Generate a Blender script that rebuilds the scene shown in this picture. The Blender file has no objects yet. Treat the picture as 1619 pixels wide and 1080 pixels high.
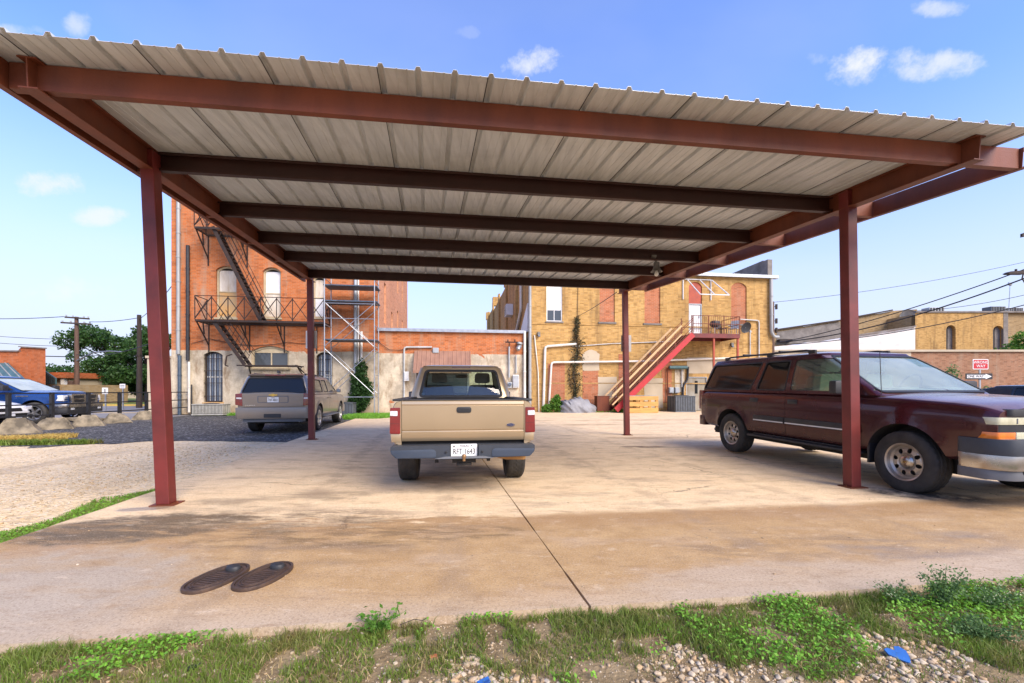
import bpy, bmesh, math, random
import numpy as np
from mathutils import Vector, Matrix, noise
from mathutils.geometry import tessellate_polygon
random.seed(7)
rng = np.random.default_rng(7)
PI = math.pi
rad = math.radians
sc = bpy.context.scene
COL = sc.collection

# ---------------------------------------------------------------- camera / pixel <-> place
FPX, U0, V0, CAMZ = 690.0, 809.5, 616.0, 1.26
def at(u, v, Y):                      # a photo pixel at a known distance -> point in the place
    return Vector(((u - U0) / FPX * Y, Y, CAMZ - (v - V0) / FPX * Y))
def gnd(u, v, z=0.0):                 # a photo pixel lying on the ground
    Y = FPX * (CAMZ - z) / (v - V0)
    return Vector(((u - U0) / FPX * Y, Y, z))

class Fr:
    def __init__(s, o, rz):
        s.o = Vector(o); s.rz = rz; s.R = Matrix.Rotation(rz, 3, 'Z')
WORLD = Fr((0, 0, 0), 0)
WALL = Fr((0, 24.5, 0), math.atan(.135))     # x along the rear walls, -y towards the camera
def wl(u, v, d=0.0):                  # photo pixel on the plane d metres in front of the rear walls -> wall frame
    k = (u - U0) / FPX
    Y = (24.5 - 1.00907 * d) / (1 - .135 * k)
    X = k * Y
    return Vector((X * .99101 + (Y - 24.5) * .13379, -d, CAMZ - (v - V0) / FPX * Y))

# ---------------------------------------------------------------- mesh builder
class MB:
    def __init__(s): s.v = []; s.f = []; s.mi = []; s.m = 0
    def add(s, vs, fs):
        o = len(s.v)
        s.v += [(float(p[0]), float(p[1]), float(p[2])) for p in vs]
        s.f += [[i + o for i in f] for f in fs]
        s.mi += [s.m] * len(fs)
        return s
    def box(s, c, d, R=None):
        c = Vector(c); hx, hy, hz = d[0] / 2, d[1] / 2, d[2] / 2
        P = [Vector((x, y, z)) for z in (-hz, hz) for x, y in ((-hx, -hy), (hx, -hy), (hx, hy), (-hx, hy))]
        if R is not None: P = [R @ p for p in P]
        return s.add([c + p for p in P], [(3, 2, 1, 0), (4, 5, 6, 7), (0, 1, 5, 4), (1, 2, 6, 5), (2, 3, 7, 6), (3, 0, 4, 7)])
    def bb(s, x0, x1, y0, y1, z0, z1):
        return s.box(((x0 + x1) / 2, (y0 + y1) / 2, (z0 + z1) / 2), (abs(x1 - x0), abs(y1 - y0), abs(z1 - z0)))
    def beam(s, p, q, w, h, up=(0, 0, 1)):
        p = Vector(p); q = Vector(q); t = (q - p).normalized(); up = Vector(up)
        a = t.cross(up)
        if a.length < 1e-4: a = t.cross(Vector((0, 1, 0)))
        a.normalize(); b = a.cross(t)
        P = []
        for c in (p, q):
            for i, j in ((-1, -1), (1, -1), (1, 1), (-1, 1)): P.append(c + a * (i * w / 2) + b * (j * h / 2))
        return s.add(P, [(3, 2, 1, 0), (4, 5, 6, 7), (0, 1, 5, 4), (1, 2, 6, 5), (2, 3, 7, 6), (3, 0, 4, 7)])
    def sweep(s, p, q, prof, up=(0, 0, 1)):        # extrude an open/closed 2-D outline (list of closed loops) from p to q
        p = Vector(p); q = Vector(q); t = (q - p).normalized(); up = Vector(up)
        a = t.cross(up).normalized(); b = a.cross(t)
        n = len(prof); P = []
        for c in (p, q):
            for x, y in prof: P.append(c + a * x + b * y)
        F = [(i, (i + 1) % n, n + (i + 1) % n, n + i) for i in range(n)]
        tri = tessellate_polygon([[Vector((x, y, 0)) for x, y in prof]])
        F += [tuple(t_) for t_ in tri] + [tuple(n + i for i in reversed(t_)) for t_ in tri]
        return s.add(P, F)
    def tube(s, pts, r, n=8, r2=None, caps=True):
        pts = [Vector(p) for p in pts]; m = len(pts); P = []; F = []
        prev = None
        for i, p in enumerate(pts):
            t = (pts[min(i + 1, m - 1)] - pts[max(i - 1, 0)]).normalized()
            if prev is None:
                a = t.cross(Vector((0, 0, 1)))
                if a.length < 1e-3: a = t.cross(Vector((1, 0, 0)))
            else:
                a = prev - t * prev.dot(t)
            a.normalize(); prev = a; b = t.cross(a)
            rr = r if r2 is None else r + (r2 - r) * i / max(1, m - 1)
            if isinstance(r, (list, tuple)): rr = r[i]
            for k in range(n):
                an = 2 * PI * k / n
                P.append(p + a * (rr * math.cos(an)) + b * (rr * math.sin(an)))
        for i in range(m - 1):
            for k in range(n):
                F.append((i * n + k, i * n + (k + 1) % n, (i + 1) * n + (k + 1) % n, (i + 1) * n + k))
        if caps: F += [tuple(reversed(range(n))), tuple(range((m - 1) * n, m * n))]
        return s.add(P, F)
    def lathe(s, prof, M=None, n=24, close=True):   # prof: (r, h) about local z; M 4x4
        M = M or Matrix.Identity(4); P = []; F = []; m = len(prof)
        for r, h in prof:
            for k in range(n):
                an = 2 * PI * k / n
                P.append(M @ Vector((r * math.cos(an), r * math.sin(an), h)))
        for i in range(m - 1):
            for k in range(n):
                F.append((i * n + k, i * n + (k + 1) % n, (i + 1) * n + (k + 1) % n, (i + 1) * n + k))
        if close: F += [tuple(reversed(range(n))), tuple(range((m - 1) * n, m * n))]
        return s.add(P, F)
    def prism(s, poly, lo, hi, ax='y', holes=()):   # polygon extruded along an axis; poly coords = remaining axes in xyz order
        loops = [list(poly)] + [list(h) for h in holes]
        def m3(p, e):
            return {'x': (e, p[0], p[1]), 'y': (p[0], e, p[1]), 'z': (p[0], p[1], e)}[ax]
        flat = [p for l in loops for p in l]; n = len(flat)
        P = [m3(p, lo) for p in flat] + [m3(p, hi) for p in flat]
        tri = tessellate_polygon([[Vector((a, b, 0)) for a, b in l] for l in loops])
        F = [tuple(t) for t in tri] + [tuple(n + i for i in reversed(t)) for t in tri]
        o = 0
        for l in loops:
            k = len(l)
            for i in range(k):
                j = (i + 1) % k
                F.append((o + i, o + j, n + o + j, n + o + i))
            o += k
        return s.add(P, F)
    def mesh(s, me, M=None):
        M = M or Matrix.Identity(4)
        return s.add([M @ v.co for v in me.vertices], [list(p.vertices) for p in me.polygons])
    def to_mesh(s, mats, smooth=None, fix=True, bevel=0, bang=40):
        me = bpy.data.meshes.new('m')
        me.from_pydata(s.v, [], s.f)
        for m in (mats if isinstance(mats, (list, tuple)) else [mats]):
            if m is not None: me.materials.append(m)
        if any(s.mi): me.polygons.foreach_set('material_index', s.mi)
        if fix or bevel:
            bm = bmesh.new(); bm.from_mesh(me)
            bmesh.ops.recalc_face_normals(bm, faces=bm.faces)
            if bevel:
                ed = [e for e in bm.edges if len(e.link_faces) == 2 and e.calc_face_angle(0) > rad(bang)]
                bmesh.ops.bevel(bm, geom=ed, offset=bevel, segments=2, affect='EDGES', clamp_overlap=True, profile=.6)
            bm.to_mesh(me); bm.free()
        if smooth: smooth_mesh(me, smooth)
        me.update()
        return me

def smooth_mesh(me, ang):
    me.polygons.foreach_set('use_smooth', [True] * len(me.polygons))
    me.set_sharp_from_angle(angle=rad(ang))

# ---------------------------------------------------------------- objects
OFF = {}
def tag(o, label=None, cat=None, group=None, kind=None):
    if label: o['label'] = label
    if cat: o['category'] = cat
    if group: o['group'] = group
    if kind: o['kind'] = kind
    return o
def thing(name, label, cat, off=(0, 0, 0), fr=WORLD, group=None, rz=0.0):
    o = bpy.data.objects.new(name, None); COL.objects.link(o)
    o.empty_display_size = .2
    off = Vector(off)
    o.location = fr.o + fr.R @ off; o.rotation_euler = (0, 0, fr.rz + rz)
    OFF[o.name] = off
    return tag(o, label, cat, group)
def link(name, me, parent=None):
    me.name = name
    o = bpy.data.objects.new(name, me); COL.objects.link(o)
    if parent is not None:
        o.parent = parent; OFF[o.name] = OFF.get(parent.name, Vector((0, 0, 0)))
    return o
def part(name, mb, m, parent, smooth=None, bevel=0, label=None, fix=True, kind=None):
    me = mb.to_mesh(m, smooth, fix, bevel) if isinstance(mb, MB) else mb
    off = OFF.get(parent.name, Vector((0, 0, 0)))
    if isinstance(mb, MB) and off.length > 0: me.transform(Matrix.Translation(-off))
    o = link(name, me, parent)
    if label: o['label'] = label
    if kind: o['kind'] = kind
    return o
def solo(name, mb, m, label, cat, off=(0, 0, 0), fr=WORLD, group=None, smooth=None, bevel=0, kind=None, fix=True):
    me = mb.to_mesh(m, smooth, fix, bevel)
    off = Vector(off); me.transform(Matrix.Translation(-off))
    o = link(name, me)
    o.location = fr.o + fr.R @ off; o.rotation_euler = (0, 0, fr.rz)
    OFF[o.name] = off
    return tag(o, label, cat, group, kind)
def struct(name, mb, m, smooth=None, fix=True):
    o = link(name, mb.to_mesh(m, smooth, fix)); o['kind'] = 'structure'; return o
def dup(root, loc, rz=None, label=None, group=None, name=None):
    def cp(o, par):
        c = o.copy(); COL.objects.link(c)
        if par is not None:
            c.parent = par; c.matrix_parent_inverse = o.matrix_parent_inverse
        for ch in [x for x in bpy.data.objects if x.parent == o]: cp(ch, c)
        return c
    r = cp(root, None); r.location = loc
    if rz is not None: r.rotation_euler = (root.rotation_euler[0], root.rotation_euler[1], rz)
    if label: r['label'] = label
    if group: r['group'] = group
    return r

# ---------------------------------------------------------------- booleans (real cuts, done on meshes before linking)
def boo(A, B, op='DIFFERENCE'):
    oa = bpy.data.objects.new('a', A); ob = bpy.data.objects.new('b', B)
    COL.objects.link(oa); COL.objects.link(ob)
    m = oa.modifiers.new('b', 'BOOLEAN'); m.object = ob; m.operation = op; m.solver = 'EXACT'
    m.material_mode = 'TRANSFER'
    dg = bpy.context.evaluated_depsgraph_get(); dg.update()
    me = bpy.data.meshes.new_from_object(oa.evaluated_get(dg))
    bpy.data.objects.remove(oa); bpy.data.objects.remove(ob)
    return me
def rpoly(pts, r, n=4):               # rounded polygon corners
    out = []; m = len(pts)
    for i in range(m):
        p0 = Vector(pts[i - 1]); p = Vector(pts[i]); p1 = Vector(pts[(i + 1) % m])
        a = (p0 - p); b = (p1 - p)
        rr = min(r if not isinstance(r, (list, tuple)) else r[i], a.length * .45, b.length * .45)
        s = p + a.normalized() * rr; e = p + b.normalized() * rr
        for k in range(n + 1):
            t = k / n
            out.append(tuple(s * (1 - t) ** 2 + p * 2 * t * (1 - t) + e * t ** 2))
    return out
def inset_poly(pts, d):               # offset a convex-ish polygon inwards by d
    m = len(pts); area = sum(pts[i][0] * pts[(i + 1) % m][1] - pts[(i + 1) % m][0] * pts[i][1] for i in range(m))
    sg = 1 if area > 0 else -1; out = []
    for i in range(m):
        p0 = Vector(pts[i - 1]); p = Vector(pts[i]); p1 = Vector(pts[(i + 1) % m])
        a = (p - p0).normalized(); b = (p1 - p).normalized()
        na = Vector((-a.y, a.x)) * sg; nb = Vector((-b.y, b.x)) * sg
        nn = (na + nb); L = nn.length
        if L < 1e-5: nn = na; k = 1
        else: nn /= L; k = 1 / max(.35, nn.dot(na))
        out.append(tuple(p + nn * (d * k)))
    return out
def prism_mesh(poly, lo, hi, ax, m, holes=()):
    return MB().prism(poly, lo, hi, ax, holes).to_mesh(m)
def text_mesh(txt, size, ext=.002, shear=0, xs=1.0):
    c = bpy.data.curves.new('t', 'FONT'); c.body = txt; c.size = size; c.extrude = ext
    c.align_x = 'CENTER'; c.align_y = 'CENTER'; c.shear = shear; c.resolution_u = 3
    o = bpy.data.objects.new('t', c); COL.objects.link(o)
    dg = bpy.context.evaluated_depsgraph_get(); dg.update()
    me = bpy.data.meshes.new_from_object(o.evaluated_get(dg))
    bpy.data.objects.remove(o); bpy.data.curves.remove(c)
    if xs != 1: me.transform(Matrix.Diagonal((xs, 1, 1, 1)))
    return me
# ---------------------------------------------------------------- materials
class NT:
    def __init__(s, name):
        s.m = bpy.data.materials.new(name); s.m.use_nodes = True
        s.t = s.m.node_tree; s.t.nodes.clear()
        s.out = s.t.nodes.new('ShaderNodeOutputMaterial')
        s.b = s.t.nodes.new('ShaderNodeBsdfPrincipled')
        s.t.links.new(s.b.outputs[0], s.out.inputs[0])
    def n(s, typ, **kw):
        x = s.t.nodes.new(typ)
        for k, v in kw.items():
            if k in x.inputs: s.set(x.inputs[k], v)
            else: setattr(x, k, v)
        return x
    def set(s, inp, v):
        if isinstance(v, bpy.types.NodeSocket): s.t.links.new(v, inp)
        elif isinstance(v, (tuple, list)) and len(v) == 3 and inp.type == 'RGBA': inp.default_value = (*v, 1)
        else: inp.default_value = v
    def pos(s):
        return s.n('ShaderNodeNewGeometry').outputs['Position']
    def obj(s):
        return s.n('ShaderNodeTexCoord').outputs['Object']
    def noise(s, co, scale, detail=4, rough=.55, dist=0.0):
        x = s.n('ShaderNodeTexNoise'); s.set(x.inputs['Vector'], co)
        x.inputs['Scale'].default_value = scale; x.inputs['Detail'].default_value = detail
        x.inputs['Roughness'].default_value = rough; x.inputs['Distortion'].default_value = dist
        return x.outputs['Fac']
    def ramp(s, fac, stops):
        x = s.n('ShaderNodeValToRGB'); s.set(x.inputs['Fac'], fac); e = x.color_ramp.elements
        while len(e) < len(stops): e.new(.5)
        for el, (p, c) in zip(e, stops):
            el.position = p; el.color = (c, c, c, 1) if isinstance(c, (int, float)) else (*c, 1)
        return x.outputs['Color']
    def mix(s, fac, a, b, mode='MIX'):
        x = s.n('ShaderNodeMix', data_type='RGBA', blend_type=mode)
        s.set(x.inputs[0], fac); s.set(x.inputs[6], a); s.set(x.inputs[7], b)
        return x.outputs[2]
    def math(s, op, a, b=0.0, c=0.0, clamp=False):
        x = s.n('ShaderNodeMath', operation=op, use_clamp=clamp)
        s.set(x.inputs[0], a); s.set(x.inputs[1], b); s.set(x.inputs[2], c)
        return x.outputs[0]
    def sep(s, co):
        x = s.n('ShaderNodeSeparateXYZ'); s.set(x.inputs[0], co); return x.outputs
    def comb(s, x_, y_, z_):
        x = s.n('ShaderNodeCombineXYZ')
        for i, v in enumerate((x_, y_, z_)): s.set(x.inputs[i], v)
        return x.outputs[0]
    def mapv(s, co, scale=(1, 1, 1), rot=(0, 0, 0), loc=(0, 0, 0)):
        x = s.n('ShaderNodeMapping'); s.set(x.inputs[0], co)
        x.inputs['Scale'].default_value = scale; x.inputs['Rotation'].default_value = rot; x.inputs['Location'].default_value = loc
        return x.outputs[0]
    def smooth(s, v, lo, hi):
        x = s.n('ShaderNodeMapRange', interpolation_type='SMOOTHSTEP'); s.set(x.inputs[0], v)
        x.inputs[1].default_value = lo; x.inputs[2].default_value = hi
        return x.outputs[0]
    def bump(s, h, strength, dist=.01):
        x = s.n('ShaderNodeBump'); s.set(x.inputs['Height'], h)
        x.inputs['Strength'].default_value = strength; x.inputs['Distance'].default_value = dist
        s.set(s.b.inputs['Normal'], x.outputs[0])
    def fin(s, col, rough=.7, metal=0.0, coat=0.0, spec=.5):
        s.set(s.b.inputs['Base Color'], col); s.set(s.b.inputs['Roughness'], rough); s.set(s.b.inputs['Metallic'], metal)
        s.b.inputs['Coat Weight'].default_value = coat; s.b.inputs['Coat Roughness'].default_value = .06
        s.b.inputs['Specular IOR Level'].default_value = spec
        return s.m

def mat(name, c1, c2=None, scale=6, rough=.6, metal=0.0, bump=0.0, bscale=80, coat=0.0, spec=.5, lo=.35, hi=.7, stretch=(1, 1, 1), rvar=.12):
    t = NT(name); co = t.obj()
    rnd = t.n('ShaderNodeObjectInfo').outputs['Random']
    co = t.n('ShaderNodeVectorMath', operation='ADD'); t.set(co.inputs[0], t.obj())
    off = t.math('MULTIPLY', rnd, 17.0); t.set(co.inputs[1], t.comb(off, off, off)); co = co.outputs[0]
    cs = t.mapv(co, stretch)
    if c2 is None: c2 = tuple(max(0, c * .82) for c in c1)
    f = t.ramp(t.noise(cs, scale, 6, .6), [(lo, 0.0), (hi, 1.0)])
    col = t.mix(f, c1, c2)
    r = t.math('MULTIPLY_ADD', t.noise(cs, scale * 2.3, 4), rvar * 2, rough - rvar, clamp=True)
    if bump: t.bump(t.noise(co, bscale, 3), bump, .01)
    return t.fin(col, r, metal, coat, spec)

def brick(name, c1, c2, mortar, bw=.23, bh=.077, stucco=None, sz=0.0, sn=.35, patch=None, grime=(.35, .3, .22), gamt=.75, bk=.6):
    t = NT(name); co = t.obj(); x, y, z = t.sep(co)
    u = t.math('ADD', x, y)
    v = t.comb(u, z, 0.0)
    b = t.n('ShaderNodeTexBrick'); t.set(b.inputs['Vector'], v)
    b.inputs['Scale'].default_value = 1; b.inputs['Brick Width'].default_value = bw; b.inputs['Row Height'].default_value = bh
    b.inputs['Mortar Size'].default_value = .009; b.inputs['Mortar Smooth'].default_value = .3; b.inputs['Bias'].default_value = -.1
    t.set(b.inputs['Color1'], c1); t.set(b.inputs['Color2'], c2); t.set(b.inputs['Mortar'], mortar)
    # broad tone drift + weathering
    big = t.noise(co, .45, 5, .65)
    col = t.mix(t.ramp(big, [(.35, 0.0), (.7, .55)]), b.outputs['Color'], tuple(c * .62 for c in c1))
    # odd bricks fired darker: cells
    cell = t.n('ShaderNodeTexWhiteNoise', noise_dimensions='2D')
    fx = t.math('FLOOR', t.math('DIVIDE', u, bw * 1.0)); fz = t.math('FLOOR', t.math('DIVIDE', z, bh))
    t.set(cell.inputs['Vector'], t.comb(fx, fz, 0.0))
    col = t.mix(t.ramp(cell.outputs['Value'], [(.66, 0.0), (.97, .52)]), col, tuple(c * .5 for c in c2))
    # grime streaks
    g = t.ramp(t.noise(t.mapv(co, (1.2, 1.2, .22)), 1.3, 6, .68), [(.5, 0.0), (.75, gamt)])
    col = t.mix(g, col, grime)
    g2 = t.ramp(t.noise(t.mapv(co, (1, 1, .6)), 4.5, 8, .75), [(.54, 0.0), (.70, .55)]); col = t.mix(g2, col, tuple(c * .8 for c in grime))
    eff = t.ramp(t.noise(co, 5, 6, .7), [(.62, 0.0), (.8, .35)])
    col = t.mix(eff, col, (.62, .52, .40))
    h = b.outputs['Fac']
    hh = t.math('SUBTRACT', 1.0, h)
    if stucco:
        n1 = t.noise(co, .7, 6, .65)
        edge = t.math('MULTIPLY_ADD', t.math('SUBTRACT', n1, .5), sn, z)
        m = t.math('LESS_THAN', edge, sz)
        # spots where the render has fallen off
        hole = t.ramp(t.noise(co, .85, 5, .6, .6), [(.665, 0.0), (.672, 1.0)])
        m = t.math('MULTIPLY', m, t.math('SUBTRACT', 1.0, hole))
        s1 = t.mix(t.ramp(t.noise(co, .9, 8, .72), [(.40, 0.0), (.60, 1.0)]), stucco, tuple(c * .58 for c in stucco))
        s2 = t.mix(t.ramp(t.noise(t.mapv(co, (1, 1, .35)), 2.2, 7, .7), [(.50, 0.0), (.66, .85)]), s1, (.22, .15, .085))
        s3 = t.mix(t.ramp(t.noise(co, 14, 5, .7), [(.55, 0.0), (.75, .35)]), s2, (.70, .64, .54))
        s3 = t.mix(t.math('MULTIPLY', t.smooth(t.math('MULTIPLY_ADD', n1, 1.2, z), 1.25, .35), .55), s3, (.30, .20, .10))
        col = t.mix(m, col, s3)
        hh = t.math('MULTIPLY', hh, t.math('SUBTRACT', 1.0, m))
        hh = t.math('ADD', hh, t.math('MULTIPLY', m, t.math('MULTIPLY_ADD', t.noise(co, 9, 6), .6, 1.0)))
    else:
        hh = t.math('MULTIPLY_ADD', t.noise(co, 22, 4), .7, hh)
    t.bump(hh, bk, .012)
    return t.fin(col, .9, 0, 0, .25)

def glass(name, tint, rough=.02, dust_sheen=0.0):
    """window glass: glossy reflection over a tinted see-through body"""
    t = NT(name)
    tr = t.n('ShaderNodeBsdfTransparent'); t.set(tr.inputs[0], tint)
    gl = t.n('ShaderNodeBsdfGlossy'); t.set(gl.inputs['Color'], (1, 1, 1)); gl.inputs['Roughness'].default_value = rough
    fr = t.n('ShaderNodeFresnel'); fr.inputs[0].default_value = 1.52
    f = t.math('MULTIPLY_ADD', fr.outputs[0], 1.1, .015, clamp=True)
    f = t.math('MULTIPLY', f, t.math('SUBTRACT', 1.0, t.n('ShaderNodeNewGeometry').outputs['Backfacing']))
    mx = t.n('ShaderNodeMixShader'); t.set(mx.inputs[0], f)
    t.t.links.new(tr.outputs[0], mx.inputs[1]); t.t.links.new(gl.outputs[0], mx.inputs[2])
    if dust_sheen:                          # pale film mixed in to imitate bright sky reflected in the glass
        df = t.n('ShaderNodeBsdfDiffuse'); t.set(df.inputs[0], (.62, .68, .62))
        m2 = t.n('ShaderNodeMixShader'); t.set(m2.inputs[0], t.math('MULTIPLY', t.ramp(t.noise(t.obj(), 2.2, 6, .65), [(.3, .55), (.7, 1.0)]), dust_sheen))
        t.t.links.new(mx.outputs[0], m2.inputs[1]); t.t.links.new(df.outputs[0], m2.inputs[2]); mx = m2
    t.t.links.new(mx.outputs[0], t.out.inputs[0])
    return t.m
def darkglass(name, col=(.012, .014, .016), rough=.04, spec=.6):
    t = NT(name); co = t.obj()
    r = t.math('MULTIPLY_ADD', t.noise(co, 5, 4), .08, rough)
    return t.fin(col, r, 0, .0, spec)

def carpaint(name, c, metal=.35, rough=.38, dust_sheen=(.42, .36, .28), damt=.35, fade=None):
    t = NT(name); co = t.obj()
    base = t.mix(t.ramp(t.noise(co, 1.1, 5, .6), [(.35, 0.0), (.7, 1.0)]), c, tuple(x * .9 for x in c))
    fl = t.noise(co, 900, 1)
    base = t.mix(t.math('MULTIPLY', fl, .12), base, tuple(min(1, x * 1.7 + .02) for x in c))
    z = t.sep(co)[2]
    d = t.math('MULTIPLY', t.smooth(t.math('MULTIPLY_ADD', t.noise(co, 3.2, 6, .7), .7, z), 1.05, .45), damt)   # road dirt low on the body
    base = t.mix(d, base, dust_sheen)
    if fade:
        nz = t.sep(t.n('ShaderNodeTexCoord').outputs['Normal'])[2]
        k = t.math('MULTIPLY', t.smooth(nz, .75, .95), t.ramp(t.noise(co, 1.6, 6, .65), [(.3, .35), (.65, 1.0)]))
        base = t.mix(k, base, fade)
    r = t.math('ADD', t.math('MULTIPLY_ADD', t.noise(co, 4, 5), .12, rough - .06), t.math('MULTIPLY', d, .4))
    t.bump(t.noise(co, 2.1, 2), .012, .02)
    return t.fin(base, r, metal, .4, .5)

M = {}
M['red_steel'] = mat('red_oxide_steel', (.185, .046, .017), (.095, .026, .012), 2.2, .55, .0, .15, 60, 0, .4, stretch=(1, 1, .3))
M['shaded_red_steel'] = mat('shade_darkened_red_steel', (.040, .012, .008), (.026, .009, .006), 3, .5, .0, .12, 60, 0, .4, stretch=(1, 1, .3))  # red steel with the inner purlins' shade put into its colour
M['red_paint'] = mat('red_painted_steel', (.165, .022, .018), (.09, .014, .011), 3, .5, 0, .1)
M['orange_paint'] = mat('orange_red_paint', (.42, .075, .03), (.28, .05, .03), 3, .6, 0, .1)
M['black_iron'] = mat('rusty_black_iron', (.018, .014, .013), (.045, .024, .016), 4, .7, .2, .2)
M['black_paint'] = mat('black_pipe_paint', (.012, .013, .016), (.03, .03, .034), 5, .5, 0, .08)
M['galv'] = mat('galvanised_tube', (.42, .44, .46), (.28, .31, .35), 5, .45, .7, .08)
M['galv_dull'] = mat('dull_zinc', (.40, .41, .40), (.26, .27, .27), 3, .6, .3, .08, stretch=(1, 1, .25))
M['plank_steel'] = mat('blue_grey_plank', (.10, .14, .18), (.05, .07, .10), 4, .5, .4)
M['white_pipe'] = mat('white_pvc', (.72, .69, .62), (.55, .50, .42), 3, .5, 0, .05, stretch=(1, 1, .4))
M['pale_pipe'] = mat('pale_conduit', (.52, .53, .52), (.38, .38, .36), 3, .5, .1)
M['white_metal'] = mat('white_coated_metal', (.74, .75, .75), (.60, .60, .58), 2, .45, 0)
M['cream_wood'] = mat('cream_painted_wood', (.50, .42, .27), (.36, .29, .18), 3, .75, 0, .15)
M['white_board'] = mat('weathered_white_board', (.66, .62, .54), (.46, .38, .28), 2.2, .75, 0, .15, stretch=(1.5, 1, .5))
M['orange_board'] = mat('weathered_orange_board', (.56, .30, .08), (.40, .30, .18), 2.0, .75, 0, .1)
M['pine'] = mat('raw_pine_plank', (.62, .42, .22), (.46, .29, .14), 5, .7, 0, .15, stretch=(1, 1, 6))
M['pallet_wood'] = mat('yellow_pallet_wood', (.60, .33, .09), (.44, .22, .06), 5, .75, 0, .2, stretch=(.5, 1, 4))
M['dark_wood'] = mat('dark_pole_wood', (.055, .038, .028), (.025, .018, .014), 5, .85, 0, .3, 30, stretch=(4, 4, .3))
M['pole_wood'] = mat('brown_pole_wood', (.13, .075, .05), (.07, .04, .03), 5, .85, 0, .3, 30, stretch=(4, 4, .3))
M['rubber'] = mat('tyre_rubber', (.022, .021, .020), (.05, .046, .040), 6, .8, 0, .2, 90)
M['plastic'] = mat('black_trim_plastic', (.020, .021, .023), (.034, .034, .036), 5, .55, 0, .08, 200)
M['bumper_plastic'] = mat('blue_grey_bumper_plastic', (.028, .035, .047), (.042, .05, .062), 4, .55, 0, .08, 200)
M['grey_plastic'] = mat('grey_valance_plastic', (.13, .14, .155), (.10, .105, .115), 4, .55, 0, .06)
M['under'] = mat('sooty_underbody', (.016, .015, .014), (.03, .026, .022), 5, .85)
M['chrome'] = mat('dull_chrome', (.50, .48, .45), (.36, .32, .27), 3, .27, 1.0, 0, rvar=.08)
M['rim_silver'] = mat('dusty_silver_rim', (.56, .52, .45), (.38, .33, .27), 5, .42, .75)
M['rim_alloy'] = mat('machined_alloy_rim', (.62, .62, .62), (.45, .45, .45), 5, .32, .85)
M['gold'] = mat('gold_emblem', (.62, .42, .10), (.5, .34, .08), 9, .3, .8)
M['seat_beige'] = mat('beige_seat_cloth', (.46, .44, .36), (.38, .36, .30), 8, .85, 0, .1)
M['seat_dark'] = mat('charcoal_seat_cloth', (.035, .037, .042), (.05, .05, .055), 8, .85)
M['cabin'] = mat('pale_cabin_lining', (.42, .42, .38), (.34, .34, .31), 5, .85)
M['lamp_red'] = mat('red_lamp_lens', (.20, .003, .006), (.13, .002, .005), 8, .12, 0, 0, coat=1)
M['lamp_darkred'] = mat('dark_red_lens', (.10, .008, .010), (.08, .006, .008), 8, .15, 0, 0, coat=1)
M['lamp_white'] = mat('clear_lamp_lens', (.74, .74, .74), (.5, .52, .54), 30, .12, 0, 0, coat=1)
M['lamp_yellowed'] = mat('yellowed_lamp_lens', (.60, .58, .40), (.42, .40, .26), 9, .22, 0, 0, coat=.7)
M['lamp_amber'] = mat('amber_lens', (.75, .20, .01), (.55, .12, .01), 9, .2, 0, 0, coat=.7)
M['plate_white'] = mat('plate_white', (.80, .80, .78), (.72, .72, .70), 20, .4)
M['ink'] = mat('black_ink', (.012, .012, .014), (.02, .02, .02), 8, .5)
M['gasket'] = mat('window_gasket_rubber', (.012, .012, .013), (.02, .02, .02), 8, .6)
M['glass_clear'] = glass('clear_car_glass', (.80, .86, .82))
M['glass_green'] = glass('green_tinted_glass', (.62, .74, .66), dust_sheen=.10)
M['glass_pale'] = glass('sky_pale_windscreen_glass', (.72, .80, .78), dust_sheen=.6)  # strongest pale film: painted sky reflection on the blue truck's windscreen
M['glass_sheen'] = glass('sky_sheen_windscreen_glass', (.72, .84, .76), dust_sheen=.30)  # pale film paints a sky reflection on the maroon suv's windscreen
M['glass_dark'] = darkglass('dark_tinted_glass', (.010, .012, .013), .04, .38)
M['glass_house'] = darkglass('old_window_glass', (.06, .07, .08), .03)
M['glass_blue'] = darkglass('blue_grey_window_glass', (.10, .13, .18), .05)
M['tan_paint'] = carpaint('pale_gold_metallic_paint', (.47, .355, .215), .6, .32, damt=.18)
M['maroon_paint'] = carpaint('maroon_metallic_paint', (.050, .0055, .009), .30, .26, damt=.10, fade=(.30, .19, .15))
M['taupe_paint'] = carpaint('taupe_metallic_paint', (.24, .205, .17), .5, .34, damt=.3)
M['blue_paint'] = carpaint('deep_blue_metallic_paint', (.010, .050, .19), .35, .28, damt=.2)
M['white_paint'] = carpaint('white_car_paint', (.72, .72, .71), .0, .32, damt=.2)
M['black_car'] = carpaint('black_car_paint', (.012, .013, .015), .2, .25, damt=.1)
M['ac_grey'] = mat('grey_condenser_metal', (.13, .145, .16), (.085, .095, .105), 5, .55, .3)
M['ac_beige'] = mat('beige_condenser_metal', (.42, .41, .35), (.30, .29, .25), 5, .55, .1)
M['dark_grille'] = mat('dark_louvre', (.022, .024, .027), (.04, .04, .045), 5, .6)
M['elec_grey'] = mat('electrical_box_grey', (.40, .43, .45), (.30, .32, .33), 4, .5, .2)
M['teal_metal'] = mat('teal_roof_metal', (.09, .17, .18), (.06, .12, .13), 3, .45, .3)
M['pink_metal'] = mat('faded_pink_awning_metal', (.31, .165, .105), (.22, .115, .075), 3, .6, .1, stretch=(1, 1, .3))
M['conc_block'] = mat('rough_concrete', (.30, .245, .16), (.10, .082, .055), 2.6, .92, 0, .7, 18, lo=.38, hi=.62)
M['tarp'] = mat('grey_tarp', (.25, .25, .26), (.17, .17, .18), 3, .6, 0, .3, 14)
M['door_grey'] = mat('stained_grey_door', (.34, .33, .28), (.22, .17, .10), 2.2, .65, 0, .05, stretch=(1, 1, .4))
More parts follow.
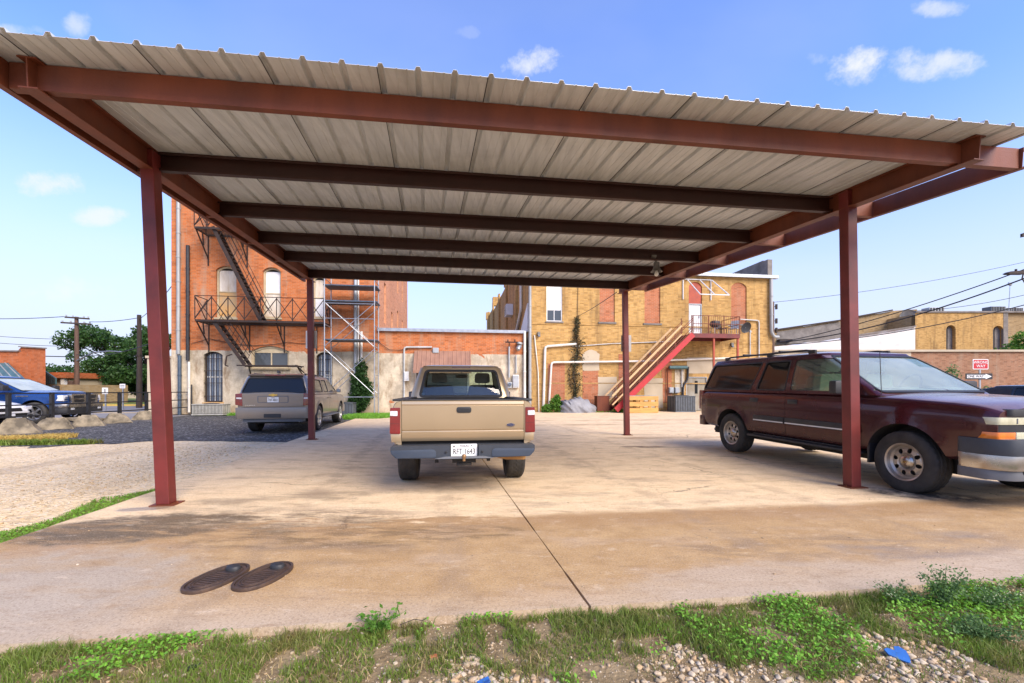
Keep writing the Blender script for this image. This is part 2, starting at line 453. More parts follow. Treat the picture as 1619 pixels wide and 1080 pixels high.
M['sign_white'] = mat('sign_white_sheet', (.80, .79, .76), (.7, .69, .66), 3, .4)
M['sign_red'] = mat('sign_red_sheet', (.52, .022, .028), (.44, .02, .024), 3, .4)
M['sign_grey'] = mat('sign_back_aluminium', (.50, .49, .47), (.40, .39, .37), 3, .5, .4)
M['cast_iron'] = mat('rusty_cast_iron', (.13, .082, .058), (.055, .042, .038), 9, .55, .45, .4, 60)
M['blue_plastic'] = mat('blue_plastic', (.03, .14, .42), (.025, .10, .33), 9, .4)
M['wire'] = mat('black_cable', (.012, .012, .013), (.02, .02, .02), 5, .6)
M['bulb'] = mat('bulb_glass', (.78, .76, .68), (.7, .68, .6), 9, .1)
M['grey_tin'] = mat('grey_lamp_tin', (.20, .19, .17), (.12, .11, .10), 6, .5, .5)
M['parapet_grey'] = mat('weathered_render', (.24, .215, .19), (.13, .115, .10), 1.6, .92, 0, .6, 12)
M['white_wall'] = mat('whitewashed_wall', (.76, .75, .73), (.58, .55, .50), 1.1, .85, 0, .35, 12)
M['tan_wall'] = mat('tan_render', (.50, .42, .30), (.40, .33, .23), .8, .9, 0, .3, 10)
M['roofing'] = mat('flat_roof_felt', (.30, .29, .27), (.22, .21, .20), 1.2, .9)

M['brick_orange'] = brick('orange_brick_over_render', (.56, .17, .05), (.45, .125, .038), (.44, .27, .16), stucco=(.60, .51, .37), sz=3.28, sn=.25)
M['brick_side'] = brick('orange_side_brick', (.66, .29, .15), (.58, .235, .115), (.56, .36, .24), gamt=.2, bk=.06)
M['brick_low'] = brick('orange_low_brick', (.56, .17, .05), (.45, .125, .038), (.46, .29, .18), stucco=(.64, .55, .41), sz=3.22, sn=.1)
M['brick_yellow'] = brick('yellow_brick', (.60, .365, .12), (.47, .26, .075), (.44, .32, .18), gamt=.95, grime=(.19, .115, .05))
M['brick_tan'] = brick('tan_brick', (.42, .29, .14), (.33, .22, .10), (.33, .25, .16), .26, .085, gamt=.5)
M['brick_red_far'] = brick('faded_red_brick', (.37, .19, .105), (.29, .13, .07), (.36, .27, .19), .3, .1, gamt=.45)
M['brick_infill'] = brick('pinkish_infill_brick', (.50, .17, .075), (.42, .14, .06), (.44, .30, .20), gamt=.25)
M['brick_farorange'] = brick('far_orange_brick', (.48, .13, .04), (.40, .10, .03), (.42, .18, .09), gamt=.15)

def sheet_metal():
    t = NT('galvalume_sheet'); co = t.obj()
    st = t.noise(t.mapv(co, (14, .5, 1), (0, 0, -.186)), 1.0, 5, .65)
    col = t.mix(t.ramp(st, [(.35, 0.0), (.7, 1.0)]), (.66, .68, .68), (.50, .52, .52))
    col = t.mix(t.ramp(t.noise(co, 1.6, 6, .7), [(.5, 0.0), (.75, .5)]), col, (.36, .36, .35))
    r = t.math('MULTIPLY_ADD', t.noise(co, 3, 4), .2, .36)
    return t.fin(col, r, .25, 0, .5)
M['sheet'] = sheet_metal()

def leafmat(name, c1, c2, scale=1.2, trans=.35, dead=None):
    t = NT(name); co = t.pos()
    f = t.ramp(t.noise(co, scale, 3), [(.35, 0.0), (.65, 1.0)])
    fine = t.n('ShaderNodeNewGeometry').outputs['Random Per Island']
    col = t.mix(f, c1, c2); col = t.mix(t.math('MULTIPLY', fine, .6), col, tuple(min(1, c * 1.6) for c in c1))
    if dead: col = t.mix(t.ramp(t.noise(co, scale * 1.7, 5, .7), [(.5, 0.0), (.68, .9)]), col, dead)
    t.fin(col, .55, 0, 0, .35)
    tl = t.n('ShaderNodeBsdfTranslucent'); t.set(tl.inputs[0], col)
    mx = t.n('ShaderNodeMixShader'); mx.inputs[0].default_value = trans
    t.t.links.new(t.b.outputs[0], mx.inputs[1]); t.t.links.new(tl.outputs[0], mx.inputs[2])
    t.t.links.new(mx.outputs[0], t.out.inputs[0])
    return t.m
M['leaf_tree'] = leafmat('tree_leaves', (.045, .105, .022), (.022, .06, .014), .5)
M['leaf_bright'] = leafmat('bright_leaves', (.11, .24, .03), (.06, .15, .02), 1.5)
M['leaf_dark'] = leafmat('ivy_leaves', (.035, .085, .02), (.018, .05, .012), 2)
M['leaf_clover'] = leafmat('clover_leaves', (.19, .40, .04), (.10, .26, .028), 4)
M['grass'] = leafmat('short_grass', (.155, .225, .032), (.085, .135, .022), 2.2, .35, dead=(.24, .19, .07))
M['grass_yellow'] = leafmat('dry_grass', (.50, .36, .09), (.38, .25, .07), 1.5, .3)
M['weed'] = leafmat('grey_green_weed', (.12, .21, .07), (.07, .14, .04), 3)
M['vine_brown'] = leafmat('withered_vine', (.07, .05, .025), (.04, .06, .02), 3, .2)
M['straw'] = leafmat('dead_straw', (.42, .33, .15), (.30, .22, .10), 3, .2)
M['flower'] = mat('pale_flower', (.62, .62, .36), (.5, .5, .3), 9, .7)
def stonemat():
    t = NT('limestone_pebbles')
    rp = t.n('ShaderNodeNewGeometry').outputs['Random Per Island']
    col = t.ramp(rp, [(0.0, (.36, .275, .165)), (.3, (.47, .38, .255)), (.6, (.56, .48, .36)), (.85, (.46, .31, .16)), (1.0, (.36, .28, .19))])
    col = t.mix(t.ramp(t.noise(t.pos(), 60, 5, .7), [(.45, 0.0), (.75, .5)]), col, (.28, .2, .12))
    t.bump(t.noise(t.pos(), 150, 4), .4, .004)
    return t.fin(col, .85, 0, 0, .3)
M['stone'] = stonemat()

def groundmats():
    # pale limestone gravel
    t = NT('pale_gravel'); p = t.pos()
    v = t.n('ShaderNodeTexVoronoi'); t.set(v.inputs['Vector'], p); v.inputs['Scale'].default_value = 26
    col = t.mix(t.ramp(t.noise(p, .5, 6, .65), [(.35, 0.0), (.68, 1.0)]), (.84, .655, .40), (.66, .49, .275))
    cb = t.sep(v.outputs['Color'])[0]
    col = t.mix(t.ramp(cb, [(.0, .55), (.35, 0.0)]), col, (.22, .17, .12))
    col = t.mix(t.ramp(cb, [(.75, 0.0), (1.0, .6)]), col, (.70, .64, .55))
    tr = t.noise(t.mapv(p, (1.3, .22, 1), (0, 0, -.5)), 1.0, 5, .6)
    col = t.mix(t.ramp(tr, [(.52, 0.0), (.7, .55)]), col, (.34, .27, .20))
    t.bump(t.math('ADD', v.outputs['Distance'], t.math('MULTIPLY', t.noise(p, 5, 5), .8)), .7, .03)
    M['gravel'] = t.fin(col, .95, 0, 0, .2)
    # dark asphalt gravel
    t = NT('black_gravel'); p = t.pos()
    v = t.n('ShaderNodeTexVoronoi'); t.set(v.inputs['Vector'], p); v.inputs['Scale'].default_value = 22
    col = t.mix(t.ramp(t.noise(p, .8, 5), [(.3, 0.0), (.7, 1.0)]), (.032, .031, .029), (.062, .059, .054))
    cb = t.sep(v.outputs['Color'])[0]
    col = t.mix(t.ramp(cb, [(.80, 0.0), (.97, .9)]), col, (.30, .29, .28))
    edge = t.ramp(t.noise(p, .35, 6, .7), [(.58, 0.0), (.72, .6)])
    col = t.mix(edge, col, (.30, .25, .19))
    t.bump(v.outputs['Distance'], .9, .03)
    M['asphalt_gravel'] = t.fin(col, .85, 0, 0, .4)
    # street
    t = NT('worn_street'); p = t.pos()
    col = t.mix(t.ramp(t.noise(p, .3, 6, .6), [(.3, 0.0), (.7, 1.0)]), (.27, .255, .25), (.19, .18, .175))
    M['street'] = t.fin(col, .9, 0, 0, .3)
    # soil
    t = NT('soil'); p = t.pos()
    col = t.mix(t.ramp(t.noise(p, 5, 6, .7), [(.35, 0.0), (.65, 1.0)]), (.17, .12, .06), (.30, .225, .125))
    t.bump(t.noise(p, 40, 5), .8, .02)
    M['soil'] = t.fin(col, .95, 0, 0, .2)
    t = NT('lawn'); p = t.pos()
    col = t.mix(t.ramp(t.noise(p, 1.5, 6, .7), [(.35, 0.0), (.65, 1.0)]), (.10, .17, .03), (.17, .18, .06))
    M['lawn'] = t.fin(col, .95, 0, 0, .2)
    # concrete slab: dry and pale under the roof, rain-damp and earth-stained beyond the drip line
    t = NT('stained_concrete'); p = t.pos(); x, y, z = t.sep(p)
    q = t.math('MULTIPLY_ADD', x, -.125, y)
    n1 = t.noise(t.mapv(p, (.55, 1.6, 1), (0, 0, .12)), 1.6, 7, .68)
    n2 = t.noise(p, 3.5, 7, .7)
    n3 = t.noise(p, 60, 4, .6)
    dry = t.mix(t.ramp(n2, [(.36, 0.0), (.66, 1.0)]), (.80, .62, .385), (.69, .51, .305))
    dry = t.mix(t.ramp(n1, [(.52, 0.0), (.70, .85)]), dry, (.40, .30, .20))
    damp = t.mix(t.ramp(n2, [(.34, 0.0), (.66, 1.0)]), (.49, .325, .155), (.38, .235, .10))
    damp = t.mix(t.ramp(n1, [(.50, 0.0), (.72, .8)]), damp, (.50, .37, .245))
    # paler, scrubbed towards the open front edge
    fr = t.smooth(t.math('MULTIPLY_ADD', n1, .5, t.math('ADD', q, t.math('MULTIPLY', t.math('ABSOLUTE', x), -.10))), 3.05, 2.55)
    damp = t.mix(t.math('MULTIPLY', fr, .85), damp, (.50, .395, .28))
    lf = t.smooth(x, .6, -1.6)
    st = t.noise(t.mapv(p, (.9, 3.2, 1), (0, 0, .12)), 2.2, 9, .75, .3)
    dl = t.math('ADD', q, t.math('MULTIPLY', t.math('SUBTRACT', n1, .5), t.math('MULTIPLY_ADD', lf, 1.6, .35)))
    dl = t.math('ADD', dl, t.math('MULTIPLY', t.math('SUBTRACT', st, .5), t.math('MULTIPLY_ADD', lf, 2.4, .1)))
    dl = t.math('ADD', dl, t.math('MULTIPLY', t.math('SUBTRACT', n2, .5), .12))
    col = t.mix(t.smooth(dl, 4.46, 4.22), dry, damp)
    # darker rim of the drip line
    rim = t.math('MULTIPLY', t.smooth(dl, 3.7, 4.18), t.smooth(dl, 4.40, 4.24))
    col = t.mix(t.math('MULTIPLY', rim, .45), col, (.30, .165, .07))
    def ell(cx, cy, rx, ry, rot, soft=.5):
        d = t.mapv(t.mapv(p, loc=(-cx, -cy, 0)), (1, 1, 1), (0, 0, -rot))
        dx, dy, dz = t.sep(d)
        a = t.math('DIVIDE', dx, rx); b = t.math('DIVIDE', dy, ry)
        r = t.math('ADD', t.math('MULTIPLY', a, a), t.math('MULTIPLY', b, b))
        return t.smooth(t.math('MULTIPLY_ADD', t.math('SUBTRACT', n2, .5), 1.6, r), 1.0, 1.0 - soft)
    def stain(col, e, amt, c, lo=.40, hi=.62, nz=None):
        k = t.math('MULTIPLY', t.math('MULTIPLY', e, amt), t.ramp(nz or n1, [(lo, 0.0), (hi, 1.0)]))
        return t.mix(k, col, c)
    col = stain(col, ell(-3.2, 2.7, 1.35, .95, .1, .8), .95, (.40, .33, .25), .25, .5)          # grey scrubbed corner
    col = stain(col, ell(-3.1, 2.55, .9, .5, .1, .8), .6, (.49, .41, .31), .4, .6, n2)
    col = stain(col, ell(-3.4, 4.0, 1.05, .5, .2), 1.0, (.12, .088, .052), .33, .52, st)
    col = stain(col, ell(-2.3, 4.2, 1.5, .45, .1), .85, (.15, .10, .05), .46, .58, st)
    col = stain(col, ell(-1.2, 3.75, 1.6, .28, .12), .8, (.17, .11, .05), .44, .58, st)
    col = stain(col, ell(2.2, 3.5, 1.2, .3, .15), .6, (.22, .15, .09), .47, .6, st)         # dark run-off below the post
    col = stain(col, ell(-2.8, 4.9, 1.3, .5, .3), .6, (.24, .18, .11), .42, .6)
    col = stain(col, ell(-1.5, 3.35, .9, .28, .1), .55, (.17, .11, .06), .42, .6)
    col = stain(col, ell(4.95, 5.2, .75, .35, -.5), 1.0, (.035, .032, .03), .38, .56, n2)      # near-black patch by the right post
    col = stain(col, ell(5.8, 4.7, 1.4, .5, -.2), .8, (.08, .06, .045), .40, .6)
    col = stain(col, ell(5.6, 3.9, 1.3, .22, .1), .7, (.30, .18, .07), .35, .6)
    col = stain(col, ell(3.4, 3.55, 1.0, .32, .2), .7, (.20, .17, .15), .42, .62)
    col = stain(col, ell(1.9, 2.9, 1.3, .35, .13), .7, (.45, .355, .255), .35, .55)
    col = stain(col, ell(3.9, 3.0, 1.6, .45, .13), .6, (.49, .385, .275), .35, .55)
    col = stain(col, ell(-.8, 6.4, .75, 1.2, .1), .55, (.16, .125, .09), .35, .6)              # oil under the pickup
    col = stain(col, ell(2.9, 9.6, .6, .18, 0), .9, (.16, .10, .05), .35, .55, n2)
    col = stain(col, ell(4.3, 11.5, 2.4, .3, .1), .7, (.32, .19, .09), .40, .58)
    col = stain(col, ell(1.2, 15.5, 6, .5, .12), .7, (.33, .22, .12), .42, .58)
    col = stain(col, ell(4.5, 18.0, 5, .4, .12), .7, (.32, .20, .10), .42, .58)
    # mottling: old leaf and mud marks dragged along the slab
    md = t.noise(t.mapv(p, (1.0, 2.6, 1), (0, 0, .12)), 2.6, 9, .78, .4)
    col = t.mix(t.ramp(md, [(.52, 0.0), (.68, .62)]), col, (.27, .165, .08))
    md2 = t.noise(t.mapv(p, (1.0, 3.4, 1), (0, 0, .05)), 5.5, 8, .8)
    col = t.mix(t.ramp(md2, [(.60, 0.0), (.72, .60)]), col, (.16, .11, .065))
    md3 = t.noise(t.mapv(p, (1.2, 2.2, 1), (0, 0, .2)), 4.0, 8, .75)
    col = t.mix(t.ramp(md3, [(.57, 0.0), (.70, .55)]), col, (.70, .57, .42))
    # tyre tracks towards the parking bays
    tx = t.math('MULTIPLY_ADD', y, .184, x)
    for c0 in (-1.35, .15, 2.6, 4.3):
        tm = t.math('MULTIPLY', t.smooth(t.math('ABSOLUTE', t.math('SUBTRACT', t.math('MULTIPLY_ADD', n1, .25, tx), c0 + .12)), .17, .06), t.ramp(n2, [(.40, 0.0), (.60, .38)]))
        col = t.mix(tm, col, (.30, .22, .145))
    # black drips and specks
    vd = t.n('ShaderNodeTexVoronoi'); t.set(vd.inputs['Vector'], p); vd.inputs['Scale'].default_value = 4.5
    sz = t.sep(vd.outputs['Color'])
    dk = t.math('MULTIPLY', t.math('LESS_THAN', t.math('MULTIPLY_ADD', t.math('SUBTRACT', n3, .5), .06, vd.outputs['Distance']), t.math('MULTIPLY', sz[0], .055)), t.math('GREATER_THAN', sz[1], .62))
    col = t.mix(t.math('MULTIPLY', dk, .75), col, (.06, .045, .032))
    # hairline cracks
    wv = t.n('ShaderNodeVectorMath', operation='ADD'); t.set(wv.inputs[0], p); t.set(wv.inputs[1], t.comb(t.math('MULTIPLY', n2, .5), t.math('MULTIPLY', n1, .5), 0.0))
    vc = t.n('ShaderNodeTexVoronoi', feature='DISTANCE_TO_EDGE'); t.set(vc.inputs['Vector'], wv.outputs[0]); vc.inputs['Scale'].default_value = .42
    ck = t.math('MULTIPLY', t.smooth(vc.outputs['Distance'], .0042, .0012), t.ramp(t.noise(p, .6, 3), [(.52, 0.0), (.60, .7)]))
    col = t.mix(ck, col, (.09, .065, .045))
    # fine grit and pitting
    col = t.mix(t.ramp(n3, [(.51, 0.0), (.70, .6)]), col, (.19, .135, .085))
    col = t.mix(t.ramp(t.noise(p, 110, 3), [(.56, 0.0), (.70, .55)]), col, (.70, .60, .47))
    pud = ell(-3.87, 4.62, .30, .10, .3, .5)
    dampf = t.smooth(dl, 4.46, 4.22)
    rg = t.math('SUBTRACT', .82, t.math('MULTIPLY', pud, .62))
    col = t.mix(t.math('MULTIPLY', pud, .5), col, (.16, .13, .10))
    t.bump(t.math('MULTIPLY_ADD', n3, .5, t.math('ADD', t.noise(p, 180, 3), t.math('MULTIPLY', n2, 1.2))), .35, .008)
    M['slab'] = t.fin(col, rg, 0, 0, .3)
groundmats()
# ---------------------------------------------------------------- vehicles (local frame: x right, y forward, z up, origin on the ground midway between the axles)
def lerp_keys(keys, y):
    if y <= keys[0][0]: return keys[0][1:]
    for a, b in zip(keys, keys[1:]):
        if y <= b[0]:
            t = (y - a[0]) / (b[0] - a[0] + 1e-9)
            return tuple(p + (q - p) * t for p, q in zip(a[1:], b[1:]))
    return keys[-1][1:]
SIDE = [(0, .90), (.05, .955), (.16, .978), (.34, .99), (.52, .998), (.66, 1.0), (.76, .996), (.85, .984), (.93, .962), (.975, .93), (1.0, .87)]
def lowerbody(keys, side=SIDE, crown=.03, wheels=(), flare=.02, step=.05, smooth=1):
    ys = [keys[0][0]]
    while ys[-1] < keys[-1][0] - step * .6: ys.append(ys[-1] + step)
    ys[-1] = keys[-1][0]
    for k in keys:                       # keep the key stations themselves
        j = min(range(len(ys)), key=lambda i: abs(ys[i] - k[0])); ys[j] = k[0]
    st = [list(lerp_keys(keys, y)) for y in ys]
    for _ in range(smooth):
        st = [st[0]] + [[.25 * a + .5 * b + .25 * c for a, b, c in zip(st[i - 1], st[i], st[i + 1])] for i in range(1, len(st) - 1)] + [st[-1]]
    nsub = 3; prof = []
    for a, b in zip(side, side[1:]):
        for k in range(nsub): prof.append((a[0] + (b[0] - a[0]) * k / nsub, a[1] + (b[1] - a[1]) * k / nsub))
    prof.append(side[-1])
    V = []; F = []; rings = []
    for y, (zb, zt, w) in zip(ys, st):
        right = []
        for t, f in prof:
            z = zb + (zt - zb) * t; x = w * f
            for (wy, wz, R) in wheels:
                d = math.hypot(y - wy, z - wz)
                if R - .02 < d < R + .16 and z > wz - .15: x += flare * (1 - (max(0, d - R) / .16)) ** 1.5
            right.append((x, z))
        tp = [(w * .6, zt + crown * .62), (w * .3, zt + crown * .92), (0, zt + crown)]
        half = [(0, zb), (w * .55, zb)] + right + tp
        full = half + [(-x, z) for x, z in reversed(half[1:-1])]
        rings.append([(x, y, z) for x, z in full])
    n = len(rings[0])
    for r in rings: V += r
    for i in range(len(rings) - 1):
        for k in range(n): F.append((i * n + k, i * n + (k + 1) % n, (i + 1) * n + (k + 1) % n, (i + 1) * n + k))
    h = n // 2                            # end caps as strips left-right so they stay planar-ish
    for base, rev in ((0, False), ((len(rings) - 1) * n, True)):
        for k in range(h):
            a, b = k, k + 1; c, d = (n - k - 1) % n, (n - k) % n
            f = [base + a, base + b, base + c, base + d]
            f = list(dict.fromkeys(f))
            if len(f) >= 3: F.append(tuple(reversed(f)) if rev else tuple(f))
    return MB().add(V, F)
def cabin(levels, rc, d=0.0, dz=0.0, cap=.02, zlow=None):
    """levels: (z, y_rear, y_front, half width); d = inset"""
    lv = [(z, a + d, b - d, w - d) for z, a, b, w in levels]
    if zlow is not None: lv[0] = (zlow,) + lv[0][1:]
    zt = lv[-1][0]
    Lr = lv[-1][2] - lv[-1][1]; i1, i2 = min(.3, .30 * Lr), min(.5, .44 * Lr)
    lv = lv[:-1] + [(zt - dz - .045, lv[-1][1], lv[-1][2], lv[-1][3]), (zt - dz - .014, lv[-1][1] + .025, lv[-1][2] - .025, lv[-1][3] - .022), (zt - dz, lv[-1][1] + .09, lv[-1][2] - .09, lv[-1][3] - .085),
          (zt - dz + cap * .6, lv[-1][1] + i1, lv[-1][2] - i1, lv[-1][3] - .3), (zt - dz + cap, lv[-1][1] + i2, lv[-1][2] - i2, max(.08, lv[-1][3] - .6))]
    V = []; F = []; ns = 6; nl = 10; n = None
    for z, a, b, w in lv:
        r = min(rc, w * .9, (b - a) * .4); ring = []
        cs = [(w - r, b - r, 0), (-(w - r), b - r, 90), (-(w - r), a + r, 180), (w - r, a + r, 270)]
        for i, (cx, cy, a0) in enumerate(cs):
            for k in range(ns + 1):
                th = rad(a0 + 90 * k / ns); ring.append((cx + r * math.cos(th), cy + r * math.sin(th), z))
            nx = cs[(i + 1) % 4]; e = ring[-1]; th = rad(nx[2]); s = (nx[0] + r * math.cos(th), nx[1] + r * math.sin(th))
            for k in range(1, nl):
                t = k / nl; bow = (.018 * math.sin(PI * t)) if i in (0, 2) else 0
                ring.append((e[0] + (s[0] - e[0]) * t, e[1] + (s[1] - e[1]) * t + (bow if i == 0 else -bow), z))
        n = len(ring); V += ring
    m = len(lv)
    for i in range(m - 1):
        for k in range(n): F.append((i * n + k, i * n + (k + 1) % n, (i + 1) * n + (k + 1) % n, (i + 1) * n + k))
    F.append(tuple(reversed(range(n)))); F.append(tuple(range((m - 1) * n, m * n)))
    return MB().add(V, F)
def ringprism(outer, inner, lo, hi, ax, m):
    return prism_mesh(outer, lo, hi, ax, m, [inner])
def fixup(me, ang=32):
    smooth_mesh(me, ang); return me
class Car:
    def __init__(s, name, label, cat='vehicle', group=None):
        s.t = thing(name, label, cat, (0, 0, 0), group=group); s.t.location = (0, 0, 0); OFF[s.t.name] = Vector((0, 0, 0))
    def add(s, name, mb, m=None, parent=None, smooth=None, bevel=0, label=None):
        if isinstance(mb, MB): me = mb.to_mesh(m, smooth, True, bevel)
        else:
            me = mb
            if m is not None: me.materials.clear(); me.materials.append(m)
            if smooth: smooth_mesh(me, smooth)
        o = link(name, me, parent or s.t)
        if label: o['label'] = label
        return o
def archcut(me, wheels, Ra, w, inner, m):
    for (wy, wz, R) in wheels:
        for sx in (-1, 1):
            Mx = Matrix.Translation((sx * (w - inner), wy, wz)) @ Matrix.Rotation(rad(90 * sx), 4, 'Y')
            c = MB().lathe([(Ra, 0), (Ra, 1.2)], Mx, 40).to_mesh(m)
            me = boo(me, c)
    return me
def tyre(R, rim, w, n=80, tread=True, seed=0):
    r0 = random.Random(seed); prof = [(rim, -w * .42), (rim + .012, -w * .46), (rim + (R - rim) * .45, -w * .52), (R - .035, -w * .49), (R - .012, -w * .43)]
    cols = [-w * .36, -w * .22, -w * .20, -w * .04, -w * .02, w * .02, w * .04, w * .20, w * .22, w * .36]
    prof += [(R, c) for c in cols]
    prof += [(R - .012, w * .43), (R - .035, w * .49), (rim + (R - rim) * .45, w * .52), (rim + .012, w * .46), (rim, w * .42)]
    mb = MB(); V = []; F = []; m = len(prof)
    for i, (r, h) in enumerate(prof):
        for k in range(n):
            rr = r
            if tread and 5 <= i <= m - 6:
                j = (i - 4) // 2
                if ((k + j * 2) // 2) % 2 == 0: rr -= .006
                if i in (6, 7, 8, 9, 10, 11, 12, 13) and i % 2 == 1: rr -= .004
            an = 2 * PI * k / n; V.append((h, rr * math.cos(an), rr * math.sin(an)))
    for i in range(m - 1):
        for k in range(n): F.append((i * n + k, i * n + (k + 1) % n, (i + 1) * n + (k + 1) % n, (i + 1) * n + k))
    return mb.add(V, F)
MXP = Matrix.Rotation(rad(90), 4, 'Y')      # lathe axis -> +x (outboard side +x)
def rim_steel(rim, w):                 # dished steel wheel with round hand holes
    prof = [(rim + .012, w * .40), (rim, w * .43), (rim - .012, w * .40), (rim - .02, w * .30), (rim * .82, w * .20), (rim * .70, w * .235), (rim * .52, w * .25), (rim * .42, w * .21), (rim * .36, w * .21), (rim * .35, w * .16), (rim * .60, w * .16), (rim * .85, w * .12), (rim - .03, w * .1), (rim + .0, -w * .4)]
    me = MB().lathe(prof, MXP, 48, False).to_mesh(M['rim_silver'])
    mb = MB().lathe([(.0, w * .16), (rim + .002, w * .12)], MXP, 8, False)
    solid = MB().lathe([(.02, w * .21), (rim * .40, w * .21), (rim * .52, w * .265), (rim * .70, w * .245), (rim * .80, w * .19), (rim - .025, w * .27), (rim - .012, w * .42), (rim + .006, w * .455), (rim + .014, w * .38), (rim * .96, w * .16), (rim * .7, w * .12), (.02, w * .10)], MXP, 56).to_mesh(M['rim_silver'])
    cut = MB()
    for k in range(8):
        an = 2 * PI * k / 8 + .2; c = Vector((0, rim * .63 * math.cos(an), rim * .63 * math.sin(an)))
        Mx = Matrix.Translation(c) @ MXP @ Matrix.Identity(4)
        Mx = Matrix.Translation(c) @ Matrix.Rotation(an, 4, 'X') @ MXP @ Matrix.Diagonal((1.0, 1.25, 1, 1))
        cut.lathe([(rim * .115, -.2), (rim * .115, .3)], Mx, 16)
    return boo(solid, cut.to_mesh(M['under']))
def rim_spokes(rim, w, n, double=True, m='rim_alloy'):
    mb = MB().lathe([(rim + .014, w * .34), (rim + .006, w * .455), (rim - .016, w * .43), (rim - .022, w * .2), (rim - .006, w * .18), (rim + .014, w * .34)], MXP, 48, False)
    for k in range(n):
        for dq in ((-.16, .16) if double else (0,)):
            an = 2 * PI * k / n + dq; an2 = 2 * PI * k / n + dq * 1.25
            mb.beam(Vector((w * .33, rim * .15 * math.cos(an), rim * .15 * math.sin(an))), Vector((w * .34, (rim - .015) * math.cos(an2), (rim - .015) * math.sin(an2))), rim * (.13 if double else .24), .035, (1, 0, 0))
    mb.lathe([(.001, w * .38), (rim * .2, w * .37), (rim * .24, w * .3)], MXP, 24, False)
    return mb.to_mesh(M[m], 40, True, .003)
def wheels(car, wl_, track, R, rim, w, rimmesh, cap=None, tread=True, steer=0.0):
    hub0 = MB().lathe([(.001, -.06), (rim * .7, -.06), (rim * .72, .0), (rim * .3, .02), (.001, .02)], MXP, 24).to_mesh(M['under'], 40)
    ty0 = tyre(R, rim + .004, w, 128, tread).to_mesh(M['rubber'], 28)
    barrel = MB().lathe([(rim + .006, -w * .42), (rim, -w * .40), (rim - .02, w * .12), (rim + .005, w * .14)], MXP, 40, False).to_mesh(M['under'], 40)
    for (wy, wz, _) in wl_:
        for sx in (1, -1):
            h = link('wheel', hub0, car.t); h.location = (sx * track, wy, wz)
            h.rotation_euler = (random.uniform(0, 6), 0, 0) if sx > 0 else (random.uniform(0, 6), 0, PI)
            if wy > 0 and steer: h.rotation_euler = (h.rotation_euler[0], 0, h.rotation_euler[2] + steer)
            for nm, me in (('tyre', ty0), ('rim', rimmesh), ('rim_barrel', barrel)) + ((('hub_cap', cap),) if cap else ()):
                link(nm, me, h)
def seats(car, rows, zb, m, head=True, w=.50):
    for (x, y, h) in rows:
        mb = MB().prism(rpoly([(x - w / 2, zb), (x + w / 2, zb), (x + w / 2 - .04, zb + h), (x - w / 2 + .04, zb + h)], .06), y - .07, y + .07, 'y')
        if head: mb.prism(rpoly([(x - .13, zb + h + .03), (x + .13, zb + h + .03), (x + .12, zb + h + .20), (x - .12, zb + h + .20)], .05), y - .05, y + .05, 'y').bb(x - .06, x - .045, y - .01, y + .01, zb + h - .03, zb + h + .05).bb(x + .045, x + .06, y - .01, y + .01, zb + h - .03, zb + h + .05)
        car.add('seat', mb, m, None, 40, .015)
def mirror(car, x, y, z, sx, m, s=1.0):
    o = car.add('mirror', MB().box((x + sx * .10 * s, y - .0, z), (.20 * s, .11 * s, .17 * s)).beam((x - sx * .06, y + .02, z - .05), (x + sx * .05, y, z - .03), .07, .06), m, None, 50, .03)
    car.add('mirror_glass', MB().box((x + sx * .11 * s, y - .0575 * s, z), (.15 * s, .004, .12 * s)), M['glass_blue'], o)
    return o
def handle(car, x, y, z, sx, parent=None, m=None):
    return car.add('handle', MB().box((x, y, z), (.02, .20, .075)).box((x + sx * .014, y + .0, z + .008), (.02, .15, .03)), m or M['plastic'], parent, 50, .008)
def plate(car, x, y, z, top, txt, yaw=PI, parent=None, star=True):
    pl = car.add('number_plate', MB().prism(rpoly([(x - .153, z - .076), (x + .153, z - .076), (x + .153, z + .076), (x - .153, z + .076)], .012), y, y - .004, 'y'), M['plate_white'], parent)
    R_ = Matrix.Rotation(rad(90), 4, 'X')
    mb = MB().mesh(text_mesh(top, .036, .001, 0, 1.05), Matrix.Translation((x, y - .0055, z + .052)) @ R_)
    mb.mesh(text_mesh(txt, .092, .001, 0, .72), Matrix.Translation((x, y - .0055, z - .014)) @ R_)
    if star: mb.box((x + .085, y - .0055, z + .055), (.012, .002, .012)); mb.box((x - .118, y - .0055, z + .048), (.016, .002, .02))
    car.add('lettering', mb, M['ink'], pl)
    return pl
def carve(body, polys, ax, lo, hi, m=None, op='DIFFERENCE'):
    for p in polys: body = boo(body, prism_mesh(p, lo, hi, ax, m), op)
    return body
def shellslice(levels, rc, d1, d2, zlow, cap):
    """thin shell of the cabin between insets d1 < d2"""
    a = cabin(levels, rc, d1, d1, cap, zlow).to_mesh(None); b = cabin(levels, rc, d2, d2, cap, zlow - .01).to_mesh(None)
    return boo(a, b)
def glaze(car, levels, rc, wins, zlow, cap, rim=.018, gask=True):
    """wins: (part name, polygon, axis, lo, hi, glass material, gasket?)"""
    gs = shellslice(levels, rc, .014, .020, zlow, cap)
    ks = shellslice(levels, rc, -.003, .024, zlow, cap) if gask else None
    for nm, poly, ax, lo, hi, gm, gk in wins:
        me = boo(gs.copy(), prism_mesh(inset_poly(poly, -.004), lo, hi, ax, None), 'INTERSECT'); me.materials.clear(); me.materials.append(gm); smooth_mesh(me, 40)
        o = link(nm, me, car.t)
        if gk:
            me = boo(ks.copy(), ringprism(inset_poly(poly, -gk), inset_poly(poly, .016), lo, hi, ax, None), 'INTERSECT'); me.materials.clear(); me.materials.append(M['gasket']); smooth_mesh(me, 40)
            link('window_seal', me, o)

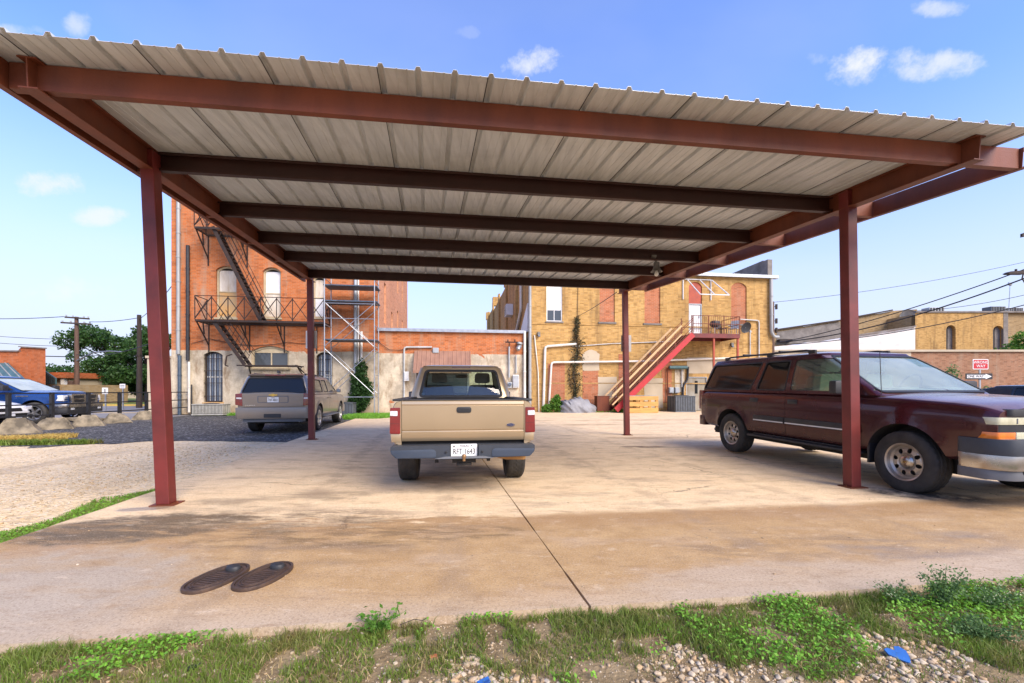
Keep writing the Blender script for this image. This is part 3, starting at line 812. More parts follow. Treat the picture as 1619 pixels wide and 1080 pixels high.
# ======================================================================= gold pickup, seen from behind
def build_pickup():
    c = Car('pickup_truck', 'pale gold compact pickup parked under the carport, seen from behind', 'pickup')
    WB = 2.83; yr, yf = -WB / 2, WB / 2; R = .365; W = .86
    wl_ = [(yr, R, .40), (yf, R, .40)]
    P_ = M['tan_paint']; ZR = 1.125
    YT = -2.42; YC = -.62                        # tailgate face, rear wall of cab
    keys = [(YT, .60, ZR, .835), (YT + .03, .585, ZR, .855), (-1.9, .56, ZR, W), (YC, .50, ZR, W), (.55, .48, 1.10, W), (.95, .48, 1.07, .865), (1.8, .50, 1.0, .85), (2.08, .54, .93, .80), (2.14, .58, .86, .74)]
    body = lowerbody(keys, SIDE, .012, wl_, .030).to_mesh(P_)
    body = archcut(body, wl_, .43, W, .30, M['under'])
    bedcut = prism_mesh(rpoly([(-.70, YT + .07), (.70, YT + .07), (.70, YC - .04), (-.70, YC - .04)], .04), .72, 1.6, 'z', M['under'])
    body = boo(body, bedcut)
    # tailgate opening, then the gate itself set in with a dark gap
    gx, gz0, gz1 = .732, .668, 1.16
    body = boo(body, prism_mesh([(-gx, .5), (gx, .5), (gx, gz1), (-gx, gz1)], YT - .1, YT + .058, 'y', M['under']))
    doors = {}
    for sx in (-1, 1):
        poly = rpoly([(-.50, .56), (.52, .56), (.60, .78), (.60, 1.3), (-.50, 1.3)], .05)
        cut = prism_mesh(poly, sx * .77, sx * 1.1, 'x', M['under']); src = body.copy()
        body = boo(body, cut); d = boo(src, prism_mesh(inset_poly(poly, .005), sx * .775, sx * 1.1, 'x', P_), 'INTERSECT'); smooth_mesh(d, 32)
        doors[sx] = d
    c.add('body', body, None, None, 32)
    for sx in (-1, 1):
        o = link('door', doors[sx], c.t); handle(c, sx * .862, -.34, .93, sx, o)
    # tailgate: pressed panel with two horizontal creases
    yy = YT - .004
    prof = [(1.128, .004), (1.118, -.004), (1.085, -.010), (1.072, -.002), (1.066, -.006), (1.02, -.006), (.86, -.004), (.785, .000), (.768, .010), (.758, .008), (.742, -.016), (.70, -.014), (.668, -.006), (.650, .006)]
    mb = MB(); g = gx - .006; V = []; F = []; m = len(prof); nx = 12
    for z, dy in prof:
        for k in range(nx + 1):
            x = -g + 2 * g * k / nx; V.append((x, yy + dy - .008 * (1 - (x / g) ** 2), z))
    for i in range(m - 1):
        for k in range(nx): F.append((i * (nx + 1) + k, i * (nx + 1) + k + 1, (i + 1) * (nx + 1) + k + 1, (i + 1) * (nx + 1) + k))
    o0 = len(V); V += [(x, YT + .05, z) for x, y, z in V]
    F += [tuple(o0 + i for i in reversed(f)) for f in F]
    bd = [k for k in range(nx + 1)] + [(i + 1) * (nx + 1) - 1 for i in range(1, m)] + [(m - 1) * (nx + 1) + k for k in range(nx - 1, -1, -1)] + [i * (nx + 1) for i in range(m - 2, 0, -1)]
    for a, b in zip(bd, bd[1:] + bd[:1]): F.append((a, b, o0 + b, o0 + a))
    mb.add(V, F); tg = c.add('tailgate', mb, P_, None, 25)
    c.add('handle', MB().prism(rpoly([(-.088, .982), (.088, .982), (.088, 1.052), (-.088, 1.052)], .028), yy - .004, yy - .024, 'y'), M['plastic'], tg, 40, .006)
    c.add('handle_paddle', MB().prism(rpoly([(-.07, .992), (.07, .992), (.07, 1.030), (-.07, 1.030)], .018), yy - .0245, yy - .030, 'y'), M['gasket'], tg, 40)
    bx, bz = .565, .832
    ov = [(bx + .050 * math.cos(2 * PI * k / 32), bz + .0205 * math.sin(2 * PI * k / 32)) for k in range(32)]
    bd_ = c.add('badge', MB().prism(ov, yy - .004, yy - .017, 'y'), M['chrome'], tg)
    c.add('badge_field', MB().prism([(bx + (x - bx) * .93, bz + (z - bz) * .86) for x, z in ov], yy - .0175, yy - .0195, 'y'), mat('badge_blue', (.008, .02, .10), (.006, .015, .08), 9, .25), bd_)
    c.add('lettering', MB().mesh(text_mesh('Ford', .034, .0008, .35, 1.1), Matrix.Translation((bx, yy - .0212, bz)) @ Matrix.Rotation(rad(90), 4, 'X')), M['chrome'], bd_)
    # bed rail caps
    for sx in (-1, 1):
        c.add('bed_rail_cap', MB().bb(sx * .695, sx * .845, YT + .06, YC - .02, ZR - .004, ZR + .022), M['plastic'], None, 40, .008)
    c.add('tailgate_cap', MB().bb(-.71, .71, YT - .01, YT + .055, 1.1295, 1.146), M['plastic'], tg, 40, .005)
    # wrap-round tail lamps: white reversing lens over two red ones
    for sx in (-1, 1):
        xa, xb = sx * .745, sx * .865
        lm = c.add('tail_lamp', MB().prism(rpoly([(xa, .738), (xb, .742), (xb - sx * .004, 1.045), (xa, 1.048)], .012), YT - .014, YT + .12, 'y'), M['lamp_red'], None, 40, .006)
        c.add('reversing_lens', MB().prism(rpoly([(xa + sx * .030, .95), (xb - sx * .004, .952), (xb - sx * .006, 1.008), (xa + sx * .030, 1.008)], .008), YT - .021, YT - .0145, 'y'), M['lamp_white'], lm, 40, .002)
        c.add('reflector_strip', MB().bb(xa + sx * .004, xb - sx * .006, YT - .017, YT - .0145, .858, .862), M['lamp_darkred'], lm)
        c.add('corner_pillar', MB().prism([(sx * .738, .64), (sx * .846, .64), (sx * .858, .738), (sx * .738, .738)], YT - .006, YT + .05, 'y'), P_, None, 40, .004)
    # step bumper
    out = [(-.838, .608), (-.30, .612), (-.26, .612), (.26, .612), (.838, .608), (.835, .53), (.775, .468), (.34, .462), (.30, .448), (-.30, .448), (-.34, .462), (-.775, .468), (-.835, .53)]
    notch = [(-.165, .497), (.165, .497), (.165, .64), (-.165, .64)]
    bm_ = MB().prism(rpoly(out, .02), YT - .15, YT + .02, 'y').to_mesh(M['bumper_plastic'])
    bm_ = boo(bm_, prism_mesh([(-.168, .455), (.168, .455), (.168, .70), (-.168, .70)], YT - .2, YT - .10, 'y', M['bumper_plastic']))
    bp = c.add('bumper', bm_, None, None, 30)
    for sx in (-1, 1):
        c.add('bumper_pad', MB().prism(rpoly([(sx * .832, .560), (sx * .36, .570), (sx * .325, .548), (sx * .325, .474), (sx * .768, .473), (sx * .828, .53)], .015), YT - .158, YT - .1505, 'y'), mat('blue_bumper_pad', (.034, .050, .078), (.045, .06, .086), 5, .5), bp, 40, .004)
        c.add('plate_bolt', MB().lathe([(.013, 0), (.013, .014), (.004, .016)], Matrix.Translation((sx * .21, YT - .1505, .535)) @ Matrix.Rotation(rad(90), 4, 'X'), 10), M['ink'], bp)
    c.add('step_lip', MB().prism(rpoly([(-.34, .462), (.34, .462), (.22, .485), (-.22, .485)], .005), YT - .19, YT - .1515, 'y'), M['grey_plastic'], bp, 40, .006)
    plate(c, 0, YT - .104, .545, 'TEXAS', 'RFT 1643', parent=bp)
    T = Matrix.Translation((-.003, YT - .185, .452))
    c.add('tow_ball', MB().lathe([(.016, -.02), (.016, .012), (.022, .020), (.027, .036), (.022, .052), (.010, .06), (.001, .061)], T, 20), mat('brown_tow_ball', (.34, .20, .09), (.22, .12, .05), 9, .4, .4), bp, 60)
    c.add('receiver', MB().bb(-.14, .14, YT - .09, YT + .15, .395, .445).bb(-.09, .09, YT - .1, YT + .05, .365, .394), M['under'], bp, None, .008)
    c.add('tow_hook', MB().bb(-.34, -.30, YT - .08, YT, .40, .46), M['under'], bp); c.add('tow_hook', MB().bb(.27, .31, YT - .08, YT, .41, .46), M['under'], bp)
    c.add('splash_board', MB().prism([(.36, .455), (.42, .425), (.52, .405), (.74, .40), (.755, .42), (.755, .49), (.36, .49)], YT + .03, YT + .05, 'y'), mat('rusty_tan_board', (.50, .26, .08), (.36, .18, .06), 5, .8), None)
    # cab
    lv = [(ZR - .02, YC, .98, .815), (1.20, YC + .02, .80, .800), (1.45, YC + .09, .42, .725), (1.62, YC + .16, .18, .665), (1.665, YC + .18, .10, .645)]
    cb = cabin(lv, .12, 0, 0, .004).to_mesh(P_)
    inn = cabin(lv, .10, .045, .04, .004, ZR + .015).to_mesh(M['cabin'])
    cb = boo(cb, inn)
    rw = rpoly([(-.655, 1.155), (.655, 1.155), (.565, 1.565), (-.565, 1.565)], .05)
    fw = rpoly([(-.69, 1.12), (.69, 1.12), (.57, 1.60), (-.57, 1.60)], .05)
    cb = boo(cb, prism_mesh(rw, -1.2, -.2, 'y', M['gasket'])); cb = boo(cb, prism_mesh(fw, .08, 1.3, 'y', M['gasket']))
    sw = rpoly([(-.36, 1.16), (.60, 1.16), (.10, 1.57), (-.30, 1.57)], .05)
    for sx in (-1, 1): cb = boo(cb, prism_mesh(sw, sx * .4, sx * 1.2, 'x', M['gasket']))
    c.add('cab', cb, None, None, 32)
    glaze(c, lv, .12, [('rear_window', rw, 'y', -1.2, -.3, M['glass_clear'], .022), ('windscreen', fw, 'y', .08, 1.3, M['glass_clear'], .012)] +
          [('side_window', sw, 'x', sx * .4, sx * 1.2, M['glass_clear'], .01) for sx in (-1, 1)], ZR, .004)
    c.add('brake_lamp', MB().prism(rpoly([(-.15, 1.60), (.15, 1.60), (.15, 1.634), (-.15, 1.634)], .008), YC + .142, YC + .18, 'y'), M['lamp_darkred'], None, 40, .004)
    seats(c, [(-.36, -.22, .24), (.36, -.22, .24)], 1.10, M['seat_dark'], True, .52)
    c.add('dashboard', MB().bb(-.72, .72, .50, .80, 1.12, 1.2), M['cabin'], None, None, .03)
    c.add('rear_view_mirror', MB().box((.02, .32, 1.50), (.22, .03, .06)).beam((.02, .34, 1.52), (.02, .36, 1.58), .02, .02), M['plastic'], None, None, .01)
    for sx in (-1, 1): mirror(c, sx * .80, .55, 1.165, sx, M['bumper_plastic'], .72)
    c.add('rear_axle', MB().tube([(-.7, yr, R), (.7, yr, R)], .05, 10).lathe([(.05, -.12), (.13, -.05), (.13, .05), (.05, .12)], Matrix.Translation((0, yr, R)) @ MXP, 14), M['under'], None, 40)
    c.add('exhaust', MB().tube([(.42, -1.2, .40), (.46, -1.9, .42), (.55, -2.3, .40)], .03, 10), M['under'], None, 40)
    wheels(c, wl_, .735, R, .20, .255, rim_steel(.20, .255))
    return c
pk = build_pickup()
hd = rad(7.6); dirv = Vector((-math.sin(hd), math.cos(hd), 0))
tailc = Vector((-.577, 5.24, 0)); pk.t.location = tailc + dirv * 2.42; pk.t.rotation_euler = (0, 0, hd)

# ======================================================================= maroon suv at the right
def bowtie(cx, cz, w, h):
    a = w / 2; b = h / 2
    return [(cx - a, cz - b * .5), (cx - a * .33, cz - b * .5), (cx - a * .33, cz - b), (cx + a * .33, cz - b), (cx + a * .33, cz - b * .5), (cx + a * .92, cz - b * .5), (cx + a, cz + b * .5), (cx + a * .33, cz + b * .5), (cx + a * .33, cz + b), (cx - a * .33, cz + b), (cx - a * .33, cz + b * .5), (cx - a * .92, cz + b * .5)]
def build_suv(kind):
    maroon = kind == 'maroon'
    if maroon: c = Car('suv', 'dusty maroon suv with yellowed headlamps parked at the right of the carport', 'suv')
    else: c = Car('suv', 'taupe long suv parked facing the brick wall at the left', 'suv')
    WB = 3.3; yr, yf = -WB / 2, WB / 2; R = .385 if maroon else .40; W = .985 if maroon else 1.01
    P_ = M['maroon_paint'] if maroon else M['taupe_paint']
    wl_ = [(yr, R, .44), (yf, R, .44)]; yR = yr - (1.12 if maroon else 1.15); yF = yf + .86; ZB = 1.215 if maroon else 1.18
    keys = [(yR, .58, ZB, W - .07), (yR + .05, .50, ZB, W - .02), (yR + .3, .47, ZB + .005, W), (-.3, .44, ZB, W), (1.05, .44, ZB - .015, W), (1.22, .44, ZB - .02, W), (1.6, .45, ZB - .03, W - .003), (2.15, .50, ZB - .06, W - .008), (2.38, .56, ZB - .085, W - .015), (yF - .03, .60, ZB - .115, W - .035), (yF + .03, .62, ZB - .145, W - .075)]
    body = lowerbody(keys, SIDE, .045, wl_, .024).to_mesh(P_)
    body = archcut(body, wl_, .475, W, .34, M['under'])
    lv = ([(ZB - .02, yR + .03, 1.32, W - .045), (1.32, yR + .07, 1.14, W - .06), (1.52, yR + .14, .82, W - .105), (1.73, yR + .22, .48, W - .155), (1.845, yR + .26, .34, W - .19)] if maroon else
          [(ZB - .02, yR + .03, 1.35, W - .045), (1.29, yR + .07, 1.10, W - .065), (1.47, yR + .14, .78, W - .12), (1.66, yR + .22, .42, W - .18), (1.75, yR + .26, .28, W - .215)])
    zt = lv[-1][0]; cap = .05
    cb = cabin(lv, .13, 0, 0, cap).to_mesh(P_)
    cb = boo(cb, cabin(lv, .11, .05, .045, cap, ZB + .05).to_mesh(M['cabin']))
    zs0, zs1 = ZB + (.03 if maroon else .05), zt - (.10 if maroon else .12)
    q0 = yR + .14
    if maroon:
        sides = [('quarter_window', rpoly([(q0 + .0, zs0), (yr + .50, zs0), (yr + .70, zs1), (q0 + .24, zs1)], .05), 'glass_dark'), ('rear_side_window', rpoly([(yr + .66, zs0), (-.30, zs0), (-.29, zs1), (yr + .80, zs1)], .05), 'glass_dark'), ('front_side_window', rpoly([(-.20, zs0), (1.04, zs0), (.52, zs1), (-.19, zs1)], .05), 'glass_green')]
    else:
        sides = [('quarter_window', rpoly([(q0 + .04, zs0), (yr + .62, zs0), (yr + .66, zs1), (q0 + .20, zs1)], .05), 'glass_dark'), ('rear_side_window', rpoly([(yr + .76, zs0), (-.26, zs0), (-.25, zs1), (yr + .78, zs1)], .05), 'glass_dark'), ('front_side_window', rpoly([(-.16, zs0), (1.02, zs0), (.50, zs1), (-.15, zs1)], .05), 'glass_dark')]
    rwz = (ZB + .03, zt - .10); rww = (W - .13, W - .27)
    rw = rpoly([(-rww[0], rwz[0]), (rww[0], rwz[0]), (rww[1], rwz[1]), (-rww[1], rwz[1])], .06)
    fw = rpoly([(-W + .14, ZB + .035), (W - .14, ZB + .035), (W - .25, zt - .06), (-W + .25, zt - .06)], .06)
    cb = boo(cb, prism_mesh(rw, yR - .3, yR + .6, 'y', M['gasket'])); cb = boo(cb, prism_mesh(fw, .12, 1.9, 'y', M['gasket']))
    wins = []
    for nm, p, gm in sides:
        for sx in (-1, 1):
            cb = boo(cb, prism_mesh(p, sx * .5, sx * 1.3, 'x', M['gasket'])); wins.append((nm, p, 'x', sx * .5, sx * 1.3, M[gm], .010))
    # doors cut through body and window frames
    dpol = [rpoly([(yr + .60, .66), (yr + .52, .98), (yr + .58, zt - .03), (-.255, zt - .03), (-.255, .50), (yr + .66, .50)][::-1], .04) if True else None,
            rpoly([(-.245, .50), (1.10, .50), (1.10, 1.10), (1.10, ZB + .05), (.62, zt - .05), (-.245, zt - .03)], .04)]
    dmesh = []
    for p in dpol:
        for sx in (-1, 1):
            lo, hi = sx * (W - .09), sx * 1.3
            s1 = body.copy(); body = boo(body, prism_mesh(p, lo, hi, 'x', M['under']))
            d1 = boo(s1, prism_mesh(inset_poly(p, .004), lo + sx * .006, hi, 'x', P_), 'INTERSECT')
            s2 = cb.copy(); g2 = prism_mesh(p, sx * .45, hi, 'x', M['under']); cb = boo(cb, g2)
            d2 = boo(s2, prism_mesh(inset_poly(p, .004), sx * .45, hi, 'x', P_), 'INTERSECT')
            bm = bmesh.new(); bm.from_mesh(d1); bm.from_mesh(d2); me = bpy.data.meshes.new('door'); bm.to_mesh(me); bm.free()
            me.materials.clear()
            for mm in (P_, M['under'], M['cabin'], M['gasket']): me.materials.append(mm)
            me.polygons.foreach_set('material_index', [0] * len(me.polygons)); smooth_mesh(me, 32)
            dmesh.append((sx, p, me))
    bo = c.add('body', body, None, None, 32); ca = c.add('roof_shell', cb, None, None, 32)
    for i, (sx, p, me) in enumerate(dmesh):
        o = link('door', me, c.t); hy = (-.42, .02)[i // 2]
        hz = ZB - .155
        hy = (-1.0 if i < 2 else -.08) if maroon else (-.45 if i < 2 else .0)
        hx = W * .992
        handle(c, sx * hx, hy if i < 2 else -.10, hz, sx, o, M['plastic'] if maroon else P_)
        if maroon:
            ya, yb_ = ((yr + .66, -.262) if i < 2 else (-.238, 1.09))
            md = c.add('side_moulding', MB().bb(sx * (W - .012), sx * (W + .016), ya, yb_, .685, .79), M['plastic'], o, 40, .006)
            c.add('bright_strip', MB().bb(sx * (W + .0165), sx * (W + .020), ya + .01, yb_ - .01, .695, .713), M['white_metal'], md)
    glaze(c, lv, .13, wins + [('rear_window', rw, 'y', yR - .3, yR + .6, M['glass_dark'], .014), ('windscreen', fw, 'y', .12, 1.9, M['glass_sheen'] if maroon else M['glass_dark'], .012)], ZB, cap)
    # roof rack
    rl = .7 if maroon else .5
    for sx in (-1, 1):
        xr = sx * (W - .30)
        rk = c.add('roof_rail', MB().tube([(xr, yR + .55, zt + .03), (xr, yR + .70, zt + .08 * rl), (xr, -.15, zt + .085 * rl), (xr, .05, zt + .03)], .017, 8), M['plastic'], None, 50)
        for yy, hh in ((yR + .6, .045), (-.02, .045), (-.95, .045)): c.add('rail_foot', MB().box((xr, yy, zt + hh * (.6 + .4 * rl) - .01), (.045, .13, .06)), M['plastic'], rk, None, .01)
    for y in ((-1.7, -.75) if maroon else ()): c.add('roof_crossbar', MB().bb(-(W - .31), W - .31, y - .025, y + .025, zt + .075, zt + .10), M['plastic'], None, None, .008)
    if not maroon: c.add('roof_antenna', MB().prism([(-2.45, zt + .05), (-2.22, zt + .05), (-2.30, zt + .12), (-2.42, zt + .13)], -.03, .03, 'x'), M['plastic'], None, None, .01)
    # interior
    seats(c, [(-.42, .05, .30), (.42, .05, .30), (-.42, -1.0, .27), (.42, -1.0, .27)], ZB + .0, M['seat_beige'], True, .54)
    c.add('dashboard', MB().bb(-.85, .85, .72, 1.02, ZB, ZB + .09), M['cabin'], None, None, .03)
    c.add('steering_wheel', MB().tube([(-.42 + .18 * math.cos(a), .60 + .07 * math.sin(a), ZB + .12 + .16 * math.sin(a)) for a in [k * PI / 9 for k in range(19)]], .014, 6), M['plastic'], None, 50)
    for sx in (-1, 1): mirror(c, sx * (W - .01), .86, ZB + .09, sx, M['plastic'] if maroon else P_, 1.1 if maroon else .85)
    # running boards
    for sx in (-1, 1):
        c.add('running_board', MB().bb(sx * (W - .14), sx * (W + .055), yr + .55, yf - .55, .40, .435).bb(sx * (W - .12), sx * (W - .02), yr + .62, yf - .62, .436, .46), M['plastic'] if maroon else M['grey_plastic'], None, 40, .012)
    c.add('underbody', MB().bb(-.7, .7, yR + .2, yF - .2, .30, .48).tube([(-.8, yr, R), (.8, yr, R)], .06, 8).tube([(-.8, yf, R), (.8, yf, R)], .05, 8), M['under'])
    c.add('exhaust', MB().tube([(.55, -1.2, .36), (.62, -2.2, .38), (.66, -2.62, .36)], .035, 10), M['galv_dull'], None, 40)
    # --- rear end
    if maroon:
        bp = c.add('rear_bumper', MB().prism(rpoly([(-W + .10, yR - .08), (W - .10, yR - .08), (W - .035, yR - .0), (W - .012, yR + .22), (-W + .012, yR + .22), (-W + .035, yR - .0)], .05), .46, .66, 'z'), P_, None, 40, .03)
        for sx in (-1, 1): c.add('tail_lamp', MB().prism(rpoly([(yR - .012, .80), (yR + .14, .80), (yR + .14, ZB + .0), (yR - .012, ZB)], .02), sx * (W - .20), sx * (W - .035), 'x'), M['lamp_red'], None, 40, .01)
        c.add('liftgate_panel', MB().prism(rpoly([(-W + .18, .70), (W - .18, .70), (W - .18, ZB + .02), (-W + .18, ZB + .02)], .03), yR - .02, yR + .03, 'y'), P_, None, 40, .01)
    else:
        bp = c.add('rear_bumper', MB().prism(rpoly([(-W + .04, yR - .12), (W - .04, yR - .12), (W + .008, yR + .0), (W + .008, yR + .38), (-W - .008, yR + .38), (-W - .008, yR + .0)], .07), .46, .78, 'z'), P_, None, 40, .03)
        c.add('valance', MB().prism(rpoly([(-.80, yR - .06), (.80, yR - .06), (.86, yR + .1), (-.86, yR + .1)], .03), .36, .459, 'z'), M['grey_plastic'], bp, 40, .015)
        c.add('hitch_cover', MB().prism(rpoly([(-.22, .49), (.24, .49), (.24, .60), (-.22, .60)], .015), yR - .135, yR - .121, 'y'), M['plastic'], bp, None, .004)
        lg = c.add('liftgate_panel', MB().prism(rpoly([(-W + .19, .80), (W - .19, .80), (W - .17, ZB + .015), (-W + .17, ZB + .015)], .03), yR - .035, yR + .03, 'y'), P_, None, 40, .012)
        c.add('plate_recess', MB().prism(rpoly([(-.42, .92), (.42, .92), (.42, 1.12), (-.42, 1.12)], .03), yR - .040, yR - .0355, 'y', [rpoly([(-.40, .935), (.40, .935), (.40, 1.10), (-.40, 1.10)], .03)]), M['grey_plastic'], lg, 40)
        plate(c, 0, yR - .042, 1.01, 'TEXAS', 'FBF 4803', parent=lg)
        c.add('badge', MB().prism(bowtie(0, 1.145, .24, .075), yR - .05, yR - .0355, 'y'), M['gold'], lg, None, .003)
        mb = MB()
        for k in range(6): mb.bb(-.74 + k * .045, -.71 + k * .045, yR - .040, yR - .0355, .83, .86)
        c.add('chrome_lettering', mb, M['chrome'], lg)
        for sx in (-1, 1):
            lm = c.add('tail_lamp', MB().prism(rpoly([(sx * (W - .20), .83), (sx * (W + .002), .86), (sx * (W - .0), ZB + .0), (sx * (W - .18), ZB + .02)], .025), yR - .035, yR + .20, 'y'), M['lamp_red'], None, 40, .012)
            c.add('reversing_lens', MB().prism(rpoly([(sx * (W - .17), 1.03), (sx * (W - .03), 1.035), (sx * (W - .03), 1.075), (sx * (W - .17), 1.075)], .01), yR - .042, yR - .0355, 'y'), M['lamp_white'], lm)
        c.add('spoiler', MB().prism([(yR + .19, zt - .05), (yR + .32, zt - .03), (yR + .42, zt + .035), (yR + .16, zt + .00)], -(W - .26), W - .26, 'x'), P_, None, 40, .012)
        c.add('brake_lamp', MB().bb(-.28, .28, yR + .145, yR + .18, zt - .032, zt - .004), M['lamp_red'], None, None, .004)
        c.add('rear_wiper', MB().beam((0, yR + .06, ZB + .08), (.38, yR + .07, ZB + .11), .02, .015), M['plastic'])
    # --- front end
    yq = yF + .02
    if maroon:
        c.add('hood_deflector', MB().prism(rpoly([(-W + .16, yF - .06), (W - .16, yF - .06), (W - .20, yF + .07), (-W + .20, yF + .07)], .05), ZB - .205, ZB - .130, 'z'), M['plastic'], None, 40, .02)
        gr = c.add('grille', MB().prism(rpoly([(-.52, .80), (.52, .80), (.52, 1.0), (-.52, 1.0)], .02), yq - .02, yq + .035, 'y'), M['plastic'], None, None, .01)
        c.add('grille_bar', MB().bb(-.54, .54, yq + .0355, yq + .055, .875, .925), M['chrome'], gr, None, .006)
        c.add('badge', MB().prism(bowtie(0, .90, .22, .07), yq + .056, yq + .066, 'y'), M['gold'], gr)
        for sx in (-1, 1):
            up_ = c.add('headlamp', MB().prism(rpoly([(sx * .535, yF + .055), (sx * .74, yF + .06), (sx * (W - .075), yF + .044), (sx * (W - .038), yF - .03), (sx * (W - .024), yF - .20), (sx * .535, yF - .20)], .03), .925, 1.0, 'z'), M['lamp_yellowed'], None, 40, .012)
            c.add('lamp_divider', MB().bb(sx * .70, sx * .712, yF + .0555, yF + .064, .935, .99), M['grey_plastic'], up_)
            c.add('lamp_gap', MB().prism(rpoly([(sx * .53, yF + .045), (sx * .74, yF + .052), (sx * (W - .080), yF + .036), (sx * (W - .045), yF - .04), (sx * (W - .030), yF - .19), (sx * .53, yF - .20)], .03), .8455, .9245, 'z'), M['ink'], None)
            lo_ = c.add('signal_lamp', MB().prism(rpoly([(sx * .535, yF + .055), (sx * .705, yF + .055), (sx * .705, yF - .20), (sx * .535, yF - .20)], .01), .765, .845, 'z'), M['lamp_yellowed'], None, 40, .01)
            c.add('amber_lens', MB().prism(rpoly([(sx * .706, yF + .055), (sx * .76, yF + .058), (sx * (W - .072), yF + .042), (sx * (W - .034), yF - .03), (sx * (W - .02), yF - .24), (sx * .706, yF - .2)], .02), .765, .845, 'z'), M['lamp_amber'], lo_, 40, .006)
        def bump_ring(z0, z1, d, w2):
            return MB().prism(rpoly([(-w2, yF + .12 + d), (w2, yF + .12 + d), (W - .005, yF - .02 + d * .5), (W + .004, yF - .30), (-W - .004, yF - .30), (-W + .005, yF - .02 + d * .5)], .08), z0, z1, 'z')
        bp = c.add('front_bumper', bump_ring(.455, .609, .02, W - .14), M['chrome'], None, 40, .02)
        c.add('bumper_top_pad', bump_ring(.6095, .775, .03, W - .13), M['bumper_plastic'], bp, 40, .02)
        va = c.add('valance', bump_ring(.35, .4545, .0, W - .16), M['grey_plastic'], bp, 40, .02)
        for sx in (-1, 1):
            c.add('fog_recess', MB().prism(rpoly([(sx * .46, .415), (sx * .72, .415), (sx * .72, .50), (sx * .46, .50)], .03), yF + .115, yF + .1255, 'y'), M['ink'], va)
            c.add('splash_flap', MB().bb(sx * (W - .28), sx * (W - .02), yf - .47, yf - .44, .30, .56), M['plastic'])
        for sx in (-1, 1):
            c.add('wiper', MB().beam((sx * .05 - .5, 1.20 - .0, ZB + .045), (sx * .05 + .12, 1.12, ZB + .085), .02, .018).beam((sx * .05 - .2, 1.27, ZB + .03), (sx * .05 - .18, 1.17, ZB + .07), .02, .02) if sx < 0 else MB().beam((.15, 1.22, ZB + .045), (.78, 1.12, ZB + .085), .02, .018), M['plastic'])
        c.add('antenna', MB().tube([(W - .12, 1.28, ZB - .03), (W - .12, 1.25, ZB + .55)], .0045, 6).lathe([(.016, 0), (.012, .03)], Matrix.Translation((W - .12, 1.28, ZB - .04)), 10), M['plastic'], None, 60)
        c.add('inspection_sticker', MB().prism(rpoly([(.62, ZB + .07), (.70, ZB + .07), (.70, ZB + .13), (.62, ZB + .13)], .01), 1.02, 1.024, 'y'), M['sign_white'])
        0 and c.add('hood_crease', MB().tube([(W - .20, 1.35, ZB + .018), (W - .22, 2.0, ZB - .055)], .012, 6).tube([(-W + .20, 1.35, ZB + .018), (-W + .22, 2.0, ZB - .055)], .012, 6), P_, None, 60)
        cap = MB().lathe([(.085, .05), (.088, .075), (.07, .093), (.03, .10), (.001, .101)], MXP, 24, False)
        cm = cap.to_mesh(M['chrome'], 50)
        wheels(c, wl_, W - .135, R, .225, .265, rim_steel(.225, .265), cm, True)
        # gold emblem on the hub caps
        for o in [x for x in bpy.data.objects if x.name.startswith('hub_cap') and x.parent and x.parent.parent == c.t]:
            me = MB().prism(bowtie(0, 0, .05, .02), .1015, .104, 'x').to_mesh(M['gold']); link('emblem', me, o.parent)
    else:
        gr = c.add('grille', MB().prism(rpoly([(-.60, .70), (.60, .70), (.60, .98), (-.60, .98)], .03), yq - .02, yq + .02, 'y'), M['plastic'], None, None, .01)
        c.add('grille_bar', MB().bb(-.62, .62, yq + .0205, yq + .04, .81, .87), M['chrome'], gr, None, .006)
        for sx in (-1, 1): c.add('headlamp', MB().prism(rpoly([(sx * .63, .80), (sx * (W - .06), .84), (sx * (W - .06), .98), (sx * .63, .98)], .02), yq - .16, yq + .015, 'y'), M['lamp_white'], None, 40, .012)
        c.add('front_bumper', MB().prism(rpoly([(-W + .14, yF + .10), (W - .14, yF + .10), (W + .0, yF - .05), (W + .0, yF - .25), (-W, yF - .25), (-W, yF - .05)], .07), .42, .70, 'z'), P_, None, 40, .03)
        wheels(c, wl_, W - .14, R, .245, .275, rim_spokes(.245, .275, 5, True), None, True)
    return c
sv = build_suv('maroon'); sv.t.location = (5.55, 7.18, .0); sv.t.rotation_euler = (-.012, 0, rad(188.57))
su = build_suv('taupe'); hd = rad(10.5); dv_ = Vector((-math.sin(hd), math.cos(hd), 0)); su.t.location = at(431.5, 616, 12.75).xy.to_3d() + dv_ * 2.85 + Vector((0, 0, -.045)); su.t.rotation_euler = (0, 0, hd)

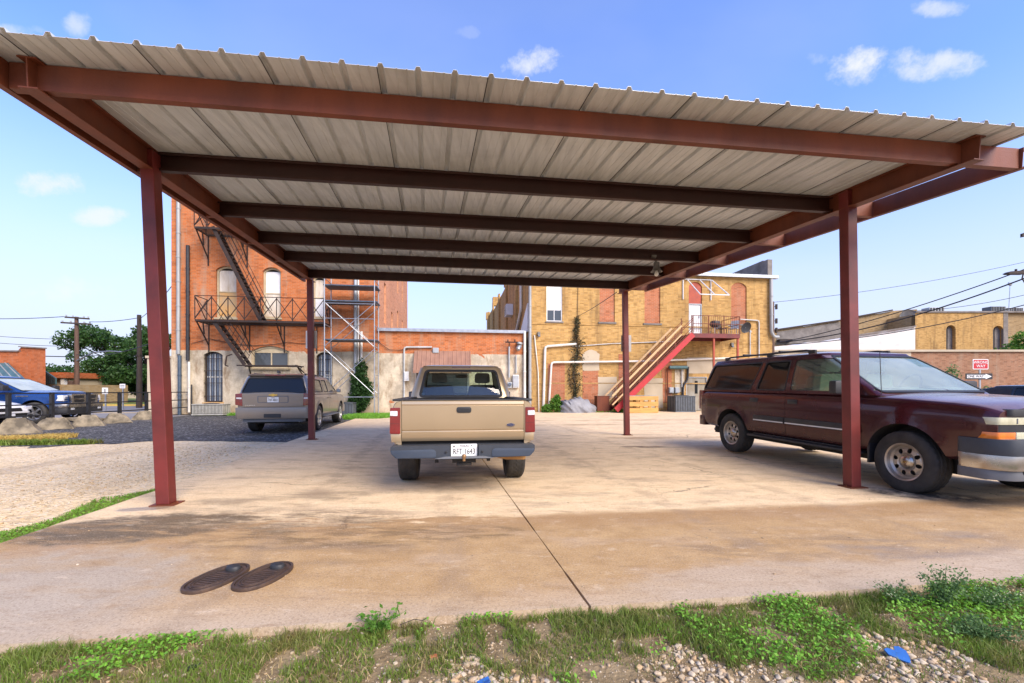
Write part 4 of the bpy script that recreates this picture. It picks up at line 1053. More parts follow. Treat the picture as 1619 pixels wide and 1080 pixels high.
# ======================================================================= blue pickup behind the fence
def build_truck():
    c = Car('pickup_truck', 'blue crew cab pickup nosing up to the black pipe fence', 'pickup')
    WB = 3.57; yr, yf = -WB / 2, WB / 2; R = .41; W = 1.0; P_ = M['blue_paint']; ZB = 1.22
    wl_ = [(yr, R, .45), (yf, R, .45)]
    keys = [(-2.95, .62, ZB, W - .04), (-2.9, .58, ZB, W), (-.9, .50, ZB, W), (1.05, .48, ZB, W), (1.3, .50, ZB - .01, W), (2.3, .54, ZB - .04, W - .01), (2.55, .58, ZB - .10, W - .04), (2.70, .62, ZB - .2, W - .12)]
    body = lowerbody(keys, SIDE, .07, wl_, .03).to_mesh(P_); body = archcut(body, wl_, .50, W, .34, M['under'])
    body = boo(body, prism_mesh(rpoly([(-.78, -2.85), (.78, -2.85), (.78, -.95), (-.78, -.95)], .04), .75, 1.7, 'z', M['under']))
    c.add('body', body, None, None, 32)
    lv = [(ZB - .02, -.85, 1.42, W - .05), (1.36, -.82, 1.12, W - .08), (1.55, -.74, .72, W - .15), (1.74, -.62, .30, W - .22), (1.80, -.58, .18, W - .25)]
    cb = cabin(lv, .13, 0, 0, .04).to_mesh(P_); cb = boo(cb, cabin(lv, .11, .05, .045, .04, ZB + .03).to_mesh(M['cabin']))
    z0, z1 = ZB + .06, 1.69
    sides = [('rear_side_window', rpoly([(-.66, z0), (.02, z0), (.02, z1), (-.52, z1)], .05)), ('front_side_window', rpoly([(.12, z0), (1.10, z0), (.38, z1), (.12, z1)], .05))]
    rw = rpoly([(-.75, z0), (.75, z0), (.64, z1), (-.64, z1)], .06); fw = rpoly([(-W + .13, ZB + .04), (W - .13, ZB + .04), (W - .28, 1.745), (-W + .28, 1.745)], .06)
    wins = [('rear_window', rw, 'y', -1.4, -.3, M['glass_dark'], .01), ('windscreen', fw, 'y', .1, 1.9, M['glass_pale'], .01)]
    cb = boo(cb, prism_mesh(rw, -1.4, -.3, 'y', M['gasket'])); cb = boo(cb, prism_mesh(fw, .1, 1.9, 'y', M['gasket']))
    for nm, p in sides:
        for sx in (-1, 1): cb = boo(cb, prism_mesh(p, sx * .5, sx * 1.3, 'x', M['gasket'])); wins.append((nm, p, 'x', sx * .5, sx * 1.3, M['glass_green'], .01))
    c.add('cab', cb, None, None, 32); glaze(c, lv, .13, wins, ZB, .04)
    for sx in (-1, 1):
        mirror(c, sx * W, .95, ZB + .14, sx, M['plastic'], 1.25)
        for ya, yb_ in ((-.80, .06), (.08, 1.18)):
            me = MB().bb(sx * (W - .02), sx * (W + .002), ya, yb_, .60, 1.17).to_mesh(P_, None, True, .01); o = link('door', me, c.t); handle(c, sx * (W + .008), ya + .14, 1.06, sx, o, M['chrome'])
    gr = c.add('grille', MB().prism(rpoly([(-.60, .78), (.60, .78), (.64, 1.10), (-.64, 1.10)], .04), 2.62, 2.78, 'y'), M['ink'], None, None, .02)
    c.add('grille_surround', MB().prism(rpoly([(-.64, .75), (.64, .75), (.68, 1.13), (-.68, 1.13)], .05), 2.64, 2.80, 'y', [rpoly([(-.55, .80), (.55, .80), (.58, 1.07), (-.58, 1.07)], .04)]), M['chrome'], gr, 40, .01)
    c.add('grille_cross', MB().bb(-.06, .06, 2.781, 2.805, .80, 1.08).bb(-.58, -.061, 2.781, 2.80, .91, .95).bb(.061, .58, 2.781, 2.80, .91, .95), M['chrome'], gr)
    for sx in (-1, 1):
        c.add('headlamp', MB().prism(rpoly([(sx * .70, .84), (sx * (W - .03), .86), (sx * (W - .06), 1.08), (sx * .70, 1.08)], .03), 2.42, 2.70, 'y'), M['lamp_white'], None, 40, .02)
        c.add('fog_lamp', MB().box((sx * .68, 2.83, .56), (.18, .03, .09)), M['lamp_white'], None, None, .01)
    bp = c.add('front_bumper', MB().prism(rpoly([(-W + .10, 2.86), (W - .10, 2.86), (W + .02, 2.66), (W + .02, 2.35), (-W - .02, 2.35), (-W - .02, 2.66)], .08), .60, .73, 'z'), M['chrome'], None, 40, .03)
    c.add('valance', MB().prism(rpoly([(-W + .10, 2.84), (W - .10, 2.84), (W + .01, 2.62), (W + .01, 2.35), (-W - .01, 2.35), (-W - .01, 2.62)], .08), .40, .599, 'z'), M['plastic'], bp, 40, .03)
    c.add('door_badge', MB().bb(W + .0025, W + .008, 1.22, 1.62, 1.03, 1.07), M['chrome'])
    c.add('tailgate', MB().bb(-.76, .76, -2.99, -2.951, .70, 1.2), P_, None, None, .01)
    for sx in (-1, 1): c.add('tail_lamp', MB().bb(sx * .80, sx * .97, -2.98, -2.93, .80, 1.18), M['lamp_red'], None, None, .01)
    c.add('rear_bumper', MB().bb(-.95, .95, -3.1, -2.96, .52, .66), M['chrome'], None, None, .02)
    c.add('underbody', MB().bb(-.7, .7, -2.6, 2.4, .36, .52), M['under'])
    seats(c, [(-.42, .0, .30), (.42, .0, .30)], ZB, M['seat_dark'], True, .54)
    wheels(c, wl_, W - .14, R, .26, .285, rim_spokes(.26, .285, 5, False), None, True)
    return c
tr = build_truck(); tr.t.location = (-19.95, 17.1, -.04); tr.t.rotation_euler = (0, 0, rad(-80))
# ======================================================================= white and black sedans
def build_sedan(label, paint, group=None):
    c = Car('car', label, 'car', group)
    WB = 2.75; yr, yf = -WB / 2, WB / 2; R = .33; W = .90; P_ = M[paint]; ZB = .93
    wl_ = [(yr, R, .36), (yf, R, .36)]
    keys = [(-2.32, .48, .86, W - .18), (-2.26, .36, .96, W - .08), (-2.0, .30, 1.0, W - .02), (-1.2, .28, ZB + .02, W), (.9, .28, ZB, W), (1.2, .28, ZB - .03, W), (1.8, .30, .82, W - .02), (2.12, .34, .74, W - .08), (2.26, .40, .64, W - .18), (2.32, .46, .56, W - .30)]
    body = lowerbody(keys, SIDE, .07, wl_, .02).to_mesh(P_); body = archcut(body, wl_, .37, W, .28, M['under'])
    c.add('body', body, None, None, 32)
    lv = [(ZB - .02, -1.85, 1.25, W - .06), (1.1, -1.60, .88, W - .12), (1.30, -1.22, .44, W - .20), (1.42, -.90, .12, W - .26)]
    cb = cabin(lv, .12, 0, 0, .03).to_mesh(P_); cb = boo(cb, cabin(lv, .10, .04, .04, .03, ZB + .03).to_mesh(M['cabin']))
    z0, z1 = ZB + .06, 1.35
    sw = [('rear_side_window', rpoly([(-1.35, z0), (-.32, z0), (-.32, z1), (-.85, z1)], .04)), ('front_side_window', rpoly([(-.24, z0), (.86, z0), (.28, z1), (-.24, z1)], .04))]
    rw = rpoly([(-.70, z0), (.70, z0), (.56, z1), (-.56, z1)], .05); fw = rpoly([(-.76, ZB + .04), (.76, ZB + .04), (.58, 1.38), (-.58, 1.38)], .05)
    cb = boo(cb, prism_mesh(rw, -2.3, -.7, 'y', M['gasket'])); cb = boo(cb, prism_mesh(fw, -.0, 1.9, 'y', M['gasket']))
    wins = [('rear_window', rw, 'y', -2.3, -.7, M['glass_dark'], .01), ('windscreen', fw, 'y', 0, 1.9, M['glass_green'], .01)]
    for nm, p in sw:
        for sx in (-1, 1): cb = boo(cb, prism_mesh(p, sx * .4, sx * 1.2, 'x', M['gasket'])); wins.append((nm, p, 'x', sx * .4, sx * 1.2, M['glass_dark'], .008))
    c.add('roof_shell', cb, None, None, 32); glaze(c, lv, .12, wins, ZB, .03)
    gr = c.add('grille', MB().prism(rpoly([(-.42, .54), (.42, .54), (.36, .66), (-.36, .66)], .03), 2.20, 2.335, 'y'), M['ink'], None, None, .01)
    c.add('lower_grille', MB().prism(rpoly([(-.55, .34), (.55, .34), (.60, .47), (-.60, .47)], .03), 2.10, 2.33, 'y'), M['ink'], None, None, .01)
    c.add('front_bumper', MB().prism(rpoly([(-.66, 2.36), (.66, 2.36), (W - .02, 2.08), (W - .02, 1.95), (-W + .02, 1.95), (-W + .02, 2.08)], .1), .475, .535, 'z'), P_, None, 40, .02)
    for sx in (-1, 1):
        c.add('headlamp', MB().prism(rpoly([(sx * .46, .57), (sx * .80, .60), (sx * .84, .72), (sx * .50, .68)], .02), 1.98, 2.27, 'y'), M['lamp_white'], None, 40, .015)
        c.add('tail_lamp', MB().prism(rpoly([(sx * .48, .74), (sx * .82, .76), (sx * .82, .90), (sx * .48, .92)], .02), -2.30, -2.1, 'y'), M['lamp_red'], None, 40, .01)
        mirror(c, sx * (W - .04), .72, ZB + .06, sx, P_, .85)
    c.add('number_plate', MB().prism(rpoly([(-.15, .38), (.15, .38), (.15, .47), (-.15, .47)], .01), 2.335, 2.345, 'y'), M['plate_white'])
    seats(c, [(-.36, -.1, .22), (.36, -.1, .22)], ZB, M['seat_dark'], True, .48)
    wheels(c, wl_, W - .11, R, .215, .21, rim_spokes(.215, .21, 7, False), None, True)
    return c
wc = build_sedan('white car beside the blue pickup, cut off by the left edge', 'white_paint'); wc.t.location = (-19.55, 14.75, -.04); wc.t.rotation_euler = (0, 0, rad(-84))
dc = dup(wc.t, (16.6, 13.6, -.03), rad(186), 'black car hidden behind the hood of the maroon suv')
for ch in [x for x in bpy.data.objects if x.parent == dc]:
    me = ch.data
    if any(m == M['white_paint'] for m in me.materials):
        me = me.copy(); ch.data = me
        for i, m in enumerate(me.materials):
            if m == M['white_paint']: me.materials[i] = M['black_car']
# ---------------------------------------------------------------- world, sun, camera
def make_world():
    w = bpy.data.worlds.new('World'); sc.world = w; w.use_nodes = True
    t = w.node_tree; t.nodes.clear(); N = t.nodes.new; L = t.links.new
    out = N('ShaderNodeOutputWorld'); bg = N('ShaderNodeBackground'); L(bg.outputs[0], out.inputs[0])
    sky = N('ShaderNodeTexSky'); sky.sky_type = 'NISHITA'; sky.sun_disc = False
    sky.sun_elevation = rad(SUN_EL); sky.sun_rotation = rad(SUN_ROT); sky.air_density = 1.0; sky.dust_density = .6; sky.ozone_density = 1.0
    tc = N('ShaderNodeTexCoord'); sp = N('ShaderNodeSeparateXYZ'); L(tc.outputs['Generated'], sp.inputs[0])
    def mr(v, a, b, c=0, d=1):
        x = N('ShaderNodeMapRange'); x.interpolation_type = 'SMOOTHSTEP'; L(v, x.inputs[0])
        for i, k in enumerate((a, b, c, d)): x.inputs[i + 1].default_value = k
        return x.outputs[0]
    def mt(op, a, b):
        x = N('ShaderNodeMath'); x.operation = op; x.use_clamp = True
        for i, k in enumerate((a, b)):
            if isinstance(k, (int, float)): x.inputs[i].default_value = k
            else: L(k, x.inputs[i])
        return x.outputs[0]
    # cloud layer: project the view direction on a plane overhead
    zz = N('ShaderNodeMath'); zz.operation = 'ADD'; L(sp.outputs[2], zz.inputs[0]); zz.inputs[1].default_value = .12
    dv = N('ShaderNodeVectorMath'); dv.operation = 'DIVIDE'; L(tc.outputs['Generated'], dv.inputs[0])
    cm = N('ShaderNodeCombineXYZ'); [L(zz.outputs[0], cm.inputs[i]) for i in range(3)]; L(cm.outputs[0], dv.inputs[1])
    mp = N('ShaderNodeMapping'); L(dv.outputs[0], mp.inputs[0]); mp.inputs['Scale'].default_value = (1.0, 1.25, 1); mp.inputs['Location'].default_value = CLOUD_OFF
    n = N('ShaderNodeTexNoise'); L(mp.outputs[0], n.inputs['Vector']); n.inputs['Scale'].default_value = 2.3; n.inputs['Detail'].default_value = 7; n.inputs['Roughness'].default_value = .52
    cl = mr(n.outputs['Fac'], .60, .70)
    n2 = N('ShaderNodeTexNoise'); L(mp.outputs[0], n2.inputs['Vector']); n2.inputs['Scale'].default_value = .9; n2.inputs['Detail'].default_value = 5
    # a few fair weather puffs, placed by direction in the sky
    def mx_(op, a, b):
        x = N('ShaderNodeMath'); x.operation = op
        for i, k in enumerate((a, b)):
            if isinstance(k, (int, float)): x.inputs[i].default_value = k
            else: L(k, x.inputs[i])
        return x.outputs[0]
    ysafe = mx_('MAXIMUM', sp.outputs[1], .02); gx = mx_('DIVIDE', sp.outputs[0], ysafe); gz = mx_('DIVIDE', sp.outputs[2], ysafe)
    n3 = N('ShaderNodeTexNoise'); L(tc.outputs['Generated'], n3.inputs['Vector']); n3.inputs['Scale'].default_value = 11; n3.inputs['Detail'].default_value = 7; n3.inputs['Roughness'].default_value = .66
    nn_ = mx_('MULTIPLY', mx_('SUBTRACT', n3.outputs['Fac'], .47), 6.5); puffs = None
    for (u_, v_, ru, rv, am) in PUFFS:
        a_ = mx_('DIVIDE', mx_('SUBTRACT', gx, (u_ - U0) / FPX), ru / FPX); b_ = mx_('DIVIDE', mx_('SUBTRACT', gz, -(v_ - V0) / FPX), rv / FPX)
        r_ = mx_('ADD', mx_('ADD', mx_('MULTIPLY', a_, a_), mx_('MULTIPLY', b_, b_)), nn_)
        k_ = mx_('MULTIPLY', mr(r_, 1.3, -.5), am); puffs = k_ if puffs is None else mx_('MAXIMUM', puffs, k_)
    veil = mt('MULTIPLY', mr(n2.outputs['Fac'], .45, .75), .12)
    haze = mr(sp.outputs[2], .50, .02, 0.0, .97)
    back = mr(sp.outputs[1], .2, -.2)
    f = mt('MAXIMUM', mt('MAXIMUM', mt('MULTIPLY', mt('MULTIPLY', cl, .8), back), puffs), veil)
    tn = N('ShaderNodeMix'); tn.data_type = 'RGBA'; tn.blend_type = 'MULTIPLY'; tn.inputs[0].default_value = 1; L(sky.outputs[0], tn.inputs[6]); tn.inputs[7].default_value = SKY_TINT
    hz = N('ShaderNodeMix'); hz.data_type = 'RGBA'; L(haze, hz.inputs[0]); L(tn.outputs[2], hz.inputs[6]); hz.inputs[7].default_value = HAZE_COL
    mx = N('ShaderNodeMix'); mx.data_type = 'RGBA'; L(f, mx.inputs[0]); L(hz.outputs[2], mx.inputs[6]); mx.inputs[7].default_value = CLOUD_COL
    L(mx.outputs[2], bg.inputs[0]); bg.inputs[1].default_value = SKY_STR
HAZE_COL = (3.25, 3.5, 4.3, 1)
PUFFS = [(125, 36, 26, 20, .55), (365, 43, 24, 13, .3), (835, 94, 52, 28, .8), (1352, 98, 62, 32, .95), (1470, 100, 85, 26, .75), (1290, 92, 40, 14, .4), (1485, 14, 44, 14, .6), (68, 291, 60, 22, .85), (156, 342, 40, 15, .75), (110, 460, 80, 26, .6), (20, 48, 50, 12, .5), (745, 50, 30, 12, .2)]
SUN_EL, SUN_AZ = 38.0, 138.0        # azimuth clockwise from +Y (north): behind the camera
SUN_ROT = SUN_AZ
SKY_TINT = (.90, 1.07, 1.62, 1); SKY_STR = .13; CLOUD_OFF = (.35, .2, 0); CLOUD_COL = (3.9, 4.0, 4.2, 1)
make_world()
sl = bpy.data.lights.new('sun', 'SUN'); sl.energy = 3.2; sl.angle = rad(40); sl.color = (1, .85, .66)
so = bpy.data.objects.new('sun', sl); COL.objects.link(so)
_e, _a = rad(SUN_EL), rad(SUN_AZ)
so.rotation_euler = Vector((-math.sin(_a) * math.cos(_e), -math.cos(_a) * math.cos(_e), -math.sin(_e))).to_track_quat('-Z', 'Y').to_euler()
so.location = (-10, -20, 40)
cd = bpy.data.cameras.new('camera'); co_ = bpy.data.objects.new('camera', cd); COL.objects.link(co_)
co_.location = (0, 0, CAMZ); co_.rotation_euler = (rad(90), 0, 0)
cd.sensor_fit = 'HORIZONTAL'; cd.sensor_width = 36; cd.lens = 36 * FPX / 1619
cd.shift_y = 76 / 1619; cd.shift_x = 0.0; cd.clip_end = 2000; cd.clip_start = .05
sc.camera = co_
sc.view_settings.view_transform = 'Standard'; sc.view_settings.look = 'None'; sc.view_settings.gamma = 1
sc.view_settings.exposure = EXPOSURE if 'EXPOSURE' in globals() else .92

# ---------------------------------------------------------------- ground
def sheetpoly(pts, z, th=0.0):
    mb = MB()
    if th: mb.prism(pts, z - th, z, 'z')
    else:
        tri = tessellate_polygon([[Vector((a, b, 0)) for a, b in pts]])
        mb.add([(a, b, z) for a, b in pts], [tuple(t) for t in tri])
    return mb
struct('ground', MB().add([(-600, -300, -.05), (600, -300, -.05), (600, 900, -.05), (-600, 900, -.05)], [(0, 1, 2, 3)]), M['gravel'])
JX = lambda y: .44 - .184 * (y - 2.565)
FE = lambda x: 2.48 + .127 * x
def jag(pts, n=10, amp=.02):          # slightly ragged edge
    out = []
    for i in range(len(pts) - 1):
        a = Vector(pts[i]); b = Vector(pts[i + 1])
        for k in range(n):
            p = a.lerp(b, k / n); w = amp * (noise.noise((p.x * 2.1, p.y * 2.1, 3)) + .6 * noise.noise((p.x * 9, p.y * 9, 1)))
            nn = Vector((-(b - a).y, (b - a).x)).normalized()
            out.append(tuple(p + nn * w))
    out.append(tuple(pts[-1])); return out
left_edge = [(-4.05, FE(-4.05)), (-4.2, 3.59), (-4.43, 5.37), (-5.42, 10.6), (-6.95, 19.8), (-7.25, 23.45)]
slabL = jag([(JX(2.5) - .007, FE(JX(2.5))), left_edge[0]], 24, .012) [:-1] + jag(left_edge, 14, .02) + [(-4.05, 23.9)] + jag([(JX(24.3) - .007, 24.3), (JX(2.5) - .007, FE(JX(2.5)))], 300, .005)[:-1]
struct('concrete_slab', sheetpoly(slabL, 0, .11), M['slab'])
slabR = [(JX(24.3) + .007, 24.3), (9, 25.6), (17.4, 26.8), (17.0, 4.4)] + jag([(17.0, FE(17)), (JX(2.5) + .007, FE(JX(2.5)))], 60, .012)[:-1] + jag([(JX(2.5) + .007, FE(JX(2.5))), (JX(24.3) + .007, 24.3)], 300, .005)[:-1]
struct('concrete_slab', sheetpoly(slabR, 0, .11), M['slab'])
asph = jag([(-6.3, 10.9), (-9.0, 11.1), (-10.6, 9.9), (-12.3, 10.2), (-13.2, 12.3), (-15.5, 12.2), (-30, 12.6)], 10, .25) + [(-30, 21), (-17.0, 22.6), (-7.3, 23.6), (-6.9, 19.8), (-5.5, 10.8)]
struct('parking_lot', sheetpoly(asph, -.042), M['asphalt_gravel'])
struct('street', sheetpoly([(-80, 25), (-17.4, 25), (-17.2, 34), (-80, 40)], -.038), M['street'])
struct('parking_apron', sheetpoly([(-60, 8), (-15.9, 12.7), (-16.2, 24), (-60, 24)], -.034), M['street'])
mbk = MB().bb(-75, -17.6, 34.4, 34.75, -.05, .1)
struct('kerb', mbk, mat('yellow_kerb_paint', (.62, .42, .08), (.5, .36, .1), 3, .7))
struct('lawn', sheetpoly([(-90, 34.8), (-17.4, 34.8), (-12, 80), (-110, 80)], .02), M['lawn'])
struct('alley', sheetpoly([(17.4, 2), (80, 2), (80, 33), (19.5, 33)], -.036), M['street'])
struct('soil_strip', sheetpoly(jag([(-7, -1.0), (14, -1.0)], 6, .05) + [(14, FE(14) - .005), (-4.1, FE(-4.1) - .005), (-7, 1.7)], -.044), M['soil'])

# ---------------------------------------------------------------- small scattered stuff
def npmesh(name, V, F_quads=None, F_tris=None, m=None):
    me = bpy.data.meshes.new(name)
    nv = len(V); q = 0 if F_quads is None else len(F_quads); t = 0 if F_tris is None else len(F_tris)
    me.vertices.add(nv); me.vertices.foreach_set('co', np.asarray(V, 'f').ravel())
    loops = np.concatenate([x for x in ((F_quads.ravel() if q else np.zeros(0, int)), (F_tris.ravel() if t else np.zeros(0, int)))])
    me.loops.add(len(loops)); me.loops.foreach_set('vertex_index', loops.astype('i'))
    starts = np.concatenate([np.arange(q) * 4, q * 4 + np.arange(t) * 3]); tot = np.concatenate([np.full(q, 4), np.full(t, 3)])
    me.polygons.add(q + t); me.polygons.foreach_set('loop_start', starts.astype('i')); me.polygons.foreach_set('loop_total', tot.astype('i'))
    me.update(calc_edges=True); me.validate()
    if m: me.materials.append(m)
    return me
def blades(P, h, w, lean=.6):         # P (n,3)
    n = len(P); a = rng.uniform(0, 2 * PI, n); d = np.stack([np.cos(a), np.sin(a), 0 * a], 1)
    b = rng.uniform(0, 2 * PI, n); ld = np.stack([np.cos(b), np.sin(b), 0 * b], 1)
    hh = h * rng.uniform(.45, 1.25, n); ln = lean * hh * rng.uniform(.1, 1.2, n)
    up = np.zeros((n, 3)); up[:, 2] = 1
    mid = P + up * (hh * .6)[:, None] + ld * (ln * .35)[:, None]; tip = P + up * (hh * .92)[:, None] + ld * ln[:, None]
    wd = d * (w * rng.uniform(.6, 1.2, n))[:, None]
    V = np.stack([P - wd, P + wd, mid + wd * .7, mid - wd * .7, tip], 1).reshape(-1, 3)
    i = np.arange(n)[:, None] * 5
    return V, i + np.array([[0, 1, 2, 3]]), i + np.array([[3, 2, 4]])
def leafquads(P, size, flat=.5, up=(0, 0, 1)):   # random small folded diamonds
    n = len(P)
    nrm = rng.normal(0, 1, (n, 3)) * (1 - flat) + np.array(up) * flat * 1.6
    nrm /= np.linalg.norm(nrm, axis=1)[:, None] + 1e-9
    r = rng.normal(0, 1, (n, 3)); a = np.cross(nrm, r); a /= np.linalg.norm(a, axis=1)[:, None] + 1e-9
    b = np.cross(nrm, a); s = (size * rng.uniform(.6, 1.3, n))[:, None]
    V = np.stack([P - a * s * .75, P - b * s * .42 + nrm * s * .12, P + a * s * .75, P + b * s * .42 + nrm * s * .12], 1).reshape(-1, 3)
    i = np.arange(n)[:, None] * 4
    return V, i + np.array([[0, 1, 2, 3]])
def N2(x, y, s=1.0, o=0): return noise.noise((x * s + o, y * s - o, o * .37))
def green(x, y):                      # how grassy the front verge is (0 bare/stony .. 1 thick)
    dd = FE(x) - y
    lim = .48 + .06 * (x > 0) * min(1, max(0, x)) + .05 * x * (x > 1) + .30 * N2(x, y, 1.9, 5) + .16 * N2(x, y, 5, 2) - .25 * max(0, N2(x, y, 4.3, 44) - .22)
    return max(0, min(1, (lim - dd) / .10 + .6))
def verge(n, x0=-4.0, x1=6.5, deep=1.5, thr=.5, pw=1.0, side=1):
    out = []
    while len(out) < n:
        x = rng.uniform(x0, x1); dd = deep * rng.uniform(0, 1) ** pw; y = FE(x) - dd - .01
        g = green(x, y)
        if (g if side > 0 else 1 - g) > thr * rng.uniform(.6, 1.4): out.append((x, y, -.044))
    return np.array(out)
P = verge(78000, thr=.42, pw=1.1); P = P[[N2(p[0], p[1], 5.5, 61) + .5 * N2(p[0], p[1], 14, 3) > -.30 for p in P]]
patch = np.array([.55 + .9 * max(0, .5 + N2(p[0], p[1], 3.1, 9)) for p in P])
V, Q, T = blades(P, .042 * patch, .0022, .9)
go = link('grass', npmesh('grass', V, Q, T, M['grass'])); tag(go, kind='stuff')
P = verge(16000, thr=.22, side=-1); P = P[[N2(p[0], p[1], 3.3, 14) > -.10 for p in P]]; V, Q, T = blades(P, .034, .002, 1.2)
tag(link('sparse_grass', npmesh('g', V, Q, T, M['grass'])), kind='stuff')
P = verge(9000, thr=.25, pw=1.0); P = P[[N2(p[0], p[1], 3.5, 23) > .0 for p in P]]; V, Q, T = blades(P, .04, .0018, 1.6)
tag(link('dead_straw', npmesh('straw', V, Q, T, M['straw'])), kind='stuff')
# broad-leaved weeds in patches
out = []
while len(out) < 9500:
    x = rng.uniform(-3.6, 6); y = FE(x) - .8 * rng.uniform(0, 1) ** 1.4 - .005
    k = N2(x, y, 2.4, 31) + (.32 if x > .95 else 0) + (.28 if x < -1.35 else 0) - .08
    if k > .1 + .25 * rng.uniform() and green(x, y) > .35: out.append((x, y, -.044 + rng.uniform(.012, .055) * (1.25 if x > 1.2 else 1)))
V, Q = leafquads(np.array(out), .0145, .5)
tag(link('ground_ivy', npmesh('c', V, Q, None, M['leaf_clover'])), kind='stuff')
# limestone chips
def stones(P, smin, smax, name, pw=2.2, sub_=2):
    bm = bmesh.new(); bmesh.ops.create_icosphere(bm, subdivisions=sub_, radius=1)
    bv = np.array([v.co[:] for v in bm.verts]); bf = np.array([[v.index for v in f.verts] for f in bm.faces]); bm.free()
    n = len(P); Vs = []; Fs = []
    shapes = []
    for k in range(14):
        nz = np.array([noise.noise((v[0] * 1.3 + k * 7, v[1] * 1.3, v[2] * 1.3)) for v in bv])
        nz2 = np.array([noise.noise((v[0] * 3 + k * 7, v[1] * 3, v[2] * 3 + 5)) for v in bv])
        s_ = bv * (1 + .75 * nz + .3 * nz2)[:, None]
        shapes.append(np.clip(s_, -.66, .62))
    for i in range(n):
        s = smin + (smax - smin) * rng.uniform() ** pw
        R = np.array(Matrix.Rotation(rng.uniform(0, 6.28), 3, 'Z') @ Matrix.Rotation(rng.uniform(-.5, .5), 3, 'X'))
        v = (shapes[i % 14] * np.array([1, rng.uniform(.55, .95), rng.uniform(.35, .65)]) * s) @ R.T + P[i] + np.array([0, 0, s * .18])
        Vs.append(v); Fs.append(bf + i * len(bv))
    me = npmesh(name, np.concatenate(Vs), None, np.concatenate(Fs), M['stone'])
    o = link(name, me); tag(o, kind='stuff'); return o
P = verge(17000, -3.2, 4.5, 1.2, .40, .9, -1); P = P[[N2(p[0], p[1], 2.2, 71) + .45 * (p[0] > .75) > .02 for p in P]]; stones(P, .004, .026, 'limestone_chips', 3.4)
P = verge(15000, -3.2, 4.5, 1.2, .25, .9, -1); stones(P, .0016, .0055, 'fine_grit', 1.6, 1)
P = verge(6000, -3.2, 4.5, .8, .2, 1.0, 1); P = P[[N2(p[0], p[1], 5.5, 61) + .5 * N2(p[0], p[1], 14, 3) < -.1 for p in P]]; stones(P, .002, .009, 'fine_grit', 2.0, 1)
P = verge(1500, -3.5, 4.0, .7, .2, 1.2, 1); stones(P, .004, .016, 'scattered_chips', 2.6)
# crumbs of gravel on the slab
out = []
while len(out) < 260:
    x = rng.uniform(-4, 6); y = FE(x) + .05 + rng.uniform(0, 1) ** 1.5 * 7
    if x > -4.0 - .18 * (y - 2): out.append((x, y, 0.001))
stones(np.array(out), .004, .013, 'slab_grit', 3)
# gravel lot chips close to the slab's left edge
out = []
while len(out) < 3800:
    y = rng.uniform(2.0, 10); x = -4.6 - .19 * (y - 4) - abs(rng.normal(0, 1.6)) - .15
    out.append((x, y, -.05))
stones(np.array(out), .006, .026, 'gravel_chips', 2.5)
# grass along the left edge of the slab
out = []
while len(out) < 9000:
    y = rng.uniform(1.8, 5.6); e = -4.05 - (.085 * (y - 2) if y < 3.6 else .136 + .13 * (y - 3.6))
    x = e - .005 - .34 * rng.uniform() ** 1.3 * (1.0 + .8 * N2(0, y, 1.6, 4)) * min(1, (5.75 - y) / .8 + .25)
    if N2(x, y, 4, 8) > -.35: out.append((x, y, -.048))
V, Q, T = blades(np.array(out), .05, .003, 1.0)
tag(link('edge_grass', npmesh('eg', V, Q, T, M['grass'])), kind='stuff')
sel = np.array(out)[::3] + np.array([0, 0, .03]); V, Q = leafquads(sel, .018, .5)
tag(link('edge_weeds', npmesh('ew', V, Q, None, M['leaf_clover'])), kind='stuff')
# dry and green grass on the gravel lot (far left)
def patchgrass(name, cx, cy, rx, ry, n, h, w, m, rot=0):
    out = []
    while len(out) < n:
        a = rng.uniform(-1, 1); b = rng.uniform(-1, 1)
        if a * a + b * b + .6 * N2(a, b, 2, cx) < .8:
            out.append((cx + a * rx * math.cos(rot) - b * ry * math.sin(rot), cy + a * rx * math.sin(rot) + b * ry * math.cos(rot), -.045))
    V, Q, T = blades(np.array(out), h, w, 1.2)
    tag(link(name, npmesh(name, V, Q, T, m)), kind='stuff')
patchgrass('dry_grass', -12.7, 11.1, 1.3, .42, 3600, .13, .012, M['grass_yellow'], .1)
patchgrass('dry_grass', -12.3, 11.85, .5, .16, 500, .13, .012, M['grass_yellow'], .1)
patchgrass('green_grass', -11.4, 10.35, 1.5, .2, 2200, .13, .012, M['grass'], .12)
patchgrass('wall_grass', -6.5, 20.6, 1.6, 1.9, 6500, .16, .014, M['leaf_clover'], .13)
patchgrass('wall_grass', -14.6, 22.0, 1.6, .3, 1200, .16, .014, M['leaf_clover'], .13)
patchgrass('wall_grass', 4.2, 24.2, 2.4, .35, 1500, .14, .012, M['leaf_clover'], .13)

